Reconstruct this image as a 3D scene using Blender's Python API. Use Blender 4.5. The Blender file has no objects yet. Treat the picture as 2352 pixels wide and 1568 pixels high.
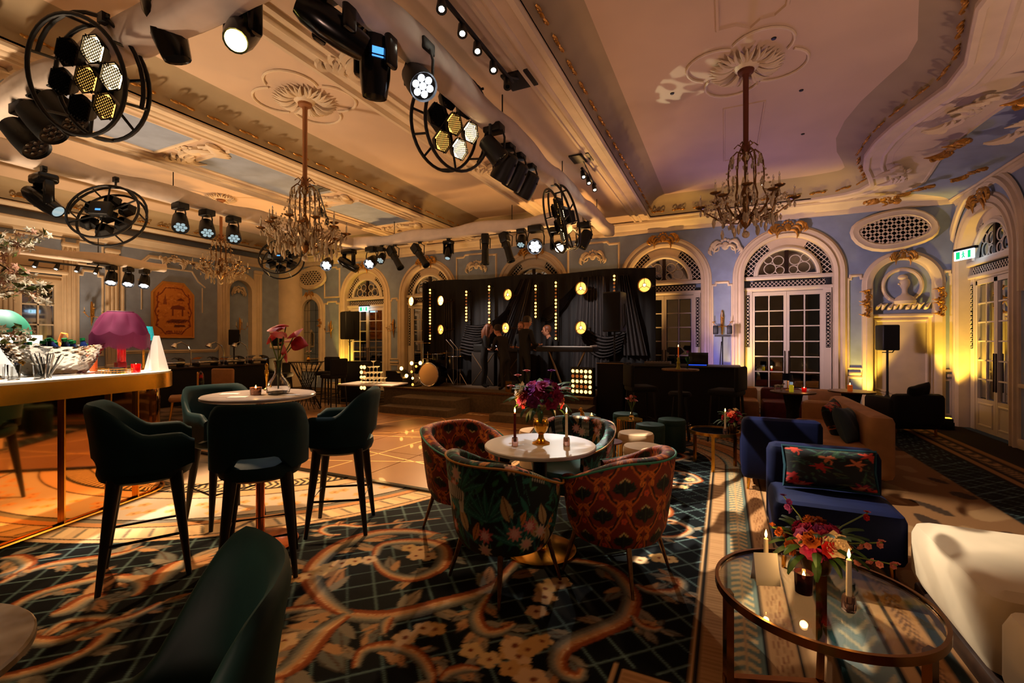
import bpy, math, random
import numpy as np
from mathutils import Vector, Matrix

# ---------------------------------------------------------------- camera, world, light, exposure
SC = bpy.context.scene
COL = SC.collection
PI = math.pi
R = math.radians
random.seed(7)

cam_d = bpy.data.cameras.new('camera')
cam_d.lens = 16.0
cam_d.sensor_width = 36.0
cam_d.clip_start = 0.05
cam = bpy.data.objects.new('camera', cam_d)
COL.objects.link(cam)
cam.location = (0.0, 0.0, 1.5)
cam.rotation_euler = (R(90), 0.0, R(25.1))
SC.camera = cam

world = bpy.data.worlds.new('dim_room_air')
SC.world = world
world.use_nodes = True
world.node_tree.nodes['Background'].inputs[0].default_value = (1.0, 0.72, 0.5, 1)
world.node_tree.nodes['Background'].inputs[1].default_value = 0.01

SC.view_settings.view_transform = 'Standard'
SC.view_settings.look = 'None'
SC.view_settings.gamma = 1.0
SC.view_settings.use_curve_mapping = False
SC.view_settings.exposure = 0.0
SC.cycles.use_denoising = True
SC.cycles.max_bounces = 5
SC.cycles.diffuse_bounces = 2
SC.cycles.glossy_bounces = 3
SC.cycles.transmission_bounces = 4
SC.cycles.adaptive_threshold = 0.03
SC.cycles.caustics_reflective = False
SC.cycles.caustics_refractive = False
SC.cycles.sample_clamp_indirect = 6.0

AMBER = (1.0, 0.52, 0.16)
WARM = (1.0, 0.66, 0.36)
PINK = (1.0, 0.6, 0.45)
COOL = (0.82, 0.9, 1.0)
YEL = (1.0, 0.62, 0.08)
PURP = (0.45, 0.32, 1.0)


def aim(o, d):
    o.rotation_euler = Vector(d).to_track_quat('-Z', 'Y').to_euler()


def spot(name, loc, to, col, watt, deg=40, blend=0.4, size=0.04, gobo=None):
    l = bpy.data.lights.new(name, 'SPOT')
    l.color = col
    l.energy = watt
    l.spot_size = R(deg)
    l.spot_blend = blend
    l.shadow_soft_size = size
    if gobo:
        l.use_nodes = True
        nt = l.node_tree
        em = nt.nodes['Emission']
        tc = nt.nodes.new('ShaderNodeTexCoord')
        mp = nt.nodes.new('ShaderNodeMapping')
        mp.inputs['Scale'].default_value = (gobo * .5, gobo * 2.0, gobo)
        mp.inputs['Rotation'].default_value = (0, 0, .6)
        vo = nt.nodes.new('ShaderNodeTexNoise')
        vo.inputs['Scale'].default_value = 1.0
        vo.inputs['Detail'].default_value = 1.0
        cr = nt.nodes.new('ShaderNodeValToRGB')
        cr.color_ramp.elements[0].position = 0.5
        cr.color_ramp.elements[0].color = (0.02, 0.02, 0.02, 1)
        cr.color_ramp.elements[1].position = 0.53
        nt.links.new(tc.outputs['Normal'], mp.inputs[0])
        nt.links.new(mp.outputs[0], vo.inputs['Vector'])
        nt.links.new(vo.outputs[0], cr.inputs[0])
        nt.links.new(cr.outputs[0], em.inputs['Strength'])
    o = bpy.data.objects.new(name, l)
    COL.objects.link(o)
    o.location = loc
    aim(o, Vector(to) - Vector(loc))
    return o


def point(name, loc, col, watt, size=0.05):
    l = bpy.data.lights.new(name, 'POINT')
    l.color = col
    l.energy = watt
    l.shadow_soft_size = size
    o = bpy.data.objects.new(name, l)
    COL.objects.link(o)
    o.location = loc
    return o

# lamps of the rig and the floor (most shine beside a fitting built below; ceiling washes are added unseen, without fittings)
spot('ceiling_wash', (-7.4, 1.2, .4), (-6.2, 3.6, 4.6), (1, .7, .44), 800, 110, 1.0, .2)
spot('ceiling_wash', (-9.3, 8.6, .4), (-8.4, 6.4, 4.6), AMBER, 900, 115, 1.0, .2)
spot('ceiling_wash', (-12.4, 4.6, .4), (-11.0, 5.4, 4.6), (1, .68, .4), 620, 115, 1.0, .2)
spot('ceiling_wash', (-.9, -1.6, .3), (-.2, 1.8, 4.6), PINK, 300, 110, 1.0, .2)
spot('ceiling_wash', (3.2, 4.0, .3), (2.0, 5.6, 4.6), PINK, 230, 110, 1.0, .2)
spot('ceiling_wash', (-2.6, 9.7, 2.2), (-3.8, 6.4, 4.6), AMBER, 380, 120, 1.0, .2)
spot('purple_wash', (.1, 9.7, 1.9), (.6, 7.6, 4.6), PURP, 80, 120, 1.0, .1)
spot('purple_wash', (-.1, 9.9, .95), (-.1, 10.8, 1.25), PURP, 22, 90, .9, .05)
spot('wall_wash', (-.6, 8.4, 1.6), (1.5, 10.8, 2.6), (.95, .68, .8), 300, 95, 1.0, .1)
spot('wall_wash', (-9.0, 7.6, 2.9), (-11.0, 10.8, 2.2), AMBER, 220, 100, 1.0, .1)
spot('dance_floor_beam', (-5.0, 7.95, 3.1), (-3.8, 5.0, 0), (1, .62, .3), 1700, 55, .8, .08)
spot('dance_floor_beam', (-6.6, 7.95, 3.1), (-6.4, 5.2, 0), (1, .62, .3), 700, 60, .8, .08)
spot('carpet_beam', (-4.9, 2.3, 3.2), (-3.7, 2.9, 0), WARM, 620, 72, .8, .06)
spot('carpet_beam', (-1.9, 4.1, 3.2), (-1.6, 1.7, 0), WARM, 60, 80, 1.0, .06)
spot('pin_spot', (-1.75, 3.45, 3.9), (-1.2, 3.16, .76), COOL, 260, 12, .2, .02)
spot('gobo_beam', (-1.8, 4.7, 3.1), (.3, 4.3, 0), (1, .92, .78), 1200, 50, .3, .012, gobo=9)
spot('gobo_beam', (-1.8, 5.3, 3.1), (.9, 2.7, .3), (1, .92, .78), 260, 44, .3, .012, gobo=9)
spot('gobo_beam', (-2.3, 7.6, 2.9), (-.35, 5.8, 4.6), (.95, 1, .7), 160, 13, .1, .01, gobo=14)
spot('bar_beam', (-5.5, 2.1, 3.1), (-5.4, 1.95, 1.2), (1, .92, .8), 800, 50, .6, .05)
spot('bar_beam', (-4.9, 2.35, 3.1), (-5.45, 2.5, 1.2), (1, .86, .7), 260, 40, .6, .05)
spot('stage_beam', (-6.0, 8.1, 3.1), (-5.2, 9.9, 1.4), (1, .85, .75), 300, 60, .8, .06)
spot('stage_beam', (-3.4, 7.9, 3.1), (-2.6, 9.9, 1.6), (1, .85, .78), 300, 60, .8, .06)
spot('star_beam', (-2.7, 7.8, 3.1), (-1.6, 5.4, .3), (1, .95, .85), 300, 60, .8, .05)
spot('steps_beam', (-1.9, 6.2, 3.2), (-4.7, 8.1, .2), AMBER, 420, 50, .8, .06)
spot('pin_spot', (-3.3, 2.7, 3.3), (-2.95, 2.3, .75), COOL, 55, 30, .6, .03)
spot('pin_spot', (-1.75, 3.75, 3.9), (-1.2, 3.1, 1.05), (1, .9, .8), 90, 9, .5, .02)
spot('yellow_spill', (-3.0, 2.1, 3.9), (-4.2, 2.8, 4.6), (1, .85, .1), 8, 140, 1.0, .05)
spot('blossom_beam', (-4.0, 2.2, 3.3), (-4.65, 1.45, 2.0), (1, .9, .75), 130, 34, .6, .04)


# ---------------------------------------------------------------- materials
def s2l(c):
    return tuple(((v / 255.0) / 12.92 if v / 255.0 <= 0.04045 else ((v / 255.0 + 0.055) / 1.055) ** 2.4) for v in c)


MATS = {}


def mat(name, rgb, rough=0.6, metal=0.0, var=0.0, vscale=8.0, bump=0.0, bscale=60.0, emit=None, es=0.0,
        trans=0.0, ior=1.45, alpha=1.0, sheen=0.0, coat=0.0, rgb2=None, attr=None, spec=0.5):
    if name in MATS:
        return MATS[name]
    m = bpy.data.materials.new(name)
    m.use_nodes = True
    nt = m.node_tree
    b = nt.nodes['Principled BSDF']
    c = s2l(rgb)
    b.inputs['Base Color'].default_value = (*c, 1)
    b.inputs['Roughness'].default_value = rough
    b.inputs['Metallic'].default_value = metal
    b.inputs['IOR'].default_value = ior
    b.inputs['Specular IOR Level'].default_value = spec
    b.inputs['Transmission Weight'].default_value = trans
    b.inputs['Alpha'].default_value = alpha
    if sheen:
        b.inputs['Sheen Weight'].default_value = sheen
        b.inputs['Sheen Roughness'].default_value = 0.35
        b.inputs['Sheen Tint'].default_value = (*[min(1, v * 2.2 + 0.02) for v in c], 1)
    if coat:
        b.inputs['Coat Weight'].default_value = coat
    if emit:
        b.inputs['Emission Color'].default_value = (*s2l(emit), 1)
        b.inputs['Emission Strength'].default_value = es
    if attr:
        at = nt.nodes.new('ShaderNodeAttribute')
        at.attribute_name = attr
        nt.links.new(at.outputs['Color'], b.inputs['Base Color'])
    if var or bump:
        tc = nt.nodes.new('ShaderNodeTexCoord')
    if var and not attr:
        nz = nt.nodes.new('ShaderNodeTexNoise')
        nz.inputs['Scale'].default_value = vscale
        nz.inputs['Detail'].default_value = 2
        nt.links.new(tc.outputs['Object'], nz.inputs['Vector'])
        cr = nt.nodes.new('ShaderNodeValToRGB')
        c2 = s2l(rgb2) if rgb2 else tuple(v * (1 - var) for v in c)
        cr.color_ramp.elements[0].position = 0.35
        cr.color_ramp.elements[0].color = (*c2, 1)
        cr.color_ramp.elements[1].position = 0.65
        cr.color_ramp.elements[1].color = (*c, 1)
        nt.links.new(nz.outputs['Fac'], cr.inputs[0])
        nt.links.new(cr.outputs[0], b.inputs['Base Color'])
    if bump:
        nb = nt.nodes.new('ShaderNodeTexNoise')
        nb.inputs['Scale'].default_value = bscale
        nb.inputs['Detail'].default_value = 1
        nt.links.new(tc.outputs['Object'], nb.inputs['Vector'])
        bp = nt.nodes.new('ShaderNodeBump')
        bp.inputs['Strength'].default_value = bump
        bp.inputs['Distance'].default_value = 0.01
        nt.links.new(nb.outputs['Fac'], bp.inputs['Height'])
        nt.links.new(bp.outputs[0], b.inputs['Normal'])
    if es and es < 20:
        m.cycles.emission_sampling = 'NONE'      # small glowing things: lamps beside them give the light
    MATS[name] = m
    return m


def em(name, rgb, s):
    return mat(name, (10, 10, 10), 0.5, emit=rgb, es=s)


M_CREAM = mat('cream_plaster', (228, 206, 176), 0.55, var=0.12, vscale=3, bump=0.15, bscale=25)
M_BLUE = mat('powder_blue_paint', (150, 164, 190), 0.6, var=0.15, vscale=4, bump=0.1, bscale=30)
M_CEIL = mat('ceiling_plaster', (214, 186, 160), 0.75, var=0.10, vscale=1.2)
M_COVE = mat('olive_cove_plaster', (172, 152, 120), 0.75, var=0.1, vscale=2)
M_GILT = mat('gilded_plaster', (200, 142, 62), 0.42, 0.6, var=0.35, vscale=30, bump=0.5, bscale=60)
M_BRASS = mat('polished_brass', (230, 168, 62), 0.24, 1.0, var=0.15, vscale=6)
M_MIRBRASS = mat('mirror_brass', (226, 172, 104), 0.045, 1.0)
M_BRONZE = mat('aged_bronze', (128, 92, 54), 0.35, 0.85, var=0.4, vscale=40)
M_BLACK = mat('black_powder_coat', (14, 14, 15), 0.5, bump=0.1, bscale=200)
M_BLACKG = mat('gloss_black', (10, 10, 11), 0.2)
M_BLACKM = mat('matt_black_fabric', (12, 11, 12), 0.85)
M_STEEL = mat('chrome', (200, 200, 205), 0.15, 1.0)
M_PANE = mat('mirrored_pane', (168, 172, 176), 0.03, 1.0)
M_DARKGLASS = mat('dark_glass', (16, 18, 22), 0.06)
M_GLASS = mat('clear_glass', (250, 250, 250), 0.02, trans=1.0, ior=1.45)
M_CRYSTAL = mat('crystal', (246, 222, 184), 0.06, trans=0.55, ior=1.6, spec=1.0)
M_WHITECLOTH = mat('white_truss_wrap', (224, 208, 196), 0.8, var=0.1, vscale=5, bump=0.5, bscale=9)
M_TEAL = mat('teal_velvet', (4, 46, 54), 0.62, sheen=0.22, spec=0.3, var=0.3, vscale=6)
M_TEALDK = mat('dark_teal_shell', (7, 34, 40), 0.7, sheen=0.3)
M_EMERALD = mat('emerald_velvet', (6, 50, 42), 0.6, sheen=0.4, var=0.3, vscale=5)
M_NAVY = mat('navy_velvet', (5, 14, 52), 0.7, sheen=0.1, spec=0.2, var=0.3, vscale=5)
M_TAN = mat('tan_velvet', (176, 124, 74), 0.7, sheen=0.3, var=0.25, vscale=5)
M_CREAMV = mat('cream_velvet', (216, 176, 132), 0.7, sheen=0.3, var=0.15, vscale=5)
M_IVORY = mat('ivory_upholstery', (208, 184, 150), 0.8, var=0.18, vscale=3, bump=0.15, bscale=10)
M_BURG = mat('burgundy_fabric', (96, 22, 24), 0.7, var=0.3)
M_DKWOOD = mat('dark_wood', (46, 26, 14), 0.4, var=0.4, vscale=12)
M_STAGE = mat('stage_carpet', (96, 78, 58), 0.9, var=0.3, vscale=20, bump=0.3, bscale=150)
M_MARBLE = mat('pale_stone_top', (196, 180, 170), 0.22, var=0.25, vscale=6)
M_WAX = mat('ivory_wax', (238, 222, 190), 0.5, emit=(255, 190, 110), es=0.06)
M_WAXRED = mat('red_wax', (110, 14, 16), 0.5)
M_FLAME = em('candle_flame', (255, 190, 90), 28)
M_GLOW = em('warm_bulb', (255, 178, 82), 16)
M_GLOWDIM = em('dim_bulb', (255, 140, 60), .3)
M_GLOWW = em('white_led', (232, 240, 255), 14)
M_HOT = em('hot_lens', (255, 246, 220), 60)
M_HOTY = em('yellow_lens', (255, 226, 110), 70)
M_PALE = em('pale_led', (170, 195, 200), 0.9)
M_BLUESCR = em('blue_display', (80, 160, 255), 1.6)
M_SKIN = mat('skin', (196, 134, 100), 0.55)
M_HAIR = mat('dark_hair', (40, 24, 14), 0.6)
M_CLOTH = mat('black_clothing', (13, 12, 13), 0.8)
M_LEAF = mat('green_leaf', (52, 82, 34), 0.5, var=0.4, vscale=30)
M_STEM = mat('stem_green', (92, 112, 48), 0.5)
M_PURPLE = mat('purple_petal', (140, 44, 128), 0.6, var=0.3, vscale=30)
M_MAG = mat('magenta_petal', (164, 26, 84), 0.6, var=0.3, vscale=30)
M_RED = mat('red_petal', (184, 18, 26), 0.5, var=0.4, vscale=30)
M_ROSE = mat('ivory_rose', (240, 214, 178), 0.6)
M_RUST = mat('rust_foliage', (176, 88, 26), 0.7, var=0.3, vscale=30)
M_PINKP = mat('pink_petal', (206, 120, 110), 0.6)
M_PAPER = mat('white_card', (235, 230, 222), 0.7)


# ---------------------------------------------------------------- mesh helpers
class MB:
    def __init__(self):
        self.v, self.f, self.m, self.mats = [], [], [], []
        self.k = 0

    def mat(self, m):
        if m not in self.mats:
            self.mats.append(m)
        self.k = self.mats.index(m)
        return self

    def add(self, vs, fs, M=None):
        o = len(self.v)
        if M is not None:
            vs = [tuple(M @ Vector(p)) for p in vs]
        self.v += [tuple(p) for p in vs]
        self.f += [tuple(i + o for i in f) for f in fs]
        self.m += [self.k] * len(fs)
        return self

    def box(self, c, s, M=None, bev=0.0):
        x, y, z = c
        a, b, d = s[0] / 2, s[1] / 2, s[2] / 2
        if not bev:
            vs = [(x + i * a, y + j * b, z + k * d) for k in (-1, 1) for j in (-1, 1) for i in (-1, 1)]
            fs = [(0, 2, 3, 1), (4, 5, 7, 6), (0, 1, 5, 4), (2, 6, 7, 3), (0, 4, 6, 2), (1, 3, 7, 5)]
            return self.add(vs, fs, M)
        e = min(bev, a * .98, b * .98, d * .98)
        prof = []
        for (zz, ins) in ((-d, e), (-d + e * .3, e * .3), (-d + e, 0), (d - e, 0), (d - e * .3, e * .3), (d, e)):
            ring = []
            for (sx, sy, a0) in ((1, 1, 0), (-1, 1, 90), (-1, -1, 180), (1, -1, 270)):
                for t in (0, 30, 60, 90):
                    an = R(a0 + t)
                    ring.append((x + sx * (a - e) + (e - ins) * math.cos(an), y + sy * (b - e) + (e - ins) * math.sin(an), z + zz))
            prof.append(ring)
        n = 16
        vs = [p for r_ in prof for p in r_]
        fs = [(i * n + j, i * n + (j + 1) % n, (i + 1) * n + (j + 1) % n, (i + 1) * n + j) for i in range(5) for j in range(n)]
        fs += [tuple(range(n - 1, -1, -1)), tuple(range(5 * n, 6 * n))]
        return self.add(vs, fs, M)

    def lathe(self, prof, n=20, c=(0, 0, 0), M=None, a0=0, a1=360, cap=True, wob=None):
        full = abs(a1 - a0) >= 359.9
        cnt = n if full else n + 1
        vs, fs = [], []
        for (r_, z) in prof:
            for j in range(cnt):
                an = R(a0 + (a1 - a0) * j / n)
                rr = r_ * (wob(an, z) if wob else 1)
                vs.append((c[0] + rr * math.cos(an), c[1] + rr * math.sin(an), c[2] + z))
        for i in range(len(prof) - 1):
            for j in range(n if full else n):
                k = (j + 1) % cnt if full else j + 1
                fs.append((i * cnt + j, i * cnt + k, (i + 1) * cnt + k, (i + 1) * cnt + j))
        if cap and full:
            if prof[0][0] > 1e-5:
                fs.append(tuple(range(cnt - 1, -1, -1)))
            if prof[-1][0] > 1e-5:
                fs.append(tuple(range((len(prof) - 1) * cnt, len(prof) * cnt)))
        return self.add(vs, fs, M)

    def cyl(self, c, r_, h, n=16, M=None, r2=None):
        r2 = r_ if r2 is None else r2
        return self.lathe([(r_, 0), (r2, h)], n, c, M)

    def tube(self, pts, r_, n=8, M=None, closed=False, cap=True):
        pts = [Vector(p) for p in pts]
        N = len(pts)
        rad = r_ if isinstance(r_, (list, tuple)) else [r_] * N
        vs, fs = [], []
        prev = None
        for i, p in enumerate(pts):
            if closed:
                t = pts[(i + 1) % N] - pts[i - 1]
            else:
                t = pts[min(i + 1, N - 1)] - pts[max(i - 1, 0)]
            if t.length < 1e-9:
                t = Vector((0, 0, 1))
            t.normalize()
            if prev is None:
                up = Vector((0, 0, 1)) if abs(t.z) < 0.95 else Vector((1, 0, 0))
                u = t.cross(up).normalized()
            else:
                u = (prev - t * prev.dot(t))
                u = u.normalized() if u.length > 1e-6 else t.orthogonal().normalized()
            prev = u
            w = t.cross(u)
            for j in range(n):
                an = 2 * PI * j / n
                vs.append(tuple(p + (u * math.cos(an) + w * math.sin(an)) * rad[i]))
        for i in range(N if closed else N - 1):
            k = (i + 1) % N
            for j in range(n):
                fs.append((i * n + j, i * n + (j + 1) % n, k * n + (j + 1) % n, k * n + j))
        if cap and not closed:
            fs += [tuple(range(n - 1, -1, -1)), tuple(range((N - 1) * n, N * n))]
        return self.add(vs, fs, M)

    def prism(self, poly, d, M=None):
        n = len(poly)
        vs = [(x, 0, z) for x, z in poly] + [(x, d, z) for x, z in poly]
        fs = [tuple(range(n)), tuple(range(2 * n - 1, n - 1, -1))] + [(i, i + n, (i + 1) % n + n, (i + 1) % n) for i in range(n)]
        return self.add(vs, fs, M)

    def sweep(self, path, prof, closed=True, M=None):
        """path: list of (x,z) in a vertical plane; prof: list of (out, proud) offsets; y negative is towards the room"""
        N = len(path)
        vs, fs = [], []
        K = len(prof)
        for i in range(N):
            a = Vector(path[i - 1] if (closed or i > 0) else path[i])
            b = Vector(path[i])
            c = Vector(path[(i + 1) % N] if (closed or i < N - 1) else path[i])
            d1 = (b - a).normalized() if (b - a).length > 1e-9 else (c - b).normalized()
            d2 = (c - b).normalized() if (c - b).length > 1e-9 else d1
            n1 = Vector((d1.y, -d1.x))
            n2 = Vector((d2.y, -d2.x))
            mm = n1 + n2
            if mm.length < 1e-6:
                mm = n1
            mm.normalize()
            sc = 1.0 / max(0.35, mm.dot(n1))
            for (o, pr) in prof:
                q = b + mm * o * sc
                vs.append((q.x, -pr, q.y))
        for i in range(N if closed else N - 1):
            k = (i + 1) % N
            for j in range(K - 1):
                fs.append((i * K + j, k * K + j, k * K + j + 1, i * K + j + 1))
        return self.add(vs, fs, M)

    def ball(self, c, r_, n=10, sc=(1, 1, 1), M=None):
        prof = [(math.sin(PI * i / n) * r_, -math.cos(PI * i / n) * r_) for i in range(n + 1)]
        T = Matrix.Translation(c) @ Matrix.Diagonal((*sc, 1))
        return self.lathe([(max(p[0], 0), p[1]) for p in prof], max(6, n), M=(M @ T) if M is not None else T, cap=False)

    def surf(self, grid, closeu=False, M=None):
        """grid[i][j] points"""
        a, b = len(grid), len(grid[0])
        vs = [p for row in grid for p in row]
        fs = []
        for i in range(a - 1):
            for j in range(b if closeu else b - 1):
                k = (j + 1) % b
                fs.append((i * b + j, i * b + k, (i + 1) * b + k, (i + 1) * b + j))
        return self.add(vs, fs, M)

    def mesh(self, name, m=None, smooth=38):
        me = bpy.data.meshes.new(name)
        me.from_pydata(self.v, [], self.f)
        if m is not None and not self.mats:
            me.materials.append(m)
        else:
            for q in self.mats:
                me.materials.append(q)
            me.polygons.foreach_set('material_index', self.m)
        if smooth:
            me.shade_smooth()
            me.set_sharp_from_angle(angle=R(smooth))
        me.update()
        return me

    def build(self, name, m=None, parent=None, loc=None, rot=None, smooth=38):
        return obj(name, self.mesh(name, m, smooth), parent, loc, rot)


def obj(name, me, parent=None, loc=None, rot=None, scale=None):
    o = bpy.data.objects.new(name, me)
    COL.objects.link(o)
    if parent is not None:
        o.parent = parent
    if loc is not None:
        o.location = loc
    if rot is not None:
        o.rotation_euler = rot
    if scale is not None:
        o.scale = scale
    return o


def tag(o, label=None, cat=None, group=None, kind=None):
    if label:
        o['label'] = label
    if cat:
        o['category'] = cat
    if group:
        o['group'] = group
    if kind:
        o['kind'] = kind
    return o


def thing(name, label, cat, loc=(0, 0, 0), rotz=0.0, group=None):
    o = obj(name, None, None, loc, (0, 0, rotz))
    o.empty_display_size = 0.1
    return tag(o, label, cat, group)


def struct(name, loc=(0, 0, 0), rotz=0.0, label=None):
    o = obj(name, None, None, loc, (0, 0, rotz))
    o['kind'] = 'structure'
    if label:
        o['label'] = label
    return o


def copy_tree(src, parent=None):
    c = src.copy()
    COL.objects.link(c)
    c.parent = parent
    for ch in src.children:
        copy_tree(ch, c)
    return c


def dup(src, loc, rotz=None, label=None, group=None):
    c = copy_tree(src)
    c.location = loc
    if rotz is not None:
        c.rotation_euler = (0, 0, rotz)
    if label:
        c['label'] = label
    if group:
        c['group'] = group
    return c


def arc(cx, cz, r_, a0, a1, n):
    return [(cx + r_ * math.cos(R(a0 + (a1 - a0) * i / n)), cz + r_ * math.sin(R(a0 + (a1 - a0) * i / n))) for i in range(n + 1)]


def TR(loc, rz=0.0, rx=0.0, ry=0.0, s=1.0):
    return Matrix.Translation(loc) @ Matrix.Rotation(rz, 4, 'Z') @ Matrix.Rotation(ry, 4, 'Y') @ Matrix.Rotation(rx, 4, 'X') @ Matrix.Scale(s, 4)


# ---------------------------------------------------------------- pattern canvas (colour woven into cloth and carpet)
class Canvas:
    def __init__(self, x0, y0, x1, y1, res, bg):
        self.x0, self.y0, self.res = x0, y0, res
        self.w, self.h = int((x1 - x0) / res) + 1, int((y1 - y0) / res) + 1
        self.a = np.empty((self.h, self.w, 3), np.float32)
        self.a[:] = s2l(bg)

    def poly(self, pts, col, al=1.0):
        p = (np.asarray(pts, np.float64) - (self.x0, self.y0)) / self.res
        lo = np.floor(p.min(0)).astype(int) - 1
        hi = np.ceil(p.max(0)).astype(int) + 2
        xa, ya = max(lo[0], 0), max(lo[1], 0)
        xb, yb = min(hi[0], self.w), min(hi[1], self.h)
        if xa >= xb or ya >= yb:
            return
        gx = np.arange(xa, xb)[None, :]
        gy = np.arange(ya, yb)[:, None]
        ins = np.zeros((yb - ya, xb - xa), bool)
        n = len(p)
        for i in range(n):
            x1, y1 = p[i]
            x2, y2 = p[(i + 1) % n]
            if y1 == y2:
                continue
            cond = ((y1 > gy) != (y2 > gy))
            xs = (x2 - x1) * (gy - y1) / (y2 - y1) + x1
            ins ^= cond & (gx < xs)
        reg = self.a[ya:yb, xa:xb]
        c = np.array(s2l(col), np.float32)
        reg[ins] = reg[ins] * (1 - al) + c * al

    def stroke(self, pts, w, col, al=1.0):
        pts = np.asarray(pts, np.float64)
        n = len(pts)
        ws = np.broadcast_to(np.asarray(w, np.float64), (n,))
        t = np.gradient(pts, axis=0)
        ln = np.hypot(t[:, 0], t[:, 1]) + 1e-9
        nm = np.stack([-t[:, 1] / ln, t[:, 0] / ln], 1)
        L = pts + nm * ws[:, None] / 2
        Q = pts - nm * ws[:, None] / 2
        for i in range(n - 1):
            self.poly([L[i], L[i + 1], Q[i + 1], Q[i]], col, al)

    def disc(self, x, y, r_, col, n=14, sy=1.0):
        self.poly([(x + r_ * math.cos(2 * PI * i / n), y + r_ * sy * math.sin(2 * PI * i / n)) for i in range(n)], col)

    def flower(self, x, y, r_, col, mid, n=5, rot=0.0):
        for i in range(n):
            an = rot + 2 * PI * i / n
            self.disc(x + .6 * r_ * math.cos(an), y + .6 * r_ * math.sin(an), r_ * .45, col, 10)
        self.disc(x, y, r_ * .25, mid, 8)

    def leaf(self, x, y, an, L, w, col, vein=None):
        ca, sa = math.cos(an), math.sin(an)
        out = []
        for i in range(9):
            t = i / 8
            out.append((t * L, w / 2 * math.sin(PI * t ** .8)))
        out += [(a, -b) for a, b in out[::-1]]
        self.poly([(x + ca * a - sa * b, y + sa * a + ca * b) for a, b in out], col)
        if vein:
            self.stroke([(x, y), (x + ca * L * .5, y + sa * L * .5), (x + ca * L * .95, y + sa * L * .95)], w * .1, vein)

    def sample(self, xs, ys):
        i = np.clip(((xs - self.x0) / self.res), 0, self.w - 1.001)
        j = np.clip(((ys - self.y0) / self.res), 0, self.h - 1.001)
        i0, j0 = i.astype(int), j.astype(int)
        fi, fj = (i - i0)[:, None], (j - j0)[:, None]
        a = self.a
        return (a[j0, i0] * (1 - fi) * (1 - fj) + a[j0, i0 + 1] * fi * (1 - fj) + a[j0 + 1, i0] * (1 - fi) * fj + a[j0 + 1, i0 + 1] * fi * fj)


def paint(me, cols):
    at = me.color_attributes.new('Col', 'FLOAT_COLOR', 'POINT')
    c4 = np.ones((len(cols), 4), np.float32)
    c4[:, :3] = cols
    at.data.foreach_set('color', c4.ravel())


def gridmesh(name, xs, ys, P, m, smooth=True):
    """tensor grid mesh; P(X,Y)->(x,y,z) arrays"""
    X, Y = np.meshgrid(xs, ys)
    x, y, z = P(X.ravel(), Y.ravel())
    n, k = len(xs), len(ys)
    co = np.stack([x, y, z], 1).astype(np.float32)
    a = (np.arange(k - 1)[:, None] * n + np.arange(n - 1)[None, :]).ravel()
    q = np.stack([a, a + 1, a + n + 1, a + n], 1).astype(np.int32)
    me = bpy.data.meshes.new(name)
    me.vertices.add(len(co))
    me.vertices.foreach_set('co', co.ravel())
    me.loops.add(q.size)
    me.loops.foreach_set('vertex_index', q.ravel())
    me.polygons.add(len(q))
    me.polygons.foreach_set('loop_start', np.arange(0, q.size, 4, dtype=np.int32))
    me.materials.append(m)
    me.update(calc_edges=True)
    if smooth:
        me.shade_smooth()
    return me, X.ravel(), Y.ravel()


# ---------------------------------------------------------------- room shell
YB, XR_, XL_ = 10.8, 3.75, -13.3
ZS, ZC = 4.25, 4.6            # beam soffit, coffer ceiling
HW, SPR = 0.8, 2.85           # arched opening: half width, springing height
M_LATT = mat('lattice_dark', (10, 9, 9), 0.9)
M_TRIMW = mat('white_joinery', (226, 212, 190), 0.45)


def scroll_pts(r0, turns, n=18, flip=1, start=0.0):
    return [((r0 * (1 - .8 * i / n)) * math.cos(start + flip * turns * 2 * PI * i / n), (r0 * (1 - .8 * i / n)) * math.sin(start + flip * turns * 2 * PI * i / n)) for i in range(n + 1)]


def ornament_mesh(name, m, seed=1, w=0.5, h=0.25, n=7):
    """a relief of leaves and scrolls lying in the x/z plane, standing proud towards -y"""
    rnd = random.Random(seed)
    b = MB()
    for s in (-1, 1):
        for i in range(n):
            t = (i + .5) / n
            cx, cz = s * t * w * .42, h * .35 * math.sin(t * 5 + seed) * (1 - .4 * t)
            L = h * (.75 - .4 * t)
            an = PI / 2 - s * (0.5 + 1.3 * t) + rnd.uniform(-.3, .3)
            pts, rr = [], []
            for k in range(6):
                u = k / 5
                a2 = an - s * u * 1.6
                pts.append((cx + L * u * math.cos(a2), -.012 - .02 * math.sin(PI * u), cz + L * u * math.sin(a2)))
                rr.append(max(.004, h * .10 * math.sin(PI * (u * .8 + .15))))
            b.tube(pts, rr, 5)
        sp = scroll_pts(h * .3, 1.3, 14, -s, PI / 2)
        b.tube([(s * w * .25 + x, -.015, z - h * .1) for x, z in sp], [h * .07 * (1 - .6 * i / 14) for i in range(15)], 5)
    b.ball((0, -.01, 0), h * .2, 8, (1.1, .35, 1.3))
    for i in range(5):
        an = PI * (.1 + .2 * i)
        b.ball((h * .3 * math.cos(an), -.01, h * .1 + h * .3 * math.sin(an)), h * .09, 6, (1, .5, 1))
    return b.mesh(name, m)


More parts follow.
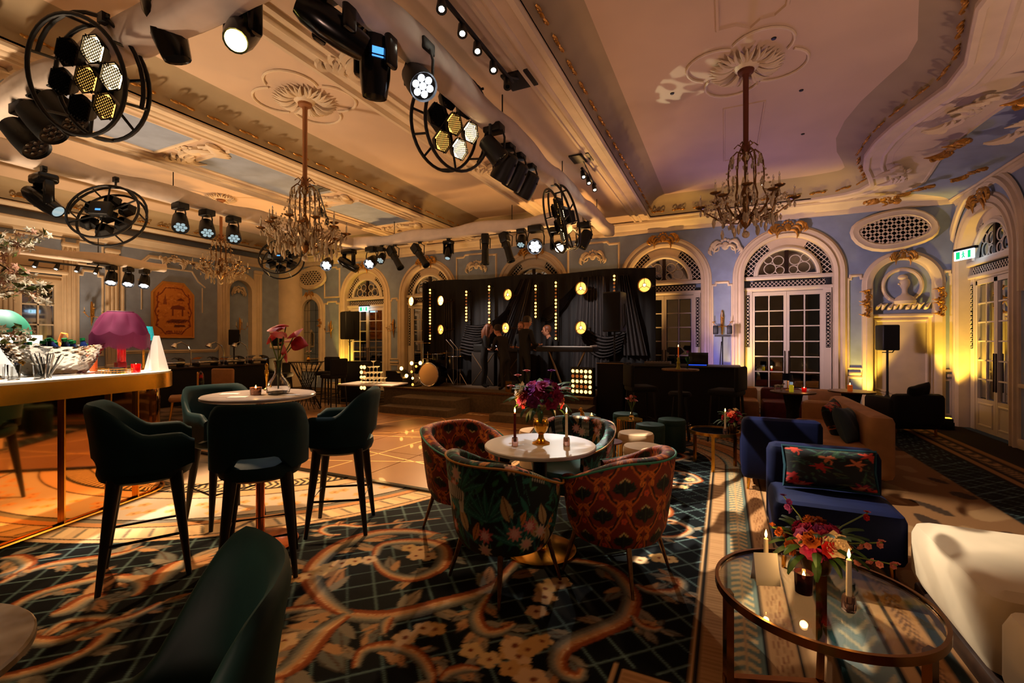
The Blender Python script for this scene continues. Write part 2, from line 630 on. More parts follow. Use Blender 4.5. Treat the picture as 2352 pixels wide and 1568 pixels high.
ORN_G = ornament_mesh('gilt_ornament', M_GILT, 3, .3, .16, 4)
ORN_GL = ornament_mesh('gilt_cartouche', M_GILT, 5, .8, .3, 6)
ORN_C = ornament_mesh('plaster_cartouche', M_CREAM, 9, 1.3, .5, 8)
ORN_P = ornament_mesh('plaster_spray', M_CREAM, 12, .7, .34, 6)
GILT_BEAD = MB()
for _i in range(3):
    GILT_BEAD.tube([(-.09 + .09 * _i + x, -.012, z) for x, z in scroll_pts(.045, 1.0, 8, 1 if _i % 2 else -1)], [.014 - .001 * k for k in range(9)], 5)
GILT_BEAD.ball((0, -.008, 0), .03, 6, (1.6, .5, 1))
GILT_BEAD = GILT_BEAD.mesh('gilt_leaf_mount', M_GILT)


def wall_prisms(b, x0, x1, z1, ops, d, M):
    x = x0
    for (c, hw, zs, zb) in sorted(ops):
        b.prism([(x, 0), (c - hw, 0), (c - hw, z1), (x, z1)], d, M)
        if zb > 0:
            b.prism([(c - hw, 0), (c + hw, 0), (c + hw, zb), (c - hw, zb)], d, M)
        top = arc(c, zs, hw, 0, 180, 20)
        poly = [(c + hw, z1)] + [(c - hw, z1)] + top[::-1]
        half1 = [(c, z1)] + [(c - hw, z1)] + top[::-1][:11]
        half2 = [(c + hw, z1), (c, z1)] + top[::-1][10:]
        b.prism(half1, d, M)
        b.prism(half2, d, M)
        x = c + hw
    b.prism([(x, 0), (x1, 0), (x1, z1), (x, z1)], d, M)


MBK = Matrix.Translation((0, YB, 0))
MRT = Matrix.Translation((XR_, 0, 0)) @ Matrix.Rotation(-PI / 2, 4, 'Z')
MLF = Matrix.Translation((XL_, 0, 0)) @ Matrix.Rotation(PI / 2, 4, 'Z')
ARCHES = [1.15, -1.27, -4.5, -7.75, -10.1]
OPB = [(c, HW, SPR, 0) for c in ARCHES] + [(3.0, .46, 2.58, 0), (-12.4, .4, 2.5, .72)]

b = MB(); wall_prisms(b, XL_, XR_, 4.3, OPB, .3, MBK)
b.add([(XL_ - .3, YB + .3, 0), (XR_ + .3, YB + .3, 0), (XR_ + .3, YB + .3, 4.6), (XL_ - .3, YB + .3, 4.6)], [(0, 1, 2, 3)])
wall_back = tag(b.build('wall_back', M_BLUE, smooth=0), kind='structure')
b = MB(); wall_prisms(b, -YB, 5.0, 4.3, [(-9.8, HW, SPR, 0)], .3, MRT)
b.add([(XR_ + .3, -5, 0), (XR_ + .3, YB, 0), (XR_ + .3, YB, 4.6), (XR_ + .3, -5, 4.6)], [(0, 1, 2, 3)])
wall_right = tag(b.build('wall_right', M_BLUE, smooth=0), kind='structure')
b = MB(); wall_prisms(b, -5.0, YB, 4.3, [(9.0, .36, 3.0, 1.0)], .3, MLF)
b.add([(XL_ - .3, -5, 0), (XL_ - .3, YB, 0), (XL_ - .3, YB, 4.6), (XL_ - .3, -5, 4.6)], [(0, 1, 2, 3)])
wall_left = tag(b.build('wall_left', M_BLUE, smooth=0), kind='structure')
b = MB(); b.box((-4.8, -5.1, 2.3), (17.6, .2, 4.6))
wall_front = tag(b.build('wall_front', M_CREAM, smooth=0), kind='structure')

# ------------------------------------------------ arched door set (doors, transom grille, ring grille, fanlight)
ARCHV = [(-.012, -.2), (-.012, .03), (.015, .05), (.05, .06), (.06, .035), (.1, .03), (.115, .055), (.16, .06), (.17, .03), (.2, .02), (.21, 0)]


def lattice(b, inside, x0, x1, z0, z1, st, r_, y):
    """two families of diagonal bars clipped to inside(x, z)"""
    for fam in (1, -1):
        k0 = int((x0 - (z1 if fam > 0 else -z0)) / st) - 1
        k1 = int((x1 + (z1 if fam < 0 else -z0)) / st) + 2
        for k in range(k0 - 2, k1 + 2):
            cc = k * st
            run = None
            n = 60
            for i in range(n + 1):
                z = z0 + (z1 - z0) * i / n
                x = cc + fam * z
                if inside(x, z):
                    if run is None:
                        run = (x, z)
                    last = (x, z)
                elif run is not None:
                    if abs(last[1] - run[1]) > .01:
                        bar(b, run, last, r_, y)
                    run = None
            if run is not None and abs(last[1] - run[1]) > .01:
                bar(b, run, last, r_, y)


def bar(b, p, q, r_, y):
    dx, dz = q[0] - p[0], q[1] - p[1]
    L = math.hypot(dx, dz)
    nx, nz = -dz / L * r_, dx / L * r_
    v = [(p[0] + nx, y, p[1] + nz), (p[0] - nx, y, p[1] - nz), (q[0] - nx, y, q[1] - nz), (q[0] + nx, y, q[1] + nz)]
    v += [(x, y + .01, z) for x, _, z in v]
    b.add(v, [(0, 1, 2, 3), (0, 4, 5, 1), (2, 6, 7, 3), (1, 5, 6, 2), (3, 7, 4, 0)])


def pane_mesh(w, h):
    b_ = MB(); b_.box((0, 0, 0), (w, .008, h))
    return b_.mesh('pane', M_PANE, 0)


def make_door():
    t = struct('door_1')
    b = MB(); b.sweep([(HW, 0)] + arc(0, SPR, HW, 0, 180, 28) + [(-HW, 0)], ARCHV, False)
    b.build('archivolt', M_CREAM, t)
    b = MB(); b.box((-.7, .15, 1.3), (.14, .06, 2.6)); b.box((.7, .15, 1.3), (.14, .06, 2.6)); b.box((0, .14, 2.61), (1.6, .1, .06), bev=.01)
    b.box((0, .13, 2.83), (1.6, .12, .08), bev=.015); b.box((0, .16, 2.58), (1.4, .05, .06))
    b.build('door_frame', M_TRIMW, t)
    # side grille strips, transom grille, ring grille
    b = MB().mat(M_LATT)
    for s in (-1, 1):
        b.box((s * .715, .116, 1.93), (.075, .006, 1.1))
    b.box((0, .125, 2.7), (1.34, .02, .13))
    ring = lambda x, z: .615 < math.hypot(x, z - SPR) < .79 and z > SPR + .02 and abs(x) > .17
    po = arc(0, SPR, .79, 3, 177, 30); pi = arc(0, SPR, .6, 3, 177, 30)
    for i in range(30):
        b.prism([pi[i], po[i], po[i + 1], pi[i + 1]], .02, Matrix.Translation((0, .15, 0)))
    b.mat(M_TRIMW)
    for s in (-1, 1):
        lattice(b, lambda x, z: abs(x - s * .715) < .036 and 1.38 < z < 2.48, s * .715 - .04, s * .715 + .04, 1.38, 2.48, .075, .005, .106)
    lattice(b, lambda x, z: abs(x) < .67 and 2.645 < z < 2.76, -.67, .67, 2.645, 2.76, .075, .005, .112)
    lattice(b, ring, -.8, .8, SPR, SPR + .8, .1, .0065, .138)
    b.build('lattice_grille', None, t, smooth=0)
    b = MB()
    pt = arc(0, SPR, .79, 62, 118, 10); pt2 = arc(0, SPR, .61, 62, 118, 10)
    for i in range(10):
        b.prism([pt2[i], pt[i], pt[i + 1], pt2[i + 1]], .03, Matrix.Translation((0, .12, 0)))
    b.build('crown_panel', M_CREAM, t)
    # fanlight
    f = MB(); f.sweep(arc(0, SPR + .02, .52, 0, 180, 24), [(0, -.14), (0, -.08), (.02, -.06), (.05, -.06), (.07, -.09), (.09, -.1), (.09, -.16)], False)
    f.box((0, .12, SPR + .03), (1.2, .04, .04))
    fan = f.build('fanlight', M_TRIMW, t)
    f = MB(); f.prism(arc(0, SPR + .03, .53, 0, 180, 24), .008, Matrix.Translation((0, .15, 0)))
    f.build('pane', M_PANE, fan)
    f = MB().mat(M_TRIMW)
    for (x, z, r_) in ((-.3, .14, .11), (-.33, .33, .08), (-.15, .3, .1), (.3, .14, .11), (.33, .33, .08), (.15, .3, .1), (-.12, .1, .08), (.12, .1, .08)):
        f.tube([(x + r_ * math.cos(2 * PI * i / 14), .138, SPR + .03 + z + r_ * math.sin(2 * PI * i / 14)) for i in range(14)], .010, 5, closed=True)
    f.mat(M_DKWOOD); f.box((0, .13, SPR + .28), (.07, .02, .5))
    f.build('tracery', None, fan)
    # leaves
    pm = pane_mesh(.222, .3)
    for s in (-1, 1):
        lf = MB()
        cx = s * .317
        lf.box((cx - .29, .16, 1.28), (.05, .045, 2.5)); lf.box((cx + .29, .16, 1.28), (.05, .045, 2.5))
        lf.box((cx, .16, 2.5), (.63, .045, .08)); lf.box((cx, .16, .27), (.63, .04, .54))
        lf.box((cx, .165, 1.5), (.022, .03, 2.0))
        for k in range(1, 6):
            lf.box((cx, .165, .55 + k * .318), (.6, .03, .022))
        lf.sweep([(cx - .2, .12), (cx + .2, .12), (cx + .2, .44), (cx - .2, .44)], [(0, -.14), (.01, -.125), (.03, -.125), (.04, -.14)])
        leaf = lf.build('door_leaf', M_TRIMW, t, smooth=0)
        for i in range(2):
            for k in range(6):
                obj('pane', pm, leaf, (cx - .134 + .268 * i, .172, .55 + .159 + .318 * k))
        h = MB(); h.box((s * .035, .128, 1.0), (.022, .02, .62), bev=.008)
        h.build('handle', M_DKWOOD, t)
    o = obj('gilt_crest', ORN_GL, t, (0, -.05, SPR + HW + .17))
    return t


door0 = make_door()
door0.location = (ARCHES[0], YB, 0)
for i, c in enumerate(ARCHES[1:]):
    d = dup(door0, (c, YB, 0)); d.name = 'door_%d' % (i + 2)
d = dup(door0, (XR_, 9.8, 0), -PI / 2); d.name = 'door_6'

# ------------------------------------------------ concealed door under a bust niche (right corner) 
t = struct('door_7', (3.0, YB, 0))
b = MB(); b.sweep([(.46, 0)] + arc(0, 2.58, .46, 0, 180, 24) + [(-.46, 0)], [(-.01, -.1), (-.01, .04), (.02, .06), (.09, .07), (.1, .04), (.15, .03), (.16, 0)], False)
b.build('archivolt', M_CREAM, t)
b = MB(); b.box((0, .11, .98), (.92, .04, 1.96)); b.box((0, .07, 1.99), (.94, .09, .07), bev=.02)
b.sweep([(-.36, .62), (0, .5), (.36, .62), (.36, 1.88), (-.36, 1.88)], [(0, -.09), (.015, -.06), (.035, -.06), (.05, -.09)])
b.sweep([(-.36, .1), (.36, .1), (.36, .52), (0, .4), (-.36, .52)], [(0, -.09), (.015, -.06), (.035, -.06), (.05, -.09)])
b.build('door_panel', M_CREAM, t)
b = MB(); b.prism([(-.46, 2.02), (.46, 2.02)] + arc(0, 2.58, .46, 0, 180, 24), .03, Matrix.Translation((0, .1, 0)))
b.build('lunette', M_BLUE, t)
b = MB(); b.tube([(.02 + .29 * math.cos(2 * PI * i / 28), .09, 2.55 + .31 * math.sin(2 * PI * i / 28)) for i in range(28)], .035, 8, closed=True)
b.build('ring_moulding', M_CREAM, t)
b = MB()
b.lathe([(.0, .33), (.04, .325), (.07, .29), (.082, .24), (.075, .19), (.055, .15), (.042, .12), (.04, .06), (.06, .02), (.13, -.03), (.17, -.1), (.16, -.16), (.0, -.17)], 20, (.05, .06, 2.36), cap=False)
b.ball((.02, .05, 2.7), .07, 10, (1.1, 1, .8)); b.ball((-.045, .03, 2.58), .018, 6)
for i in range(9):
    b.tube([(-.38 + .09 * i, .07, 2.1), (-.36 + .09 * i, .04, 2.16 + .03 * math.sin(i * 2.1)), (-.3 + .09 * i, .05, 2.22)], [.02, .035, .012], 6)
b.build('bust', M_CREAM, t)
for s in (-1, 1):
    obj('gilt_ornament', ORN_G, t, (s * .54, -.06, 2.35), (0, PI / 2, 0))
    obj('gilt_ornament', ORN_G, t, (s * .54, -.06, 2.1), (0, PI / 2, 0))
obj('gilt_crest', ORN_GL, t, (0, -.06, 3.1), None, (.6, .6, .8))

# ------------------------------------------------ arched mirror (left corner)
t = struct('mirror_niche', (-12.4, YB, 0), label='tall arched wall mirror in a moulded plaster frame')
b = MB(); b.sweep([(-.4, .72), (.4, .72), (.4, 2.5)] + arc(0, 2.5, .4, 0, 180, 22)[1:], [(-.01, -.06), (-.01, .04), (.04, .07), (.12, .08), (.14, .05), (.2, .05), (.22, 0)])
b.build('frame', M_CREAM, t)
for i in range(3):
    for k in range(6):
        w = (.2, .36, .2)[i]; x = (-.29, 0, .29)[i]
        z0, z1 = .73 + .36 * k, .73 + .36 * k + .35
        if k == 5:
            z1 = 2.5 + (.27, .385, .27)[i]
        pb = MB(); pb.box((x, .05, (z0 + z1) / 2), (w - .006, .01, z1 - z0))
        pb.build('pane', M_PANE, t, smooth=0)
b = MB(); b.prism(arc(0, 2.5, .41, 0, 180, 22), .01, Matrix.Translation((0, .062, 0))); b.build('backing', M_DARKGLASS, t)
for s in (-1, 1):
    obj('gilt_ornament', ORN_G, t, (s * .5, -.07, 2.1), (0, PI / 2, 0))
obj('gilt_crest', ORN_GL, t, (0, -.06, 3.06), None, (.6, .6, .8))

# ------------------------------------------------ wall mouldings
PANEL = [(0, 0), (.008, .02), (.03, .028), (.045, .012), (.055, 0)]
n_tr = [0]


def trim(build, M, m=M_CREAM):
    n_tr[0] += 1
    b_ = MB(); build(b_)
    o_ = b_.build('trim_%d' % n_tr[0], m)
    o_.matrix_world = M
    return tag(o_, kind='structure')


def panel_path(x0, x1, z0, z1, bow=.08):
    c = (x0 + x1) / 2
    w = (x1 - x0) / 2
    return [(x0, z0), (x1, z0), (x1, z1 - bow), (x1 - w * .35, z1 - bow), (x1 - w * .45, z1), (x0 + w * .45, z1), (x0 + w * .35, z1 - bow), (x0, z1 - bow)]


PIERS = [(.16, -.28, 0), (-2.25, -3.55, 0), (-5.5, -6.78, 0), (-8.76, -9.1, 0), (-11.1, -11.8, 0), (2.14, 2.44, 0), (3.55, 3.72, 0)]
for (a, c, _) in PIERS:
    x0, x1 = min(a, c) + .05, max(a, c) - .05

    def f(b_, x0=x0, x1=x1):
        b_.sweep(panel_path(x0, x1, 1.0, 2.75, .06), PANEL)
        b_.sweep([(x0, .2), (x1, .2), (x1, .78), (x0, .78)], PANEL)
        if x1 - x0 > .5:
            b_.sweep(panel_path(x0, x1, 2.95, 3.85, .06), PANEL)
    trim(f, MBK)

# dado rail and skirting round the room, broken at the doors
def rail(b_, x0, x1, ops):
    x = x0
    for (c, hw) in sorted(ops) + [(x1 + 9, 9)]:
        e = min(c - hw, x1)
        if e - x > .02:
            b_.box(((x + e) / 2, -.02, .88), (e - x, .05, .06), bev=.015)
            b_.box(((x + e) / 2, -.02, .07), (e - x, .05, .14), bev=.015)
        x = c + hw


for nm, M, x0, x1, ops in (('baseboard_back', MBK, XL_, XR_, [(c, 1.02) for c in ARCHES] + [(3.0, .63), (-12.4, .63)]), ('baseboard_right', MRT, -YB, 5, [(-9.8, 1.02)]), ('baseboard_left', MLF, -5, YB, [(4.5, .5), (9.0, .5)])):
    b = MB(); rail(b, x0, x1, ops)
    o = b.build(nm, M_CREAM); o.matrix_world = M; tag(o, kind='structure')

# wall cornices at the top
CORN = [(0, 0), (0, .03), (.03, .05), (.08, .06), (.1, .1), (.16, .13), (.2, .19), (.24, .2), (.26, .16)]
for nm, M, x0, x1, zz in (('trim_cornice_back', MBK, XL_, XR_, 3.98), ('trim_cornice_left', MLF, -5, YB, 3.82), ('trim_cornice_right', MRT, -YB, 5, 3.98)):
    b = MB(); b.sweep([(x1, zz), (x0, zz)], CORN, False)
    o = b.build(nm, M_CREAM); o.matrix_world = M; tag(o, kind='structure')

# plaster sprays in the spandrels of the back wall
for x in (-2.9, -6.12, .0):
    trim(lambda b_: b_.box((0, .01, 0), (.1, .01, .1)), Matrix.Translation((x, YB, 3.3)))
    o = obj('plaster_spray', ORN_P, None, (x, YB - .01, 3.55)); tag(o, kind='structure')
# lattice shell over the corner bust door and over the mirror
for (x, rot) in ((2.85, 0), (-12.3, 0)):
    b = MB()
    lattice(b, lambda u, w: (u / .52) ** 2 + (w / .25) ** 2 < 1, -.55, .55, -.27, .27, .13, .017, -.05)
    b.sweep([(.6 * math.cos(2 * PI * i / 24), .32 * math.sin(2 * PI * i / 24) - .02 * math.cos(6 * PI * i / 24)) for i in range(24)], [(-.09, .03), (-.06, .06), (-.02, .05), (.03, .06), (.07, 0)])
    o = b.build('trim_shell_grille', M_CREAM, None, (x, YB - .06, 3.58)); tag(o, kind='structure')
    b = MB(); b.prism([(.54 * math.cos(2 * PI * i / 24), .27 * math.sin(2 * PI * i / 24)) for i in range(24)], .01)
    b.build('grille_backing', M_LATT, o, (0, -.015, 0), smooth=0)

# ------------------------------------------------ left wall: window, pilasters, painting panel, niche
t = struct('window_1', (XL_, 4.5, 0), PI / 2)
b = MB(); b.sweep([(-.25, 1.0), (.25, 1.0), (.25, 2.72), (-.25, 2.72)], [(0, -.02), (0, .05), (.05, .07), (.12, .06), (.13, .03), (.2, .04), (.22, 0)])
b.box((0, -.06, 3.02), (.96, .14, .1), bev=.03); b.box((0, -.03, 3.2), (.8, .06, .22), bev=.02)
b.build('window_frame', M_CREAM, t)
b = MB(); b.box((0, -.02, 1.86), (.03, .03, 1.7))
for k in range(1, 4):
    b.box((0, -.02, 1.0 + .43 * k), (.5, .03, .03))
b.build('glazing_bars', M_TRIMW, t, smooth=0)
pm = pane_mesh(.225, .4)
for i in range(2):
    for k in range(4):
        obj('pane', pm, t, (-.127 + .254 * i, -.008, 1.215 + .43 * k))

for y in (5.02, 5.8, 8.47, 4.0, 9.55):
    def f(b_):
        for k in (-.08, 0, .08):
            b_.box((k, -.03, 2.25), (.06, .06, 2.6), bev=.02)
        b_.box((0, -.02, 2.25), (.26, .04, 2.75)); b_.box((0, -.05, 3.66), (.3, .1, .1), bev=.03); b_.box((0, -.05, .9), (.3, .1, .12), bev=.03)
    trim(f, MLF @ Matrix.Translation((y, 0, 0)))


def f(b_):
    b_.sweep([(6.1, 1.28), (8.22, 1.28), (8.3, 1.36), (8.3, 3.3), (7.9, 3.42), (7.72, 3.62), (6.6, 3.62), (6.42, 3.42), (6.05, 3.3), (6.05, 1.36)], [(0, 0), (.01, .03), (.04, .035), (.05, .015), (.08, .015), (.09, 0)])
    b_.sweep([(7.95, 3.0), (7.75, 3.15), (7.6, 3.4), (6.7, 3.4), (6.55, 3.15), (6.35, 3.0)], [(0, 0), (.01, .025), (.03, .03), (.045, 0)], False)
    b_.sweep([(6.4, 2.3), (6.4, 3.0)], [(0, 0), (.01, .02), (.03, 0)], False)
    b_.sweep([(7.9, 3.0), (7.9, 2.3)], [(0, 0), (.01, .02), (.03, 0)], False)
    b_.sweep(panel_path(5.2, 5.6, 1.2, 3.1, .1), PANEL)
    b_.sweep(panel_path(4.2, 4.9, 3.35, 3.75, .0), PANEL)
    b_.sweep(panel_path(5.2, 5.6, 3.3, 3.75, .0), PANEL)
trim(f, MLF)
o = obj('plaster_cartouche', ORN_C, None); o.matrix_world = MLF @ Matrix.Translation((7.16, -.02, 3.66)) @ Matrix.Scale(.6, 4); tag(o, kind='structure')
t = struct('niche_left', (XL_, 9.0, 0), PI / 2)
b = MB(); b.sweep([(-.36, 1.0), (.36, 1.0), (.36, 3.0)] + arc(0, 3.0, .36, 0, 180, 20)[1:], [(-.01, -.15), (-.01, .03), (.04, .06), (.1, .07), (.12, .03), (.2, .04), (.24, 0)])
b.build('archivolt', M_CREAM, t)
b = MB(); b.prism([(-.36, 1.0), (.36, 1.0)] + arc(0, 3.0, .36, 0, 180, 20), .02, Matrix.Translation((0, .15, 0))); b.build('niche_back', M_BLUE, t)
obj('plaster_spray', ORN_P, t, (0, .1, 3.05), None, (.7, 1, .9))
# small low opening in the rounded corner
t = struct('window_2', (XL_ + .12, 10.2, 0), PI / 2 - .6)
b = MB(); b.sweep([(-.2, 1.35), (.2, 1.35), (.2, 1.75), (0, 1.83), (-.2, 1.75)], [(0, -.02), (0, .03), (.04, .05), (.09, 0)]); b.box((0, 0, 1.56), (.03, .03, .42))
b.build('window_frame', M_CREAM, t)
for s in (-1, 1):
    pb = MB(); pb.box((s * .105, .02, 1.56), (.18, .008, .4)); pb.build('pane', M_DARKGLASS, t, smooth=0)
b = MB(); b.lathe([(.02, 0), (.5, 0), (.5, 4.0), (.02, 4.0)], 12, (XL_, YB, 0), a0=-90, a1=0)
corner = tag(b.build('wall_corner', M_CREAM), kind='structure')

# ------------------------------------------------ ceiling: beams, coffers, coves, mouldings, gilt leaves
ceiling = struct('ceiling')
RIM = [(1.95, -4.5), (1.86, -3.0), (2.12, -1.6), (2.12, -.6), (1.9, .6), (1.86, 1.2), (2.1, 2.1), (2.14, 2.9), (1.98, 3.6), (1.86, 4.3), (1.86, 5.0), (2.0, 5.5), (2.13, 5.95), (2.15, 6.4), (2.03, 6.85), (1.92, 7.3), (1.86, 7.8), (1.87, 8.35), (1.98, 8.9), (2.15, 9.4), (2.28, 9.85), (2.2, 10.15), (2.0, 10.32)]
COF = {'right': [(-1.5, 10.42), (-1.5, -4.6)] + RIM + [(1.5, 10.42)],
       'middle': [(-3.75, -4.6), (-3.75, 10.42), (-5.95, 10.42), (-5.95, -4.6)],
       'left': [(-8.0, -4.6), (-8.0, 10.42), (-12.6, 10.42), (-12.6, -4.6)]}
MC = Matrix(((1, 0, 0, 0), (0, 0, 1, 0), (0, 1, 0, ZS), (0, 0, 0, 1)))   # (x, -proud, z) -> (x, z, -proud)
COVE = [(-.34, -(ZC - ZS)), (-.22, -.31), (-.1, -.22), (-.03, -.1), (0, -.02)]
FRAME = [(0, -.04), (.0, .02), (.02, .045), (.07, .05), (.085, .02), (.1, .012), (.2, .012), (.215, .035), (.24, .045), (.27, .03), (.28, .01), (.34, .01), (.35, .03), (.38, .03), (.39, 0)]
for k, path in COF.items():
    area = sum(path[i - 1][0] * path[i][1] - path[i][0] * path[i - 1][1] for i in range(len(path)))
    if area < 0:
        path = path[::-1]
    b = MB(); b.sweep(path, COVE, True, MC); b.build('cove', M_COVE, ceiling)
    b = MB(); b.sweep(path, FRAME, True, MC); b.build('coffer_moulding', M_CREAM, ceiling)
    xs = [p[0] for p in path]; ys = [p[1] for p in path]
    b = MB(); b.box(((min(xs) + max(xs)) / 2, (min(ys) + max(ys)) / 2, ZC + .03), (max(xs) - min(xs), max(ys) - min(ys), .06)); b.build('coffer_panel', M_CEIL, ceiling, smooth=0)
    # gilt leaves along the rim, facing down into the room
    L = 0.0
    for i in range(len(path)):
        p, q = Vector(path[i]), Vector(path[(i + 1) % len(path)])
        d_ = q - p
        seg = d_.length
        while L < seg:
            c = p + d_ * (L / seg)
            if c.y > .8 and not (c.x < -11 and c.y < 3):
                an = math.atan2(d_.y, d_.x)
                n_ = Vector((d_.y, -d_.x)).normalized()
                g = obj('gilt_leaf', GILT_BEAD, ceiling, (c.x - n_.x * .05, c.y - n_.y * .05, ZS - .005 + .1))
                g.matrix_world = Matrix.Translation((c.x - n_.x * .06, c.y - n_.y * .06, ZS + .1)) @ Matrix.Rotation(an, 4, 'Z') @ Matrix.Rotation(R(50), 4, 'X')
            L += .42
        L -= seg
b = MB()
for (x0, x1, y0, y1) in ((-3.75, -1.5, -5, YB), (-8.0, -5.95, -5, YB), (XL_, -12.6, -5, YB), (-1.5, XR_, 10.42, YB), (-5.95, -3.75, 10.42, YB), (-12.6, -8.0, 10.42, YB)):
    b.box(((x0 + x1) / 2, (y0 + y1) / 2, ZS + .03), (x1 - x0, y1 - y0, .06))
b.build('beam_soffit', M_CEIL, ceiling, smooth=0)
# curved cove between the wavy rim and the right wall, in bands
N = 12
fine = []
for i in range(len(RIM) - 1):
    for k in range(4):
        u = k / 4
        a, c = RIM[i], RIM[i + 1]
        fine.append((a[0] + (c[0] - a[0]) * u, a[1] + (c[1] - a[1]) * u))
fine.append(RIM[-1]); fine.append((2.05, 10.42)); fine.append((2.05, YB))
for nm, t0, t1, m, off in (('cove_band', 0.0, .34, M_CREAM, .02), ('cove_panel', .34, .8, M_BLUE, 0), ('cove_band', .8, 1.0, M_CREAM, .02)):
    grid = []
    for i in range(9):
        t_ = (t0 + (t1 - t0) * i / 8) * PI / 2
        row = []
        for (x, y) in fine:
            e = 1 + (.04 * math.sin(i / 8 * PI * 3) if off else 0)
            row.append((x + (XR_ - x) * math.sin(t_), y, 3.95 + .3 * math.cos(t_) - off * e))
        grid.append(row)
    b = MB(); b.surf(grid); b.build(nm, m, ceiling)
for tt in (.34, .8):
    b = MB(); b.tube([(x + (XR_ - x) * math.sin(tt * PI / 2), y, 3.94 + .3 * math.cos(tt * PI / 2)) for x, y in fine], .03, 6)
    b.build('cove_moulding', M_CREAM, ceiling)
for (x, y, z, rz, s_) in ((2.9, 9.8, 4.08, 2.2, .9), (2.75, 8.0, 4.12, 1.7, 1.0), (2.9, 6.4, 4.1, 1.5, 1.1), (3.3, 9.0, 4.03, 1.9, .8), (2.6, 10.35, 4.1, .4, .9)):
    g = obj('gilt_cartouche', ORN_GL, ceiling); g.matrix_world = Matrix.Translation((x, y, z - .03)) @ Matrix.Rotation(rz, 4, 'Z') @ Matrix.Rotation(R(80), 4, 'X') @ Matrix.Scale(s_, 4)
for (x, y, z, rz, s_) in ((2.45, 9.0, 4.15, 1.2, .7), (2.5, 7.0, 4.15, 1.8, .7), (3.0, 5.2, 4.08, 1.4, .8), (3.2, 7.4, 4.05, 1.6, .7)):
    g = obj('plaster_cartouche', ORN_C, ceiling); g.matrix_world = Matrix.Translation((x, y, z - .03)) @ Matrix.Rotation(rz, 4, 'Z') @ Matrix.Rotation(R(80), 4, 'X') @ Matrix.Scale(s_, 4)
# lunette vault ribs rising from the right wall into the cove
for yc in (9.8, 6.9):
    b = MB()
    rib = [(.0, 0), (.02, .05), (.09, .06), (.11, .02), (.17, .03), (.19, 0)]
    b.sweep([(1.05, 2.2)] + arc(0, 2.95, 1.05, 0, 180, 26) + [(-1.05, 2.2)], [(o_, p_ + .02) for o_, p_ in rib], False, MRT @ Matrix.Translation((-yc, 0, 0)))
    b.build('lunette_rib', M_CREAM, ceiling)
# blue inlays and plaster work on the beam soffits
for (x, y, l_) in ((-6.98, 2.9, 1.7), (-6.98, 5.2, 1.9), (-6.98, 7.6, 1.6), (-6.98, .9, 1.4)):
    b = MB(); b.box((x, y, ZS - .004), (.95, l_, .008)); b.build('soffit_inlay', M_BLUE, ceiling, smooth=0)
    b = MB(); b.sweep([(x - .48, y - l_ / 2), (x + .48, y - l_ / 2), (x + .48, y + l_ / 2), (x - .48, y + l_ / 2)], [(0, .0), (.01, .02), (.04, .025), (.06, 0)], True, MC); b.build('soffit_moulding', M_CREAM, ceiling)
for (x, y) in ((-6.98, 1.75), (-6.98, 4.0), (-6.98, 6.45), (-6.98, 8.7), (-3.1, 3.3), (-3.1, 6.3), (-6.98, 10.0)):
    g = obj('plaster_cartouche', ORN_C, ceiling); g.matrix_world = Matrix.Translation((x, y, ZS - .005)) @ Matrix.Rotation(0, 4, 'Z') @ Matrix.Rotation(PI / 2, 4, 'X') @ Matrix.Scale(.9, 4)

# plaster ribbon and rectangle mouldings on the right coffer ceiling
b = MB()
b.sweep([(-.05, 3.2), (.5, 3.2), (.5, 4.85), (.42, 4.95), (.3, 4.95), (.22, 5.05), (.1, 4.95), (-.05, 4.95)], [(0, 0), (.008, .02), (.03, .02), (.04, 0)], True, Matrix.Translation((0, 0, ZC - ZS)) @ MC)
b.build('ceiling_moulding', M_CEIL, ceiling)
b = MB()
b.sweep([(.0, 6.7), (.45, 6.7), (.45, 8.6), (.0, 8.6)], [(0, 0), (.006, .012), (.02, .012), (.03, 0)], True, Matrix.Translation((0, 0, ZC - ZS)) @ MC)
b.build('ceiling_moulding', M_CEIL, ceiling)


def rosette(x, y, s_=1.0, ribbons=True):
    b_ = MB()
    rnd = random.Random(int(x * 10))
    for k in range(12):
        an = 2 * PI * k / 12
        for j in range(3):
            pts, rr = [], []
            for i in range(6):
                u = i / 5
                q = (.12 + .26 * u)
                a2 = an + (j - 1) * .16 * u * (1.3)
                pts.append((q * math.cos(a2) * s_, q * math.sin(a2) * s_, -.02 - .045 * math.sin(PI * u * .9)))
                rr.append(.025 * s_ * math.sin(PI * (u * .85 + .12)))
            b_.tube(pts, rr, 5)
    b_.lathe([(.0, -.07), (.1, -.06), (.13, -.03), (.16, 0)], 20, cap=False)
    if ribbons:
        for k in range(4):
            c0 = 2 * PI * k / 4 + .4
            b_.tube([(.34 * math.cos(c0) + .3 * math.cos(c0 - 1.5 + 3.2 * i / 12), .34 * math.sin(c0) + .3 * math.sin(c0 - 1.5 + 3.2 * i / 12), -.01) for i in range(13)], .016, 6)
    return b_.build('rosette', M_CREAM, ceiling, (x, y, ZC))


rosette(.21, 5.74); rosette(-4.87, 4.15); rosette(-9.79, 6.19, .8, False)
for (x, y) in ((.45, 5.35), (.85, 6.6), (1.3, 4.6), (-.6, 6.0), (1.05, 8.0)):
    b = MB(); b.lathe([(.0, -.012), (.022, -.01), (.026, 0)], 12, cap=False); b.build('ceiling_vent', M_BLACK, ceiling, (x, y, ZC))


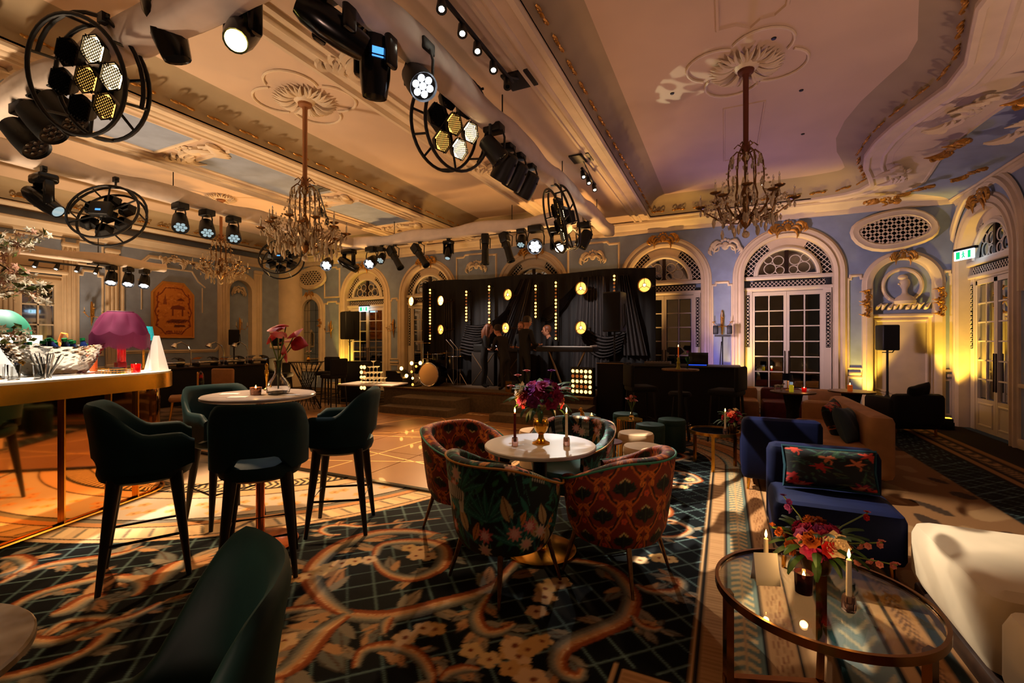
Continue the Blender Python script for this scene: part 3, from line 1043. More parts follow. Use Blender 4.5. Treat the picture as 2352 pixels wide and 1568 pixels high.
# ---------------------------------------------------------------- carpet and dance floor
SCROLLS = [
    ([(-2.27, 1.72), (-2.1, 1.84), (-1.88, 1.88), (-1.69, 1.95), (-1.56, 2.07), (-1.46, 2.2), (-1.34, 2.35), (-1.28, 2.5), (-1.28, 2.73), (-1.29, 2.88)], 0.11),
    ([(-1.87, 1.88), (-2.06, 1.92), (-2.27, 2.01), (-2.41, 2.11), (-2.52, 2.27), (-2.57, 2.52), (-2.48, 2.77), (-2.27, 2.91), (-2.05, 2.95), (-1.93, 2.92)], 0.12),
    ([(-2.22, 2.48), (-2.29, 2.62), (-2.21, 2.73), (-2.04, 2.81), (-1.88, 2.79), (-1.78, 2.68), (-1.72, 2.52), (-1.78, 2.36), (-1.91, 2.32), (-2.06, 2.36), (-2.2, 2.45)], 0.1),
    ([(-1.88, 1.88), (-1.89, 1.75), (-1.86, 1.63), (-1.82, 1.51), (-1.82, 1.43), (-1.85, 1.38)], 0.12),
    ([(-1.65, 1.97), (-1.64, 1.91), (-1.59, 1.84)], 0.06),
    ([(-1.29, 2.88), (-0.99, 2.99), (-0.71, 3.0), (-0.54, 2.82), (-0.49, 2.66), (-0.5, 2.48), (-0.6, 2.32), (-0.69, 2.19), (-0.72, 2.09), (-0.7, 2.0), (-0.65, 1.96), (-0.59, 1.97), (-0.59, 2.03)], 0.1),
    ([(-0.5, 2.87), (-0.42, 2.83), (-0.33, 2.85), (-0.26, 2.9), (-0.24, 2.99), (-0.27, 3.06), (-0.34, 3.05)], 0.07),
    ([(-0.46, 2.54), (-0.41, 2.47), (-0.34, 2.46), (-0.3, 2.5)], 0.05),
    ([(-1.28, 2.4), (-1.25, 2.21), (-1.2, 2.12), (-1.12, 2.07), (-1.05, 2.11), (-1.01, 2.2)], 0.08),
    ([(-1.54, 1.59), (-1.59, 1.69), (-1.53, 1.76), (-1.43, 1.79), (-1.31, 1.77), (-1.2, 1.7), (-1.17, 1.66)], 0.07),
    ([(-1.14, 1.69), (-1.13, 1.75), (-1.08, 1.8), (-1.02, 1.82)], 0.06),
    ([(-2.71, 2.64), (-2.79, 2.6), (-2.9, 2.63), (-2.92, 2.71), (-2.83, 2.78), (-2.66, 2.83), (-2.42, 3.04), (-2.19, 3.24)], 0.05),
    ([(-4.07, 1.21), (-4.12, 1.32), (-4.11, 1.46), (-4.0, 1.58), (-3.92, 1.66), (-3.86, 1.77), (-3.86, 1.88)], 0.09),
    ([(-3.53, 1.05), (-3.65, 1.14), (-3.7, 1.25), (-3.67, 1.37), (-3.6, 1.49), (-3.51, 1.55), (-3.38, 1.59), (-3.26, 1.57), (-3.18, 1.51), (-3.18, 1.48)], 0.09),
    ([(-3.39, 1.0), (-3.29, 1.01), (-3.23, 1.03), (-3.1, 1.06), (-3.02, 1.11), (-3.0, 1.19), (-2.98, 1.28), (-2.93, 1.37), (-2.93, 1.48), (-2.94, 1.52)], 0.08),
    ([(-3.18, 1.62), (-3.28, 1.72), (-3.34, 1.82), (-3.37, 1.87)], 0.14),
    ([(-3.35, 1.19), (-3.33, 1.26), (-3.37, 1.36), (-3.31, 1.4)], 0.12),
    ([(-4.54, 1.35), (-4.48, 1.4), (-4.36, 1.41), (-4.23, 1.38), (-4.17, 1.3)], 0.09),
]
BLOOMS = [(-1.47, 1.86), (-1.37, 1.98), (-1.43, 1.96), (-1.12, 1.92), (-1.01, 1.9), (-0.94, 1.99), (-0.89, 1.98), (-0.94, 2.04), (-0.86, 2.09), (-0.83, 2.13), (-0.87, 2.04), (-0.99, 2.59), (-0.97, 2.67), (-0.93, 2.69), (-0.96, 2.5), (-0.95, 2.35), (-1.99, 2.69), (-2.08, 2.68), (-1.88, 2.63), (-1.96, 2.6), (-2.51, 1.98), (-2.45, 2.04), (-2.42, 2.1), (-2.39, 2.18), (-2.38, 2.24), (-2.35, 2.3), (-2.29, 2.36), (-2.22, 2.42), (-2.01, 1.55), (-2.0, 1.58), (-2.01, 1.52), (-0.89, 1.89), (-0.84, 1.89), (-0.8, 1.87), (-0.77, 1.87), (-0.53, 3.2), (-0.41, 3.29), (-0.35, 3.3)]
CA = Canvas(-5.6, 0.4, 3.9, 10.9, 0.008, (6, 9, 10))
yy, xx = np.mgrid[0:CA.h, 0:CA.w]
GX, GY = CA.x0 + xx * CA.res, CA.y0 + yy * CA.res


def smooth_path(p, n=8):
    p = np.asarray(p, float)
    out = []
    q = np.vstack([2 * p[0] - p[1], p, 2 * p[-1] - p[-2]])
    for i in range(1, len(q) - 2):
        for k in range(n):
            t = k / n
            a, b_, c, d_ = q[i - 1], q[i], q[i + 1], q[i + 2]
            out.append(.5 * ((2 * b_) + (-a + c) * t + (2 * a - 5 * b_ + 4 * c - d_) * t * t + (-a + 3 * b_ - 3 * c + d_) * t ** 3))
    out.append(p[-1])
    return np.array(out)


# diamond lattice
st = .155
for sgn in (1, -1):
    v = (GX + sgn * GY) / (st * 1.414)
    CA.a[np.abs(v - np.round(v)) < .032] = s2l((92, 112, 106))


def acanthus(cv, pts, w, rnd, leaves=True):
    P = smooth_path(pts)
    n = len(P)
    t = np.linspace(0, 1, n)
    ws = w * (.35 + .75 * np.sin(PI * np.clip(t * .9 + .08, 0, 1)))
    g = np.gradient(P, axis=0)
    g /= np.hypot(g[:, 0], g[:, 1])[:, None] + 1e-9
    nm = np.stack([-g[:, 1], g[:, 0]], 1)
    if leaves:
        for i in range(4, n - 3, max(4, n // 9)):
            s_ = 1 if (i // 3) % 2 else -1
            an = math.atan2(g[i, 1], g[i, 0]) + s_ * rnd.uniform(.5, .95)
            c = P[i] + nm[i] * s_ * ws[i] * .3
            L = w * rnd.uniform(1.5, 2.6)
            cv.leaf(c[0], c[1], an, L, L * .42, (70, 62, 50))
            cv.leaf(c[0], c[1], an, L * .95, L * .34, rnd.choice([(128, 116, 98), (156, 130, 98), (178, 122, 78), (110, 108, 96)]), (84, 60, 40))
            cv.leaf(c[0], c[1], an + s_ * .35, L * .7, L * .22, rnd.choice([(190, 140, 92), (140, 126, 104)]))
    cv.stroke(P, ws * 1.12, (40, 26, 16))
    for (o_, w_, col) in ((-.4, .22, (96, 92, 80)), (-.24, .2, (132, 124, 106)), (-.08, .2, (178, 150, 114)), (.08, .2, (206, 150, 98)), (.24, .2, (186, 108, 56)), (.4, .22, (146, 72, 32))):
        cv.stroke(P + nm * ws[:, None] * o_, ws * w_ * 1.08, col)
    cv.stroke(P + nm * ws[:, None] * .17, ws * .05, (226, 180, 128))


rnd = random.Random(4)
extra = []
for (ox, oy, fl, s_) in ((-1.6, 5.2, 1, 1), (-.9, 4.3, -1, .9), (-2.0, 6.4, -1, 1.1), (-.9, 6.2, 1, .9), (-3.2, 1.0, 1, .8), (-1.2, 1.3, 1, 1), (-.6, 5.4, -1, .7), (-.55, 3.8, 1, .6)):
    extra.append(([(ox - .6 * s_, oy + .1 * fl), (ox - .2 * s_, oy - .25 * fl * s_), (ox + .3 * s_, oy - .2 * fl * s_), (ox + .5 * s_, oy + .15 * fl * s_), (ox + .25 * s_, oy + .38 * fl * s_), (ox, oy + .25 * fl * s_), (ox + .05, oy + .08 * fl)], .09 * s_))
for p, w in extra + SCROLLS:
    acanthus(CA, p, w, rnd)
for (x, y) in BLOOMS + [(-.9 + .1 * k, 4.9 + .07 * (k % 3)) for k in range(5)] + [(-1.9 + .09 * k, 5.8 + .06 * (k % 2)) for k in range(6)] + [(-.4, 5.0), (-.35, 5.3), (-.5, 6.6)]:
    CA.flower(x, y, .062 + rnd.uniform(-.008, .012), rnd.choice([(214, 172, 112), (206, 156, 92), (222, 180, 130)]), (128, 62, 30), 5, rnd.uniform(0, 3))

# the striped border that bounds the dark field on the right and curves round at the far end
cx, cy, rc = -1.45, 6.0, 1.32
din = np.where((GX > cx) & (GY > cy), np.hypot(GX - cx, GY - cy) - rc, np.maximum(GX - (cx + rc), GY - (cy + rc)))
D = np.where(GX > 2.2, -9, din)
D = np.where((GY < 2.13), np.maximum(D, np.minimum(GX + .45, 2.13 - GY)), D)
S_ = np.where((GX > cx) & (GY > cy), np.arctan2(GY - cy, GX - cx) * 2.2, GY)
BANDS = [(-.02, .0, (196, 150, 100)), (.0, .02, (14, 12, 10)), (.02, .13, (182, 134, 86)), (.13, .145, (14, 12, 10)), (.145, .30, (108, 116, 100)), (.30, .315, (16, 12, 10)), (.315, .45, (176, 124, 76)), (.45, .462, (14, 12, 10)), (.462, .6, (186, 138, 90)), (.6, .64, (20, 44, 44)), (.64, .84, (116, 122, 112)), (.84, .86, (12, 12, 10)), (.86, .92, (172, 122, 74)), (.92, .94, (12, 12, 10)), (.94, 1.06, (160, 108, 62)), (1.06, 1.12, (30, 34, 30))]
for (a, c, col) in BANDS:
    CA.a[(D >= a) & (D < c)] = s2l(col)
field = D >= 1.12
wis = np.sin(GX * 9 + 2.2 * np.sin(GY * 2.1) + 1.3 * np.sin(GX * 5 + GY * 3.3)) * np.sin(GY * 6 + 1.5 * np.sin(GX * 4.2))
fc = np.where(wis[..., None] > .62, np.array(s2l((58, 40, 26))), np.where(wis[..., None] < -.55, np.array(s2l((150, 112, 72))), np.array(s2l((128, 88, 52)))))
CA.a[field] = fc[field]
# leaf chains inside the bands, set along the border
def along(cond, d0, d1, per, amp, col, k=1.0):
    ph = (S_ / per + k * np.abs(D - (d0 + d1) / 2) / (d1 - d0) * 1.2) % 1.0
    mk = (D > d0) & (D < d1) & (ph < amp) & cond
    CA.a[mk] = s2l(col)
ok_ = D > -1
along(ok_, .165, .28, .07, .5, (206, 164, 108))
along(ok_, .215, .232, .07, 1.1, (190, 146, 96))
along(ok_, .34, .42, .19, .3, (128, 76, 40), 3)
along(ok_, .03, .12, .03, .35, (158, 112, 70), 0)
along(ok_, .66, .82, .15, .3, (178, 156, 120), -1.6)
along(ok_, .97, 1.03, .06, .5, (90, 56, 32), 2)
# aisle edge border along the right wall
for (a, c, col) in ((2.72, 2.76, (20, 16, 12)), (2.76, 2.84, (150, 104, 62)), (2.84, 2.88, (20, 16, 12)), (2.88, 3.06, (70, 52, 36)), (3.06, 3.1, (20, 16, 12)), (3.1, 3.2, (150, 104, 62)), (3.2, 3.9, (34, 26, 24))):
    CA.a[(GX >= a) & (GX < c)] = s2l(col)
mk = (GX > 2.9) & (GX < 3.04) & (((GY / .08 + np.abs(GX - 2.97) * 9) % 1.0) < .5)
CA.a[mk] = s2l((160, 118, 76))

# round medallion under the dance floor
rr_ = 3.55 - np.hypot(GX + 5.85, GY - 4.92)
TH_ = np.arctan2(GY - 4.92, GX + 5.85) * 3.55
for (a, c, col) in ((0, .05, (206, 160, 112)), (.05, .065, (24, 20, 16)), (.065, .27, (208, 170, 124)), (.27, .285, (26, 22, 18)), (.285, .36, (196, 136, 84)), (.36, .42, (120, 110, 92)), (.42, .44, (40, 30, 22)), (.44, .95, (196, 172, 146)), (.95, .97, (60, 42, 28)), (.97, 1.13, (204, 160, 116)), (1.13, 1.15, (30, 24, 18)), (1.15, 1.4, (40, 40, 34)), (1.4, 1.42, (196, 150, 100)), (1.42, 9, (200, 168, 134))):
    CA.a[(rr_ >= a) & (rr_ < c)] = s2l(col)
ph = (TH_ / .19 + (rr_ - .17) * 2.2) % 1.0
CA.a[(rr_ > .085) & (rr_ < .25) & (ph < .45)] = s2l((226, 188, 136))
CA.a[(rr_ > .085) & (rr_ < .25) & (ph > .85)] = s2l((128, 112, 88))
ph = (TH_ / .1 + np.abs(rr_ - 1.275) * 7) % 1.0
CA.a[(rr_ > 1.17) & (rr_ < 1.38) & (ph < .5)] = s2l((220, 180, 128))
for k in range(60):
    an = -1.7 + 1.9 * k / 60
    r_ = 3.55 - .68 + .13 * math.sin(k * 1.9)
    CA.flower(-5.85 + r_ * math.cos(an), 4.92 + r_ * math.sin(an), .055, (214, 158, 100), (150, 84, 44), 5, k)

M_CARPET = mat('woven_carpet', (100, 80, 60), 0.92, attr='Col', bump=0.35, bscale=420, spec=0.15)
xs = np.concatenate([np.arange(-13.3, -5.2, .4), np.arange(-5.2, 1.6, .0105), np.arange(1.6, 3.76, .025)])
ys = np.concatenate([np.arange(-5.0, .8, .4), np.arange(.8, 4.05, .0105), np.arange(4.05, 7.4, .022), np.arange(7.4, 10.82, .06)])
me, fx, fy = gridmesh('floor', xs, ys, lambda x, y: (x, y, np.zeros_like(x)), M_CARPET)
cc = CA.sample(fx, fy)
far = (fx < -5.55) | (fy < .42)
cc[far] = s2l((44, 36, 28))
w_ = (fx < -5.55) & ((np.floor(fx * 2.3) + np.floor(fy * 2.3)) % 2 > 0)
cc[w_] = s2l((110, 88, 64))
paint(me, cc)
floor = tag(obj('floor', me), kind='structure')

# dance floor: polished panels with brass inlay lines
M_DANCE = mat('polished_walnut_panel', (142, 98, 60), 0.3, var=0.12, vscale=1.5, coat=0.2)
DX0, DX1, DY0, DY1 = -9.4, -2.45, 3.78, 8.0
dance = thing('dance_floor', 'polished brown dance floor with fine brass inlay lines before the stage', 'dance floor')
nx, ny = 6, 4
pw, ph_ = (DX1 - DX0) / nx, (DY1 - DY0) / ny
b = MB(); b.box((0, 0, .011), (pw - .012, ph_ - .012, .022))
pm = b.mesh('panel', M_DANCE, 0)
for i in range(nx):
    for j in range(ny):
        obj('panel', pm, dance, (DX0 + pw * (i + .5), DY0 + ph_ * (j + .5), 0))
b = MB(); b.box(((DX0 + DX1) / 2, DY0 - .02, .012), (DX1 - DX0 + .08, .05, .024)); b.box((DX1 + .02, (DY0 + DY1) / 2, .012), (.05, DY1 - DY0, .024))
b.build('edge_trim', M_BLACKG, dance, smooth=0)
inl = [((-2.6, 4.4), (-8.0, 5.4)), ((-2.6, 6.2), (-8.6, 4.6)), ((-4.2, 3.9), (-3.9, 7.9)), ((-6.3, 3.9), (-5.2, 7.9)), ((-7.8, 3.9), (-2.6, 7.4)), ((-2.6, 5.2), (-5.5, 7.9)), ((-9.2, 6.0), (-5.6, 7.9)), ((-5.1, 3.9), (-2.6, 4.9)), ((-8.9, 7.6), (-2.6, 6.9))]
for (p, q) in inl:
    dx, dy = q[0] - p[0], q[1] - p[1]
    L = math.hypot(dx, dy)
    b = MB(); b.box((0, 0, .0225), (L, .018, .003))
    b.build('brass_inlay', mat('satin_brass_line', (236, 184, 110), .45, .35), dance, ((p[0] + q[0]) / 2, (p[1] + q[1]) / 2, 0), (0, 0, math.atan2(dy, dx)), smooth=0)


# ---------------------------------------------------------------- upholstered chairs
def sstep(a, b_, x):
    t = min(1, max(0, (x - a) / (b_ - a)))
    return t * t * (3 - 2 * t)


def shell_mesh(name, m, seat, hb, ha, rx=.29, ry=.27, th=.055, gap=.09, fwd=.2, lean=.14):
    rows = []
    n = 48
    for i in range(n + 1):
        s = -1 + 2 * i / n
        sg = 1 if s >= 0 else -1
        q = abs(s)
        if q <= .62:
            a = R(100) * q / .62
            x, y = rx * math.sin(a), -ry * math.cos(a)
            nx, ny = math.sin(a), -math.cos(a)
        else:
            a = R(100)
            x = rx * math.sin(a) - (q - .62) / .38 * .015
            y = -ry * math.cos(a) + (q - .62) / .38 * fwd
            nx, ny = 1, 0
        x *= sg; nx *= sg
        w = 1 - sstep(R(38), R(95), a)
        zt = ha + (hb - ha) * w - (0.05 * sstep(.85, 1, q))
        zb = seat - .02 + gap * (1 - sstep(R(22), R(42), a)) + .03 * sstep(.8, 1, q)
        lean_ = lean * w
        ring = []
        H = zt - zb
        for (k, off) in ((0, 0), (.3, 0), (.6, .0), (.88, 0), (.97, .25), (1.0, .5), (.97, .75), (.88, 1), (.6, 1), (.3, 1), (0, 1), (-.02, .5)):
            z = zb + H * k
            o = -th * off * (.8 + .2 * (1 - k)) + lean_ * max(0, k) ** 1.3 * H * .9
            ring.append((x + nx * o, y + ny * o, z))
        rows.append(ring)
    b_ = MB()
    b_.surf(rows, True)
    K = 12
    b_.f.append(tuple(range(K))); b_.m.append(0)
    b_.f.append(tuple(range(n * K + K - 1, n * K - 1, -1))); b_.m.append(0)
    return b_.mesh(name, m, 60)


def make_shell_chair(name, label, seat, hb, ha, foot, group, mshell, mseat):
    t = thing(name, label, 'chair', group=group)
    obj('backrest_shell', shell_mesh('backrest_shell', mshell, seat, hb, ha), t)
    b_ = MB()
    b_.lathe([(0, seat - .1), (.2, seat - .1), (.235, seat - .08), (.25, seat - .04), (.245, seat), (.2, seat + .025), (0, seat + .03)], 28, cap=False)
    b_.build('seat', mseat, t, (0, .0, 0))
    for sx in (-1, 1):
        for sy in (-1, 1):
            b_ = MB()
            b_.tube([(sx * .15, sy * .15, seat - .06), (sx * .21, sy * .22, 0)], [.038, .015], 10)
            b_.build('leg', M_BLACK, t)
    if foot:
        z = foot
        k = .21 - .06 * z / seat
        k2 = .22 - .07 * z / seat
        b_ = MB(); b_.tube([(-k, -k2, z), (-k, k2, z), (k, k2, z), (k, -k2, z)], .009, 8, closed=True)
        b_.build('footrest', M_BLACK, t)
    return t


c1 = make_shell_chair('bar_chair', 'teal velvet bar chair seen side-on beside the brass bar, nearest the left edge', .72, 1.12, .93, .27, 'teal bar chairs round the high table', M_TEAL, M_TEAL)
c1.location = (-3.42, 1.68, 0); c1.rotation_euler = (0, 0, R(62 - 90))
dup(c1, (-2.78, 2.02, 0), R(140 - 90), 'teal velvet bar chair with its rounded back to the viewer before the high table')
dup(c1, (-2.82, 2.76, 0), R(214 - 90), 'teal velvet bar chair right of the high table with its back to the dance floor')
dup(c1, (-3.86, 2.48, 0), R(-8 - 90), 'teal velvet bar chair half hidden behind the high table, opening towards the viewer')
fg = make_shell_chair('dining_chair', 'dark green velvet armchair cut off by the bottom edge, beside the stone-topped table', .48, .95, .54, 0, 'dining chairs', M_EMERALD, M_EMERALD)
fg.location = (-1.27, .58, 0); fg.rotation_euler = (0, 0, R(240 - 90)); fg.scale = (1.12, 1.12, .98)

# ------------------------------------------------ printed tub chairs
def botanical():
    c = Canvas(0, 0, 1.8, 1.3, .004, (8, 26, 28))
    r_ = random.Random(21)
    for i in range(800):
        x, y = r_.uniform(0, 1.8), r_.uniform(0, 1.3)
        an = PI / 2 + r_.uniform(-1.2, 1.2)
        c.leaf(x, y, an, r_.uniform(.05, .15), r_.uniform(.015, .035), r_.choice([(20, 82, 76), (34, 112, 100), (10, 46, 46), (50, 120, 84), (18, 70, 90), (10, 30, 34)]), (60, 130, 110))
    for i in range(44):
        x, y = .04 + .041 * i + r_.uniform(-.03, .03), r_.uniform(0, 1.1)
        k = r_.randint(0, 2)
        if k == 0:
            for j in range(6):
                c.stroke([(x + .016 * j, y), (x + .016 * j + .01, y + .1), (x + .016 * j, y + .22)], .006, (206, 206, 188))
        elif k == 1:
            for j in range(9):
                c.leaf(x, y, PI / 2 + (j - 4) * .3, .2, .035, (20, 78, 80) if j % 2 else (30, 110, 104), (90, 160, 150))
        else:
            c.leaf(x, y, PI / 2 + .3, .16, .07, (196, 168, 120), (120, 84, 50)); c.leaf(x + .05, y - .04, 1.2, .13, .05, (214, 140, 70), (120, 70, 40))
    for i in range(60):
        x, y = r_.uniform(0, 1.8), r_.uniform(0, 1.3)
        cl = r_.choice([(214, 110, 110), (226, 150, 140), (196, 96, 60), (176, 120, 80), (220, 200, 176)])
        for ring in (1.0, .6):
            for j in range(9):
                c.leaf(x, y, 2 * PI * j / 9 + ring, .055 * ring, .02 * ring, cl if ring == 1 else (240, 190, 180))
    # striped animals
    for (ax, ay) in ((.78, .34), (.3, .9), (1.35, .85)):
        body = [(ax - .12, ay), (ax - .05, ay + .05), (ax + .08, ay + .05), (ax + .14, ay + .02), (ax + .12, ay - .1), (ax + .09, ay - .1), (ax + .08, ay - .03), (ax - .03, ay - .03), (ax - .05, ay - .12), (ax - .08, ay - .12), (ax - .09, ay - .02)]
        c.poly(body, (206, 196, 178))
        for j in range(12):
            c.stroke([(ax - .11 + .02 * j, ay + .05), (ax - .105 + .02 * j, ay), (ax - .115 + .02 * j, ay - .04)], .008, (20, 20, 20))
        c.stroke([(ax - .1, ay), (ax - .13, ay + .09), (ax - .2, ay + .07)], .035, (200, 190, 172))
        for j in range(5):
            c.stroke([(ax - .13 - .01 * j, ay + .03 + .015 * j), (ax - .09 - .012 * j, ay + .03 + .015 * j)], .007, (20, 20, 20))
    return c


def damask():
    c = Canvas(0, 0, 1.8, 1.3, .004, (122, 40, 12))
    P, Q, Z = .27, .165, .74
    for j in range(-1, 9):
        for i in range(-1, 8):
            x0, y0 = i * P + (P / 2 if j % 2 else 0), j * Q
            Y = lambda v: y0 + v * Z
            for s in (-1, 1):
                X = lambda u: x0 + s * u * Z
                c.stroke([(X(.02), Y(-.1)), (X(.1), Y(-.02)), (X(.16), Y(.1)), (X(.12), Y(.2)), (X(.03), Y(.24))], [.016, .022, .026, .022, .01], (44, 16, 8))
                c.stroke([(X(.03), Y(-.1)), (X(.11), Y(-.02)), (X(.17), Y(.1)), (X(.13), Y(.2)), (X(.04), Y(.24))], .01, (196, 96, 24))
                for k in range(4):
                    c.leaf(X(.008), Y(.02 + .01 * k), PI / 2 - s * (.25 + .36 * k), (.13 - .012 * k) * Z, .034, (8, 22, 20), (44, 66, 44))
                c.leaf(X(.07), Y(-.08), PI / 2 + s * .9, .1 * Z, .036, (206, 104, 24), (90, 36, 10))
                c.leaf(X(.13), Y(.07), PI / 2 - s * .2, .09 * Z, .03, (214, 120, 36), (90, 36, 10))
            c.leaf(x0, y0, PI / 2, .16 * Z, .05, (8, 20, 20), (60, 70, 40))
            for k in range(5):
                c.disc(x0 + .012 * (k - 2), Y(.13) + .008 * (2 - abs(k - 2)), .006, (206, 186, 120), 8)
            c.flower(x0 + P / 2, y0 + .02, .02, (206, 76, 30), (60, 60, 90))
    return c


CV_BOT, CV_DAM = botanical(), damask()
M_PRINT = mat('printed_velvet', (80, 60, 40), 0.7, attr='Col', sheen=0.15)


def tub_mesh(name, cv):
    us = np.radians(np.linspace(-138, 138, 321))
    # profile: (arc length along section, radius offset, height fraction, side)
    prof = []
    for k in range(81):
        prof.append((k / 80 * .52, 0, k / 80, 0))
    for k in range(1, 9):
        an = PI * k / 8
        prof.append((.52 + .02 * k, (1 - math.cos(an)) / 2, 1 + .045 * math.sin(an), 1))
    for k in range(1, 51):
        prof.append((.68 + .0072 * k, 1, 1 - .95 * k / 50 * .62, 2))
    vs = np.arange(len(prof))
    pr = np.array([p[:3] for p in prof])

    def P(U, V):
        V = V.astype(int)
        al, off, hf = pr[V, 0], pr[V, 1], pr[V, 2]
        aU = np.abs(np.degrees(U))
        w = np.clip((aU - 40) / 98, 0, 1)
        w = w * w * (3 - 2 * w)
        top = .79 - .17 * w
        z = .26 + (top - .26) * np.minimum(hf, 1.05)
        zf = np.clip((z - .26) / .5, 0, 1)
        ro = .30 + .075 * zf ** .7 - .02 * (1 - np.clip(zf * 6, 0, 1))
        rr = ro - off * .085
        return rr * np.sin(U) * 1.0, -rr * np.cos(U) * .98, z
    me_, fu, fv = gridmesh(name, us, vs, P, M_PRINT)
    s_ = (fu + 2.41) * .36
    paint(me_, cv.sample(s_, pr[fv.astype(int), 0]))
    return me_


def make_tub(name, label, cv, piping, group):
    t = thing(name, label, 'armchair', group=group)
    obj('tub_back', tub_mesh('tub_back', cv), t)
    b_ = MB()
    pts = []
    for i in range(61):
        U = R(-138 + 276 * i / 60)
        w = sstep(40, 138, abs(math.degrees(U)))
        pts.append((.377 * math.sin(U), -.37 * math.cos(U), .79 - .17 * w + .004))
    b_.tube(pts, .007, 6)
    b_.build('piping', piping, t)
    b_ = MB(); b_.lathe([(0, .26), (.27, .26), (.29, .29), (.295, .4), (.29, .44), (.26, .465), (0, .475)], 32, cap=False)
    b_.build('seat_cushion', M_EMERALD, t)
    for (sx, sy) in ((-1, -1), (1, -1), (-1, 1), (1, 1)):
        b_ = MB(); b_.tube([(sx * .19, sy * .19, .27), (sx * .25, sy * .25, 0)], [.018, .009], 8)
        b_.build('leg', M_BRONZE, t)
    return t


M_PIPEY = mat('ochre_piping', (186, 124, 30), .6)
M_PIPEG = mat('green_piping', (40, 120, 92), .6)
ta = make_tub('tub_chair', 'tub armchair in dark botanical zebra print, its back turned to the viewer', CV_BOT, M_PIPEY, 'printed tub chairs round the low table')
ta.location = (-1.27, 2.6, 0); ta.rotation_euler = (0, 0, R(66 - 90))
td = make_tub('tub_chair', 'tub armchair in rust damask print, nearest the striped carpet border', CV_DAM, M_PIPEG, 'printed tub chairs round the low table')
td.location = (-.65, 3.0, 0); td.rotation_euler = (0, 0, R(163 - 90))
dup(td, (-1.9, 3.2, 0), R(-15 - 90), 'tub armchair in rust damask print, left of the round table by the dance floor edge')
dup(ta, (-1.2, 3.75, 0), R(262 - 90), 'tub armchair in botanical print behind the round table, its inside facing the viewer')

# ------------------------------------------------ ottomans
def make_ottoman(label, m, r_, h, group):
    t = thing('ottoman', label, 'ottoman', group=group)
    b_ = MB(); b_.lathe([(r_ * .97, .02), (r_, .05), (r_, h - .1), (r_ * .985, h - .085)], 36); b_.build('body', m, t)
    b_ = MB(); b_.lathe([(r_ * .99, h - .085), (r_ * 1.01, h - .07), (r_ * 1.01, h - .03), (r_ * .96, h - .008), (r_ * .8, h), (0, h)], 36); b_.build('cushion', m, t)
    b_ = MB(); b_.cyl((0, 0, 0), r_ * .9, .025, 30); b_.build('base_ring', M_BRASS, t)
    return t


og = make_ottoman('green velvet ottoman nearest the stage steps, behind the gold parrot', M_EMERALD, .18, .45, 'green ottomans')
og.location = (-1.86, 6.43, 0)
for (x, y, l) in ((-1.46, 5.86, 'green velvet ottoman with a blue glint, just right of the gold parrot'), (-1.33, 6.78, 'green velvet ottoman behind the wire table with the flower vase'), (-.87, 6.03, 'green velvet ottoman directly behind the foremost cream ottomans'), (-.66, 6.55, 'green velvet ottoman rightmost of the group, nearest the bar stools')):
    dup(og, (x, y, 0), 0, l)
oc = make_ottoman('cream velvet ottoman foremost of the pair right of the tub chairs', M_CREAMV, .2, .45, 'cream ottomans')
oc.location = (-.75, 4.74, 0)
for (x, y, l) in ((-.94, 5.4, 'cream velvet ottoman second of the pair, before the green ottomans'), (-1.57, 5.34, 'cream velvet ottoman standing in front of the gold parrot'), (-2.05, 5.05, 'cream velvet ottoman behind the bouquet at the dance floor edge')):
    dup(oc, (x, y, 0), 0, l)

# ------------------------------------------------ sofas and easy chairs on the right
def cushion_mesh(name, w, h, d, m, n=30):
    b_ = MB()
    for s in (-1, 1):
        g = []
        for i in range(n + 1):
            row = []
            for j in range(n + 1):
                u, v = -1 + 2 * i / n, -1 + 2 * j / n
                px = u * (1 - .06 * (1 - v * v)); pz = v * (1 - .06 * (1 - u * u))
                f = max(0, (1 - u ** 4) * (1 - v ** 4)) ** .5
                row.append((px * w / 2, s * d / 2 * f * (1 + .08 * math.sin(7 * u + 3 * v)), pz * h / 2))
            g.append(row)
        b_.surf(g)
    return b_.mesh(name, m, 70)


def floral_cushion(name, w, h, d, seed):
    c = Canvas(0, 0, 1, 1, .008, (10, 14, 14))
    r_ = random.Random(seed)
    for i in range(70):
        c.leaf(r_.random(), r_.random(), r_.uniform(0, 6.3), r_.uniform(.08, .22), r_.uniform(.02, .06), r_.choice([(22, 60, 54), (40, 70, 44), (60, 60, 30), (14, 40, 44)]), (70, 100, 70))
    for i in range(12):
        x, y = r_.random(), r_.random()
        cl = r_.choice([(176, 30, 28), (200, 56, 30), (150, 24, 48), (206, 110, 70)])
        for j in range(7):
            c.leaf(x, y, j * .9 + r_.random(), r_.uniform(.07, .15), .04, cl)
        c.stroke([(x, y), (x + .05, y - .08), (x + .04, y - .16)], .02, cl)
    me_ = cushion_mesh(name, w, h, d, M_PRINT, 80)
    co = np.empty(len(me_.vertices) * 3, np.float32); me_.vertices.foreach_get('co', co); co = co.reshape(-1, 3)
    paint(me_, c.sample(co[:, 0] / w + .5, co[:, 2] / h + .5))
    return me_


def slipper(label, m):
    t = thing('slipper_chair', label, 'easy chair', group='navy velvet chairs')
    b_ = MB(); b_.box((0, -.1, .3), (.7, .52, .32), bev=.05); b_.build('seat', m, t)
    b_ = MB(); b_.box((0, .24, .42), (.7, .2, .62), bev=.06); b_.build('backrest', m, t)
    for sx in (-1, 1):
        for sy in (-.28, .28):
            b_ = MB(); b_.tube([(sx * .28, sy, .16), (sx * .29, sy * 1.02, 0)], [.02, .012], 8); b_.build('leg', M_BRASS, t)
    return t


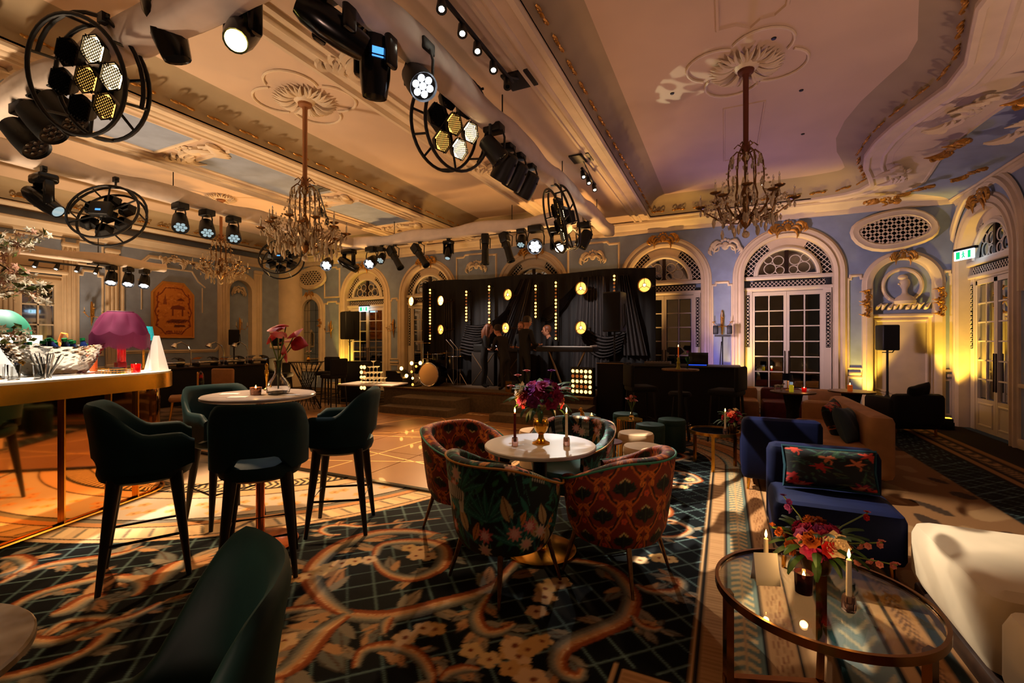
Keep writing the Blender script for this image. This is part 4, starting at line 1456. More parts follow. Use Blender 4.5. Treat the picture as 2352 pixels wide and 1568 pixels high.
nv = slipper('navy velvet easy chair facing the viewer with a long floral cushion on it', M_NAVY)
nv.location = (.64, 3.78, 0)
dup(nv, (.5, 5.5, 0), PI, 'navy velvet easy chair turned away, its plain back to the viewer')
t = thing('cushion', 'long floral cushion with teal edge propped on the navy chair facing the viewer', 'cushion', (.65, 3.8, .615), 0)
t.rotation_euler = (R(-14), 0, R(2))
obj('cover', floral_cushion('cover', .55, .27, .13, 3), t)
b = MB(); b.tube([(x * .275, 0, z * .135) for x, z in ((-1, -1), (0, -.94), (1, -1), (.94, 0), (1, 1), (0, .94), (-1, 1), (-.94, 0))], .014, 6, closed=True)
b.build('piping', mat('teal_cord', (14, 66, 80), .7), t)


def sofa_part(b_, x0, x1, y0, y1, z0, z1, bev=.06):
    b_.box(((x0 + x1) / 2, (y0 + y1) / 2, (z0 + z1) / 2), (x1 - x0, y1 - y0, z1 - z0), bev=bev)


t = thing('corner_sofa', 'tan velvet corner sofa with cushions behind the navy chair', 'sofa', (0, 0, 0))
b = MB(); sofa_part(b, 1.32, 1.56, 5.75, 7.75, .08, .74, .07); b.build('backrest', M_TAN, t)
b = MB(); sofa_part(b, 1.0, 1.56, 7.55, 7.8, .0, .66, .07); b.build('backrest', M_TAN, t)
b = MB(); sofa_part(b, .88, 1.36, 5.78, 7.6, .1, .42, .06); b.build('seat', M_TAN, t)
b = MB(); sofa_part(b, .9, 1.3, 5.8, 7.55, .0, .1, .02); b.build('plinth', M_DKWOOD, t)
t = thing('cushion', 'slate blue velvet cushion leaning on the tan corner sofa', 'cushion', (1.22, 6.1, .58), R(70))
t.rotation_euler = (R(-20), R(6), R(62)); obj('cover', cushion_mesh('cover', .42, .4, .16, mat('slate_velvet', (46, 62, 72), .7, sheen=.3)), t)
t = thing('cushion', 'red floral cushion leaning beside the slate cushion on the tan corner sofa', 'cushion', (1.18, 6.5, .58), 0)
t.rotation_euler = (R(-18), R(-8), R(66)); obj('cover', floral_cushion('cover', .44, .42, .15, 8), t)

t = thing('sofa', 'ivory upholstered sofa cut off by the lower right edge beside the glass table', 'sofa', (0, 0, 0))
b = MB(); sofa_part(b, .98, 1.75, 2.52, 3.46, .1, .46, .08); b.build('seat', M_IVORY, t)
b = MB(); sofa_part(b, .98, 1.75, 1.55, 2.49, .1, .46, .08); b.build('seat', M_IVORY, t)
b = MB(); sofa_part(b, 1.62, 1.86, 1.55, 3.44, .1, .8, .08); b.build('backrest', M_TAN, t)
b = MB(); sofa_part(b, 1.0, 1.72, 1.6, 3.42, 0, .1, .02); b.build('plinth', M_DKWOOD, t)
t = thing('cushion', 'plain black cushion on the ivory sofa at the right edge', 'cushion', (1.52, 3.1, .64), 0)
t.rotation_euler = (R(-12), R(10), R(78)); obj('cover', cushion_mesh('cover', .45, .42, .16, M_BLACKM), t)

t = thing('easy_chair', 'black upholstered easy chair standing by the panelled corner door', 'easy chair', (2.66, 9.55, 0), R(200))
b = MB(); b.box((0, 0, .28), (.74, .68, .36), bev=.08); b.build('seat', M_BLACKM, t)
b = MB(); b.box((0, .3, .42), (.76, .16, .5), bev=.07); b.build('backrest', M_BLACKM, t)
b = MB(); b.box((-.34, 0, .4), (.14, .66, .4), bev=.06); b.build('armrest', M_BLACKM, t)
b = MB(); b.box((.34, 0, .4), (.14, .66, .4), bev=.06); b.build('armrest', M_BLACKM, t)
for sx in (-.3, .3):
    for sy in (-.26, .26):
        b = MB(); b.cyl((sx, sy, 0), .018, .12, 8); b.build('leg', M_BRASS, t)
t = thing('cushion', 'dark cushion propped on the black easy chair in the corner', 'cushion', (2.78, 9.3, .66), 0)
t.rotation_euler = (R(-15), R(12), R(215)); obj('cover', cushion_mesh('cover', .4, .34, .14, M_BLACKM), t)
# booth seats below the right window door
for (x0, x1, l) in ((.2, .56, 'tan booth seat with a rounded end, left of the windowed double door'), (.62, 1.3, 'brown booth seat directly below the windowed double door'), (1.4, 2.1, 'tan booth seat below the blue wall panel beside the double door')):
    t = thing('booth_seat', l, 'booth', (0, 0, 0), group='booth seats along the back wall')
    m = M_BURG if x0 == .62 else M_TAN
    b = MB(); sofa_part(b, x0, x1, 9.9, 10.1, .0, .62, .06); b.build('backrest', m, t)
    b = MB(); sofa_part(b, x0, x1, 9.35, 9.95, .08, .42, .05); b.build('seat', m, t)
# ------------------------------------------------ dark bar stools at the far right and left
def bar_stool(label, m=M_BLACKM):
    t = thing('bar_stool', label, 'bar stool', group='black bar stools')
    b_ = MB(); b_.box((0, 0, .74), (.42, .42, .1), bev=.04); b_.build('seat', m, t)
    b_ = MB(); b_.box((0, -.2, .95), (.42, .06, .36), bev=.03); b_.build('backrest', m, t)
    for sx in (-1, 1):
        for sy in (-1, 1):
            b_ = MB(); b_.tube([(sx * .16, sy * .16, .7), (sx * .2, sy * .2, 0)], [.022, .012], 8); b_.build('leg', M_BLACK, t)
    b_ = MB(); b_.tube([(-.19, -.19, .25), (.19, -.19, .25), (.19, .19, .25), (-.19, .19, .25)], .008, 6, closed=True); b_.build('footrest', M_BLACK, t)
    return t


bs = bar_stool('black bar stool left of the slim high table in front of the black desk')
bs.location = (-1.25, 7.6, 0); bs.rotation_euler = (0, 0, R(-60))
dup(bs, (.02, 7.55, 0), R(70), 'black bar stool right of the slim high table in front of the black desk')
dup(bs, (-9.1, 7.1, 0), R(-60), 'black bar stool left of the wire-based high table by the arched mirror')
dup(bs, (-7.8, 7.4, 0), R(80), 'black bar stool right of the wire-based high table, nearer the stage')
dup(bs, (-8.6, 7.95, 0), R(190), 'black bar stool behind the wire-based high table, second from the stage')
t = thing('round_stool', 'slim backless black bar stool under the high table with the yellow candlestick', 'bar stool', (-.62, 7.3, 0))
b = MB(); b.lathe([(0, .68), (.16, .68), (.17, .71), (.15, .74), (0, .745)], 24, cap=False); b.build('seat', M_BLACKM, t)
for k in range(4):
    an = PI / 4 + k * PI / 2
    b = MB(); b.tube([(.1 * math.cos(an), .1 * math.sin(an), .69), (.19 * math.cos(an), .19 * math.sin(an), 0)], .012, 8); b.build('leg', M_BLACK, t)
b = MB(); b.tube([(.155 * math.cos(2 * PI * i / 20), .155 * math.sin(2 * PI * i / 20), .26) for i in range(20)], .008, 6, closed=True); b.build('footrest', M_STEEL, t)
# patterned dining chairs at the far left
for (x, y, rz, mm, l) in ((-9.2, 5.15, R(150), 0, 'dining chair with dark floral back and yellow inside, behind the bar end'), (-9.7, 6.0, R(200), 1, 'brown dining chair behind the dark floral one, before the buffet')):
    t = thing('dining_chair', l, 'chair', (x, y, 0), rz, 'dining chairs')
    b = MB(); b.box((0, 0, .44), (.5, .5, .1), bev=.04); b.build('seat', M_TAN, t)
    if mm == 0:
        me_ = floral_cushion('backrest', .52, .46, .1, 14); obj('backrest', me_, t, (0, -.24, .7))
        b = MB(); b.box((0, -.19, .7), (.5, .03, .42), bev=.02); b.build('inner_back', mat('ochre_velvet', (190, 130, 50), .7, sheen=.3), t)
    else:
        b = MB(); b.box((0, -.24, .7), (.5, .08, .44), bev=.035); b.build('backrest', M_TAN, t)
    for sx in (-1, 1):
        for sy in (-1, 1):
            b = MB(); b.tube([(sx * .19, sy * .19, .4), (sx * .24, sy * .24, 0)], [.02, .01], 8); b.build('leg', M_BRASS if mm == 0 else M_DKWOOD, t)


# ---------------------------------------------------------------- the brass bar
BO = Vector((-4.8, 1.85)); BU = Vector((-.313, .95)).normalized(); BN = Vector((BU.y, -BU.x))


def bar_outline(inset, s0=-1.75, s1=.72, w=1.0):
    r_ = w / 2 - inset
    ctr = BO - BN * (w / 2) + BU * s1
    pts = [BO + BU * s0 - BN * inset]
    pts += [ctr + BN * (r_ * math.cos(R(a))) + BU * (r_ * math.sin(R(a))) for a in range(0, 181, 9)]
    pts += [BO + BU * s0 - BN * (w - inset)]
    return [(p.x, p.y) for p in pts]


def extrude(b_, poly, z0, z1):
    n = len(poly)
    vs = [(x, y, z0) for x, y in poly] + [(x, y, z1) for x, y in poly]
    b_.add(vs, [tuple(range(n - 1, -1, -1)), tuple(range(n, 2 * n))] + [(i, (i + 1) % n, (i + 1) % n + n, i + n) for i in range(n)])


t = thing('bar_counter', 'long rounded bar counter clad in mirror-polished brass with a glowing white top', 'bar counter')
b = MB(); extrude(b, bar_outline(.1), .0, 1.06); b.build('mirrored_front', M_MIRBRASS, t, smooth=30)
b = MB(); extrude(b, bar_outline(0), 1.04, 1.185); b.build('counter_band', M_BRASS, t, smooth=30)
b = MB(); extrude(b, bar_outline(.012), 1.185, 1.2); b.build('counter_top', mat('white_stone_counter', (236, 226, 210), .25, var=.1), t, smooth=0)
for s in (-.02, .36, .62):
    p = BO + BU * s - BN * .085
    b = MB(); b.box((0, 0, .52), (.012, .03, 1.04)); b.build('panel_seam', M_BRASS, t, (p.x, p.y, 0), (0, 0, math.atan2(BU.y, BU.x)), smooth=0)
b = MB(); o_ = bar_outline(.07); b.tube([(x, y, .012) for x, y in o_], .012, 6); b.build('kick_rail', M_BRASS, t)


def onbar(s, d):
    p = BO + BU * s - BN * d
    return (p.x, p.y, 1.2)


# wine cooler of hammered metal full of green-capped bottles
t = thing('wine_cooler', 'hammered silver oval cooler filled with green-capped bottles on the bar', 'wine cooler', onbar(.33, .6), R(88))
b = MB()
g = []
for i in range(25):
    k = i / 24
    row = []
    for j in range(72):
        an = 2 * PI * j / 72
        r0 = .2 + .17 * k ** .8
        dim = 1 - .03 * (((j + i) % 4 == 0) + ((j - i) % 4 == 0))
        up = .05 * math.cos(an) ** 2 * k
        row.append((r0 * dim * math.cos(an), r0 * .62 * dim * math.sin(an), .25 * k + up))
    g.append(row)
b.surf(g, True); b.build('bowl', mat('hammered_silver', (206, 202, 198), .16, 1.0, bump=.6, bscale=22), t, (0, 0, .003))
b = MB(); b.lathe([(0, 0), (.2, 0), (.2, .008), (0, .008)], 30, cap=False); b.build('bowl_base', M_STEEL, t, None, None)
M_CAP = mat('green_cap', (22, 110, 56), .35, .6); M_BOT = mat('dark_bottle', (14, 26, 60), .12)
bb = MB().mat(M_BOT); bb.lathe([(.0, 0), (.03, 0), (.03, .12), (.02, .15), (.016, .17)], 12, cap=False); bb.mat(M_CAP); bb.lathe([(.018, .168), (.02, .17), (.02, .195), (0, .197)], 12, cap=False)
BOTM = bb.mesh('bottle')
rb = random.Random(2)
BOTS = []
p0 = Vector(onbar(.33, .6))
for k in range(16):
    an = k * 2.4; rr_ = .055 * math.sqrt(k + .3)
    q = p0 + Vector((rr_ * .7 * math.cos(an + .3), rr_ * 1.15 * math.sin(an + .3), .11 + rb.uniform(-.01, .03)))
    o = obj('bottle', BOTM, None, q, (rb.uniform(-.25, .25), rb.uniform(-.25, .25), 0))
    BOTS.append((o, q))
BOTS.sort(key=lambda w: w[1].x * .906 + w[1].y * .424)
for k, (o, q) in enumerate(BOTS):
    tag(o, 'green-capped bottle in the silver cooler, %s from its left rim' % ('first', 'second', 'third', 'fourth', 'fifth', 'sixth', 'seventh', 'eighth', 'ninth', 'tenth', 'eleventh', 'twelfth', 'thirteenth', 'fourteenth', 'fifteenth', 'sixteenth')[k], 'bottle', 'bottles in the cooler')

# drinking glasses with white sleeves, straws
gm = MB(); gm.lathe([(.034, 0), (.04, .12), (.037, .12), (.032, .008), (0, .008)], 24, cap=False); GLM = gm.mesh('tumbler', M_GLASS)
for k, (s, d, l) in enumerate(((-.2, .3, 'clear tumbler foremost at the left edge of the bar'), (-.1, .2, 'clear tumbler second from the left edge of the bar'), (-.16, .5, 'clear tumbler behind the two foremost on the bar'))):
    o = obj('tumbler', GLM, None, onbar(s, d)); tag(o, l, 'glass', 'tumblers on the bar')
t = thing('straw_holder', 'glass holder full of black and white straws on the bar', 'straw holder', onbar(.02, .3))
obj('glass', GLM, t)
for k in range(26):
    an = k * 2.4; r1 = .006 + .02 * math.sqrt(k / 26); lean = .075 * math.sqrt(k / 26) + .01
    b = MB(); b.tube([(r1 * math.cos(an), r1 * math.sin(an), .012), ((r1 + lean) * math.cos(an), (r1 + lean) * math.sin(an), .19 + .02 * math.sin(k))], .0035, 5)
    b.build('straw', M_BLACK if k % 3 else M_PAPER, t)

# the magenta fringed lamp
lamp = thing('table_lamp', 'big magenta scalloped lampshade with fringe on a red ribbed lamp stem', 'table lamp', onbar(.8, .46))
lamp.scale = (.66, .66, .8)
b = MB(); b.box((0, 0, .06), (.12, .12, .12), bev=.012); b.build('lamp_base', mat('red_lacquer', (130, 16, 20), .25), lamp)
M_REDG = mat('red_ribbed_glass', (190, 14, 22), .15, emit=(210, 20, 20), es=.12)
for k, (dx, dy) in enumerate(((-.032, 0), (.032, .0), (0, .04))):
    b = MB(); b.lathe([(.026 + .004 * (i % 2), .12 + .012 * i) for i in range(28)], 14, (dx, dy, 0)); b.build('stem', M_REDG, lamp)
NS = 8
def scal(an):
    return abs(math.sin(an * NS / 2))
g = []
for i in range(17):
    k = i / 16
    row = []
    for j in range(96):
        an = 2 * PI * j / 96
        sc = scal(an)
        r0 = .16 + .19 * k ** .75
        rib = 1 - .12 * (1 - sc) * math.sin(PI * min(1, k * 1.05)) - .02 * (1 - sc)
        z = .74 - .25 * k ** 1.25 - (.045 * sc * max(0, (k - .6) / .4))
        row.append((r0 * rib * math.cos(an), r0 * rib * math.sin(an), z))
    g.append(row)
b = MB(); b.surf(g, True)
M_SHADE = mat('magenta_silk', (58, 3, 28), .85, spec=.15, emit=(140, 10, 60), es=.05)
sh = b.build('lamp_shade', M_SHADE, lamp, smooth=60)
b = MB(); b.tube([(.155 * math.cos(2 * PI * j / 48), .155 * math.sin(2 * PI * j / 48), .745) for j in range(48)], .008, 6, closed=True); b.build('top_trim', mat('maroon_braid', (70, 8, 36), .7), sh)
b = MB()
for j in range(420):
    an = 2 * PI * j / 420
    sc = scal(an); rib = 1 - .02 * (1 - sc)
    x, y = .352 * rib * math.cos(an), .352 * rib * math.sin(an)
    z = .49 - .045 * sc
    b.tube([(x, y, z + .005), (x * 1.005, y * 1.005, z - .07), (x * 1.0, y * 1.0, z - .16 - .01 * (j % 3))], [.0034, .003, .0024], 4)
fr = b.build('fringe', mat('magenta_fringe', (84, 4, 44), .6, emit=(150, 8, 70), es=.08), lamp); fr['kind'] = 'stuff'
b = MB(); b.ball((0, 0, .5), .035, 10, (1, 1, 1.3)); b.build('bulb', em('lamp_bulb', (255, 190, 120), 5), lamp)
point('magenta_lamp_light', Vector(onbar(.8, .46)) + Vector((0, 0, .36)), (1, .5, .4), 3, .04)

# turquoise lamps, white pyramid, candles, boxes
M_TURQ = mat('turquoise_sequin', (10, 160, 170), .4, bump=.8, bscale=45, emit=(0, 160, 170), es=.25)
for (s, d, h, l) in (((-5.6, 2.72, 1.2), 0, .43, 'turquoise lampshade on a slim gold stem, right of the magenta lamp'), ((-5.78, 2.6, 1.2), 0, .41, 'turquoise lampshade mostly hidden behind the red ribbed stem')):
    t = thing('table_lamp', l, 'table lamp', s, 0, 'turquoise lamps')
    b = MB(); b.lathe([(.055, 0), (.05, .015), (.012, .02), (.009, h - .1)], 18); b.build('stem', M_BRASS, t)
    b = MB(); b.lathe([(.098, h - .12), (.075, h + .03)], 36, cap=False); b.build('lamp_shade', M_TURQ, t)
t = thing('menu_pyramid', 'tall white paper pyramid on the bar beside the turquoise lamp', 'pyramid', (-5.36, 2.72, 1.2), R(20))
b = MB(); b.add([(-.085, -.06, 0), (.085, -.06, 0), (.085, .06, 0), (-.085, .06, 0), (-.02, -.014, .36), (.02, -.014, .36), (.02, .014, .36), (-.02, .014, .36)], [(0, 3, 2, 1), (0, 1, 5, 4), (1, 2, 6, 5), (2, 3, 7, 6), (3, 0, 4, 7), (4, 5, 6, 7)])
b.build('paper_cone', M_PAPER, t, smooth=0)
b = MB(); b.box((0, -.002, .003), (.2, .15, .006)); b.build('base_card', M_PAPER, t, smooth=0)
def votive(name, label, loc, m, r_=.035, h=.08, light=.4):
    t = thing(name, label, 'candle', loc, 0, 'candles')
    b_ = MB(); b_.lathe([(r_ * .9, 0), (r_, h), (r_ * .9, h), (r_ * .82, .01), (0, .01)], 24, cap=False); b_.build('glass', m, t)
    b_ = MB(); b_.lathe([(0, .011), (r_ * .8, .011), (r_ * .86, h * .6), (0, h * .6)], 18, cap=False); b_.build('wax', M_WAX, t)
    b_ = MB(); b_.lathe([(0, h * .62), (.006, h * .62 + .008), (.007, h * .62 + .016), (.003, h * .62 + .03), (0, h * .62 + .038)], 10, cap=False); b_.build('flame', M_FLAME, t)
    if light:
        point('candle_light', Vector(loc) + Vector((0, 0, h + .05)), AMBER, light, .015)
    return t


M_REDGL = mat('red_glass', (200, 10, 16), .05, trans=.6, emit=(200, 10, 10), es=.25)
votive('votive_candle', 'red glass votive candle at the front edge of the bar', onbar(.66, .14), M_REDGL, .04, .085, .5)
t = thing('pillar_candle', 'orange pillar candle between the cooler and the magenta lamp', 'candle', onbar(.76, .72)); b = MB(); b.lathe([(.03, 0), (.03, .17), (.024, .175), (0, .172)], 20); b.build('wax', mat('orange_wax', (196, 74, 24), .5, emit=(220, 90, 20), es=.3), t)
b = MB(); b.lathe([(.0, .172), (.004, .18), (.0, .2)], 8, cap=False); b.build('wick', M_BLACK, t)
t = thing('wire_basket', 'gold wire tray with a black box in it on the bar', 'tray', onbar(.52, .22), R(18))
b = MB()
for k in range(9):
    b.tube([(-.13 + .0325 * k, -.06, .004), (-.13 + .0325 * k, -.06, .045), (-.13 + .0325 * k, -.06, .004)], .002, 4); b.tube([(-.13 + .0325 * k, -.06, .045), (-.13 + .0325 * k, -.06, .004), (-.13 + .0325 * k, .06, .004), (-.13 + .0325 * k, .06, .045)], .002, 4)
for z in (.004, .025, .045):
    b.tube([(-.13, -.06, z), (.13, -.06, z), (.13, .06, z), (-.13, .06, z)], .0025, 4, closed=True)
b.build('wire_frame', M_BRASS, t)
q = Vector(onbar(.55, .22)); t = thing('gift_box', 'small black box lying in the gold wire tray', 'box', (q.x, q.y, q.z + .007), R(18))
b = MB(); b.box((0, 0, .02), (.1, .06, .04), bev=.005); b.build('box_body', M_BLACK, t)
b = MB(); b.box((0, 0, .043), (.104, .064, .012), bev=.004); b.build('lid', M_BLACKG, t)
t = thing('figurine', 'orange flamingo figurine on the bar in front of the pilaster', 'figurine', onbar(.62, .9), R(30))
b = MB()
b.tube([(.0, 0, .12), (.01, 0, .2), (-.03, 0, .3), (.0, 0, .38), (.04, 0, .37), (.05, 0, .34)], [.012, .016, .012, .014, .012, .004], 8)
b.ball((-.01, 0, .15), .045, 10, (1.3, .8, .9)); b.build('body', mat('orange_ceramic', (222, 120, 50), .35), t)
for sx in (-.012, .012):
    b = MB(); b.tube([(sx, 0, .12), (sx, 0, 0)], .005, 6); b.build('leg', mat('orange_ceramic', (0, 0, 0)), t)
t = thing('menu_board', 'blank white board standing on the bar behind the cooler', 'board', onbar(.28, .97), math.atan2(BU.y, BU.x) - PI)
b = MB(); b.box((0, 0, .18), (.44, .012, .36)); b.build('panel', M_PAPER, t, smooth=0)
b = MB(); b.box((0, .03, .04), (.1, .06, .08)); b.build('foot', M_PAPER, t, smooth=0)
for s_, d_, l in ((.62, .68, 'pinkish glass goblet foremost of three beside the orange candle'), (.66, .8, 'pinkish glass goblet second of three beside the orange candle'), (.56, .8, 'pinkish glass goblet rearmost of three beside the orange candle')):
    b = MB(); b.lathe([(.012, 0), (.03, .01), (.04, .04), (.034, .075), (.028, .08)], 18, cap=False); o = b.build('goblet', mat('pink_glass', (230, 150, 140), .05, trans=.9), None, onbar(s_, d_)); tag(o, l, 'goblet', 'pink goblets on the bar')
# green lamp at the far left edge
t = thing('table_lamp', 'emerald lampshade cut off by the left edge above the bar', 'table lamp', (-5.42, 1.56, 1.2))
b = MB(); b.lathe([(.07, 0), (.06, .02), (.014, .03), (.012, .42)], 18); b.build('stem', M_BRASS, t)
g = []
for i in range(13):
    k = i / 12
    g.append([((.1 + .13 * math.sin(k * PI / 2)) * (1 - .03 * (1 - scal(2 * PI * j / 64))) * math.cos(2 * PI * j / 64), (.1 + .13 * math.sin(k * PI / 2)) * (1 - .03 * (1 - scal(2 * PI * j / 64))) * math.sin(2 * PI * j / 64), .56 - .2 * k ** 1.4) for j in range(64)])
b = MB(); b.surf(g, True); b.build('lamp_shade', mat('emerald_silk', (6, 92, 66), .6, sheen=.3, emit=(0, 90, 60), es=.06), t, smooth=60)

# blossom branches reaching in from the left above the bar
tr = thing('blossom_tree', 'white and pink blossom branches reaching in from the left edge above the bar', 'blossom tree', (-4.96, 1.33, 1.2))
M_BLOSW = mat('white_blossom', (238, 226, 200), .6); M_BLOSP = mat('pink_blossom', (232, 176, 150), .6); M_TWIG = mat('twig', (84, 62, 34), .7)
b = MB(); b.tube([(0, 0, 0), (.02, .01, .3), (-.02, .03, .62), (0, .05, .95)], [.035, .028, .022, .016], 8); b.build('trunk', M_TWIG, tr)
rb = random.Random(11)
pet = MB()
for k in range(5):
    an = 2 * PI * k / 5
    pet.add([(0, 0, 0), (.012 * math.cos(an - .5), .012 * math.sin(an - .5), .004), (.024 * math.cos(an), .024 * math.sin(an), .007), (.012 * math.cos(an + .5), .012 * math.sin(an + .5), .004)], [(0, 1, 2, 3)])
PW, PP = pet.mesh('blossom', M_BLOSW, 0), pet.mesh('blossom', M_BLOSP, 0)
lf = MB(); lf.add([(0, 0, 0), (.012, .018, .004), (0, .045, 0), (-.012, .018, .004)], [(0, 1, 2, 3)]); LFM = lf.mesh('leaf', M_STEM, 0)
wdir = [(.6, .5, .98, 1.0), (.5, .42, .86, .82), (.58, .6, .8, .72), (.48, .35, 1.02, 1.05), (.36, .2, .42, .28), (.42, .35, .66, .6)]
for bi, (L_, l2, z0, z1) in enumerate(wdir):
    pts = []
    for i in range(9):
        u = i / 8
        pts.append((u * L_ * .85, u * L_ * (.25 + .08 * bi), z0 + (z1 - z0) * u ** 1.5 + .05 * math.sin(u * 4 + bi)))
    b = MB(); b.tube(pts, [.009 - .0008 * i for i in range(9)], 5); br = b.build('branch', M_TWIG, tr)
    for k in range(58):
        u = rb.uniform(.15, 1.0)
        i = min(7, int(u * 8)); q = Vector(pts[i]).lerp(Vector(pts[i + 1]), u * 8 - i) + Vector((rb.gauss(0, .03), rb.gauss(0, .03), rb.gauss(0, .03)))
        o = obj('blossom', (PP if (bi == 1 and k % 2) or k % 7 == 0 else PW) if k % 4 else LFM, br, q, (rb.uniform(0, 6), rb.uniform(0, 6), rb.uniform(0, 6)), (rb.uniform(1.0, 1.7),) * 3)

# ---------------------------------------------------------------- high table with the vase
def round_table(name, label, loc, R_, h, mtop, mpole, base_r, group=None, pole=.03, mbase=None):
    t = thing(name, label, 'table', loc, 0, group)
    b_ = MB(); b_.lathe([(R_ * .96, h - .03), (R_, h - .022), (R_, h - .006), (R_ * .985, h)], 56); b_.build('table_top', mtop, t)
    b_ = MB(); b_.cyl((0, 0, .02), pole, h - .05, 20); b_.build('pole', mpole, t)
    b_ = MB(); b_.lathe([(base_r, 0), (base_r, .012), (base_r * .9, .022), (pole * 1.4, .035), (pole * 1.2, .06)], 40); b_.build('base', mbase or mpole, t)
    return t


M_COPPER = mat('copper', (206, 116, 66), .2, 1.0)
HT = (-3.13, 2.27, 0)
round_table('high_table', 'round pale-topped high table on a copper pole, ringed by teal bar chairs', HT, .38, 1.11, M_MARBLE, M_COPPER, .26)
t = thing('flower_vase', 'clear glass bottle vase of red anthuriums on the high table', 'vase', (HT[0] + .13, HT[1] + .05, 1.11))
t.scale = (1.25, 1.25, 1.25)
b = MB(); b.lathe([(.05, 0), (.062, .01), (.066, .035), (.055, .07), (.03, .105), (.02, .13), (.019, .17), (.026, .2), (.023, .2), (.016, .17), (.017, .13), (.027, .1), (.05, .068), (.06, .035), (.052, .012), (0, .01)], 30, cap=False); b.build('vase', M_GLASS, t)
rf = random.Random(5)
for k, (dx, dz, ry) in enumerate(((-.09, .33, -.9), (-.04, .38, -.3), (.02, .4, .1), (.08, .36, .6), (.1, .3, .9), (-.02, .3, -.2), (.13, .24, 1.4), (.05, .34, .3))):
    dy = rf.uniform(-.06, .06)
    b = MB(); b.tube([(0, 0, .03), (dx * .15, dy * .2, .2), (dx, dy, dz)], .0035, 5); st_ = b.build('stem', M_STEM, t)
    b = MB(); g = []
    for i in range(9):
        u = i / 8
        g.append([(s_ * .055 * math.sin(PI * u ** .7) , -.02 + .1 * u, .018 * math.cos(s_ * 1.2) * math.sin(PI * u)) for s_ in (-1, -.5, 0, .5, 1)])
    b.surf(g); b.build('bloom', M_RED if k != 5 else M_RUST, st_, (dx, dy, dz), (R(20) * math.cos(k), ry, k * 1.3))
votive('votive_candle', 'patterned glass votive candle burning on the high table', (HT[0] + .02, HT[1] - .05, 1.11), mat('leopard_glass', (210, 150, 120), .2, trans=.4, var=.85, vscale=30, rgb2=(60, 16, 14)), .04, .055, .6)
for k, (dx, dy, rz, l) in enumerate(((-.2, -.1, .3, 'white card lying on the left of the high table'), (.04, -.2, .2, 'white card lying at the near edge of the high table'), (.26, .04, -.1, 'white card lying on the right of the high table'))):
    b = MB(); b.box((0, 0, .0015), (.12, .08, .003)); o = b.build('place_card', M_PAPER, None, (HT[0] + dx, HT[1] + dy, 1.11), (0, 0, R(25) + rz), smooth=0); tag(o, l, 'card', 'cards on the high table')
t = thing('figurine', 'slim gold statuette standing at the back of the high table', 'figurine', (HT[0] - .2, HT[1] + .2, 1.11))
b = MB(); b.lathe([(.022, 0), (.02, .01), (.006, .02), (.006, .06), (.012, .1), (.016, .14), (.008, .17), (.012, .19), (.01, .205), (0, .22)], 14); b.build('body', M_BRASS, t)
b = MB(); b.tube([(-.02, 0, .16), (-.012, 0, .12), (0, 0, .15), (.012, 0, .12), (.02, 0, .16)], .004, 6); b.build('arms', M_BRASS, t)

# stone-topped table at the bottom left corner
t = round_table('side_table', 'round table with marbled stone top cut off at the bottom left corner', (-1.8, .25, 0), .34, .74, mat('veined_marble', (226, 210, 186), .2, var=1, vscale=7, rgb2=(128, 104, 72)), M_BRASS, .2)

# ---------------------------------------------------------------- low round table with bouquet and tapers
LT = (-1.21, 3.06, 0)
round_table('round_table', 'round white-topped table with flared pedestal between the four tub chairs', LT, .4, .76, mat('white_table_top', (214, 206, 204), .3), M_BLACK, .26, None, .05, M_BRASS)


def taper(label, loc, m, h=.2):
    t_ = thing('taper_candle', label, 'candle', loc, 0, 'taper candles')
    b_ = MB(); b_.lathe([(.022, 0), (.024, .01), (.023, .05), (.02, .06), (.011, .06), (.011, .03), (0, .03)], 18, cap=False, wob=lambda an, z: 1 + .05 * math.cos(12 * an)); b_.build('holder', mat('pink_ribbed_glass', (236, 190, 180), .05, trans=.85), t_)
    b_ = MB(); b_.lathe([(.0105, .035), (.009, h + .03), (.004, h + .035), (0, h + .035)], 12, cap=False); b_.build('taper', m, t_)
    b_ = MB(); b_.lathe([(0, h + .035), (.005, h + .043), (.006, h + .052), (.002, h + .068), (0, h + .074)], 10, cap=False); b_.build('flame', M_FLAME, t_)
    point('candle_light', Vector(loc) + Vector((0, 0, h + .1)), AMBER, .7, .012)
    return t_


taper('burning dark red taper candle in a ribbed glass holder, left of the bouquet', (LT[0] - .14, LT[1] - .13, .76), M_WAXRED)
taper('burning ivory taper candle in a ribbed glass holder, right of the bouquet', (LT[0] + .19, LT[1] + .03, .76), M_WAX)


def petals(b_, c, r_, n, layers, rnd, cup=.6):
    for L_ in range(layers):
        k = (L_ + 1) / layers
        for i in range(n):
            an = 2 * PI * (i + .5 * (L_ % 2)) / n + rnd.uniform(-.1, .1)
            rr1 = r_ * k
            up = r_ * cup * (1 - k * .55)
            ca, sa = math.cos(an), math.sin(an)
            w = r_ * .55 * k
            pts = [(c[0] + ca * rr1 * .15, c[1] + sa * rr1 * .15, c[2]), (c[0] + ca * rr1 * .6 - sa * w, c[1] + sa * rr1 * .6 + ca * w, c[2] + up * .7), (c[0] + ca * rr1, c[1] + sa * rr1, c[2] + up), (c[0] + ca * rr1 * .6 + sa * w, c[1] + sa * rr1 * .6 - ca * w, c[2] + up * .7)]
            b_.add(pts, [(0, 1, 2, 3)])


def flower_mesh(name, m, n, layers, seed, cup=.6, r_=.04):
    b_ = MB(); petals(b_, (0, 0, 0), r_, n, layers, random.Random(seed), cup); b_.ball((0, 0, r_ * .15), r_ * .3, 6)
    return b_.mesh(name, m, 0)


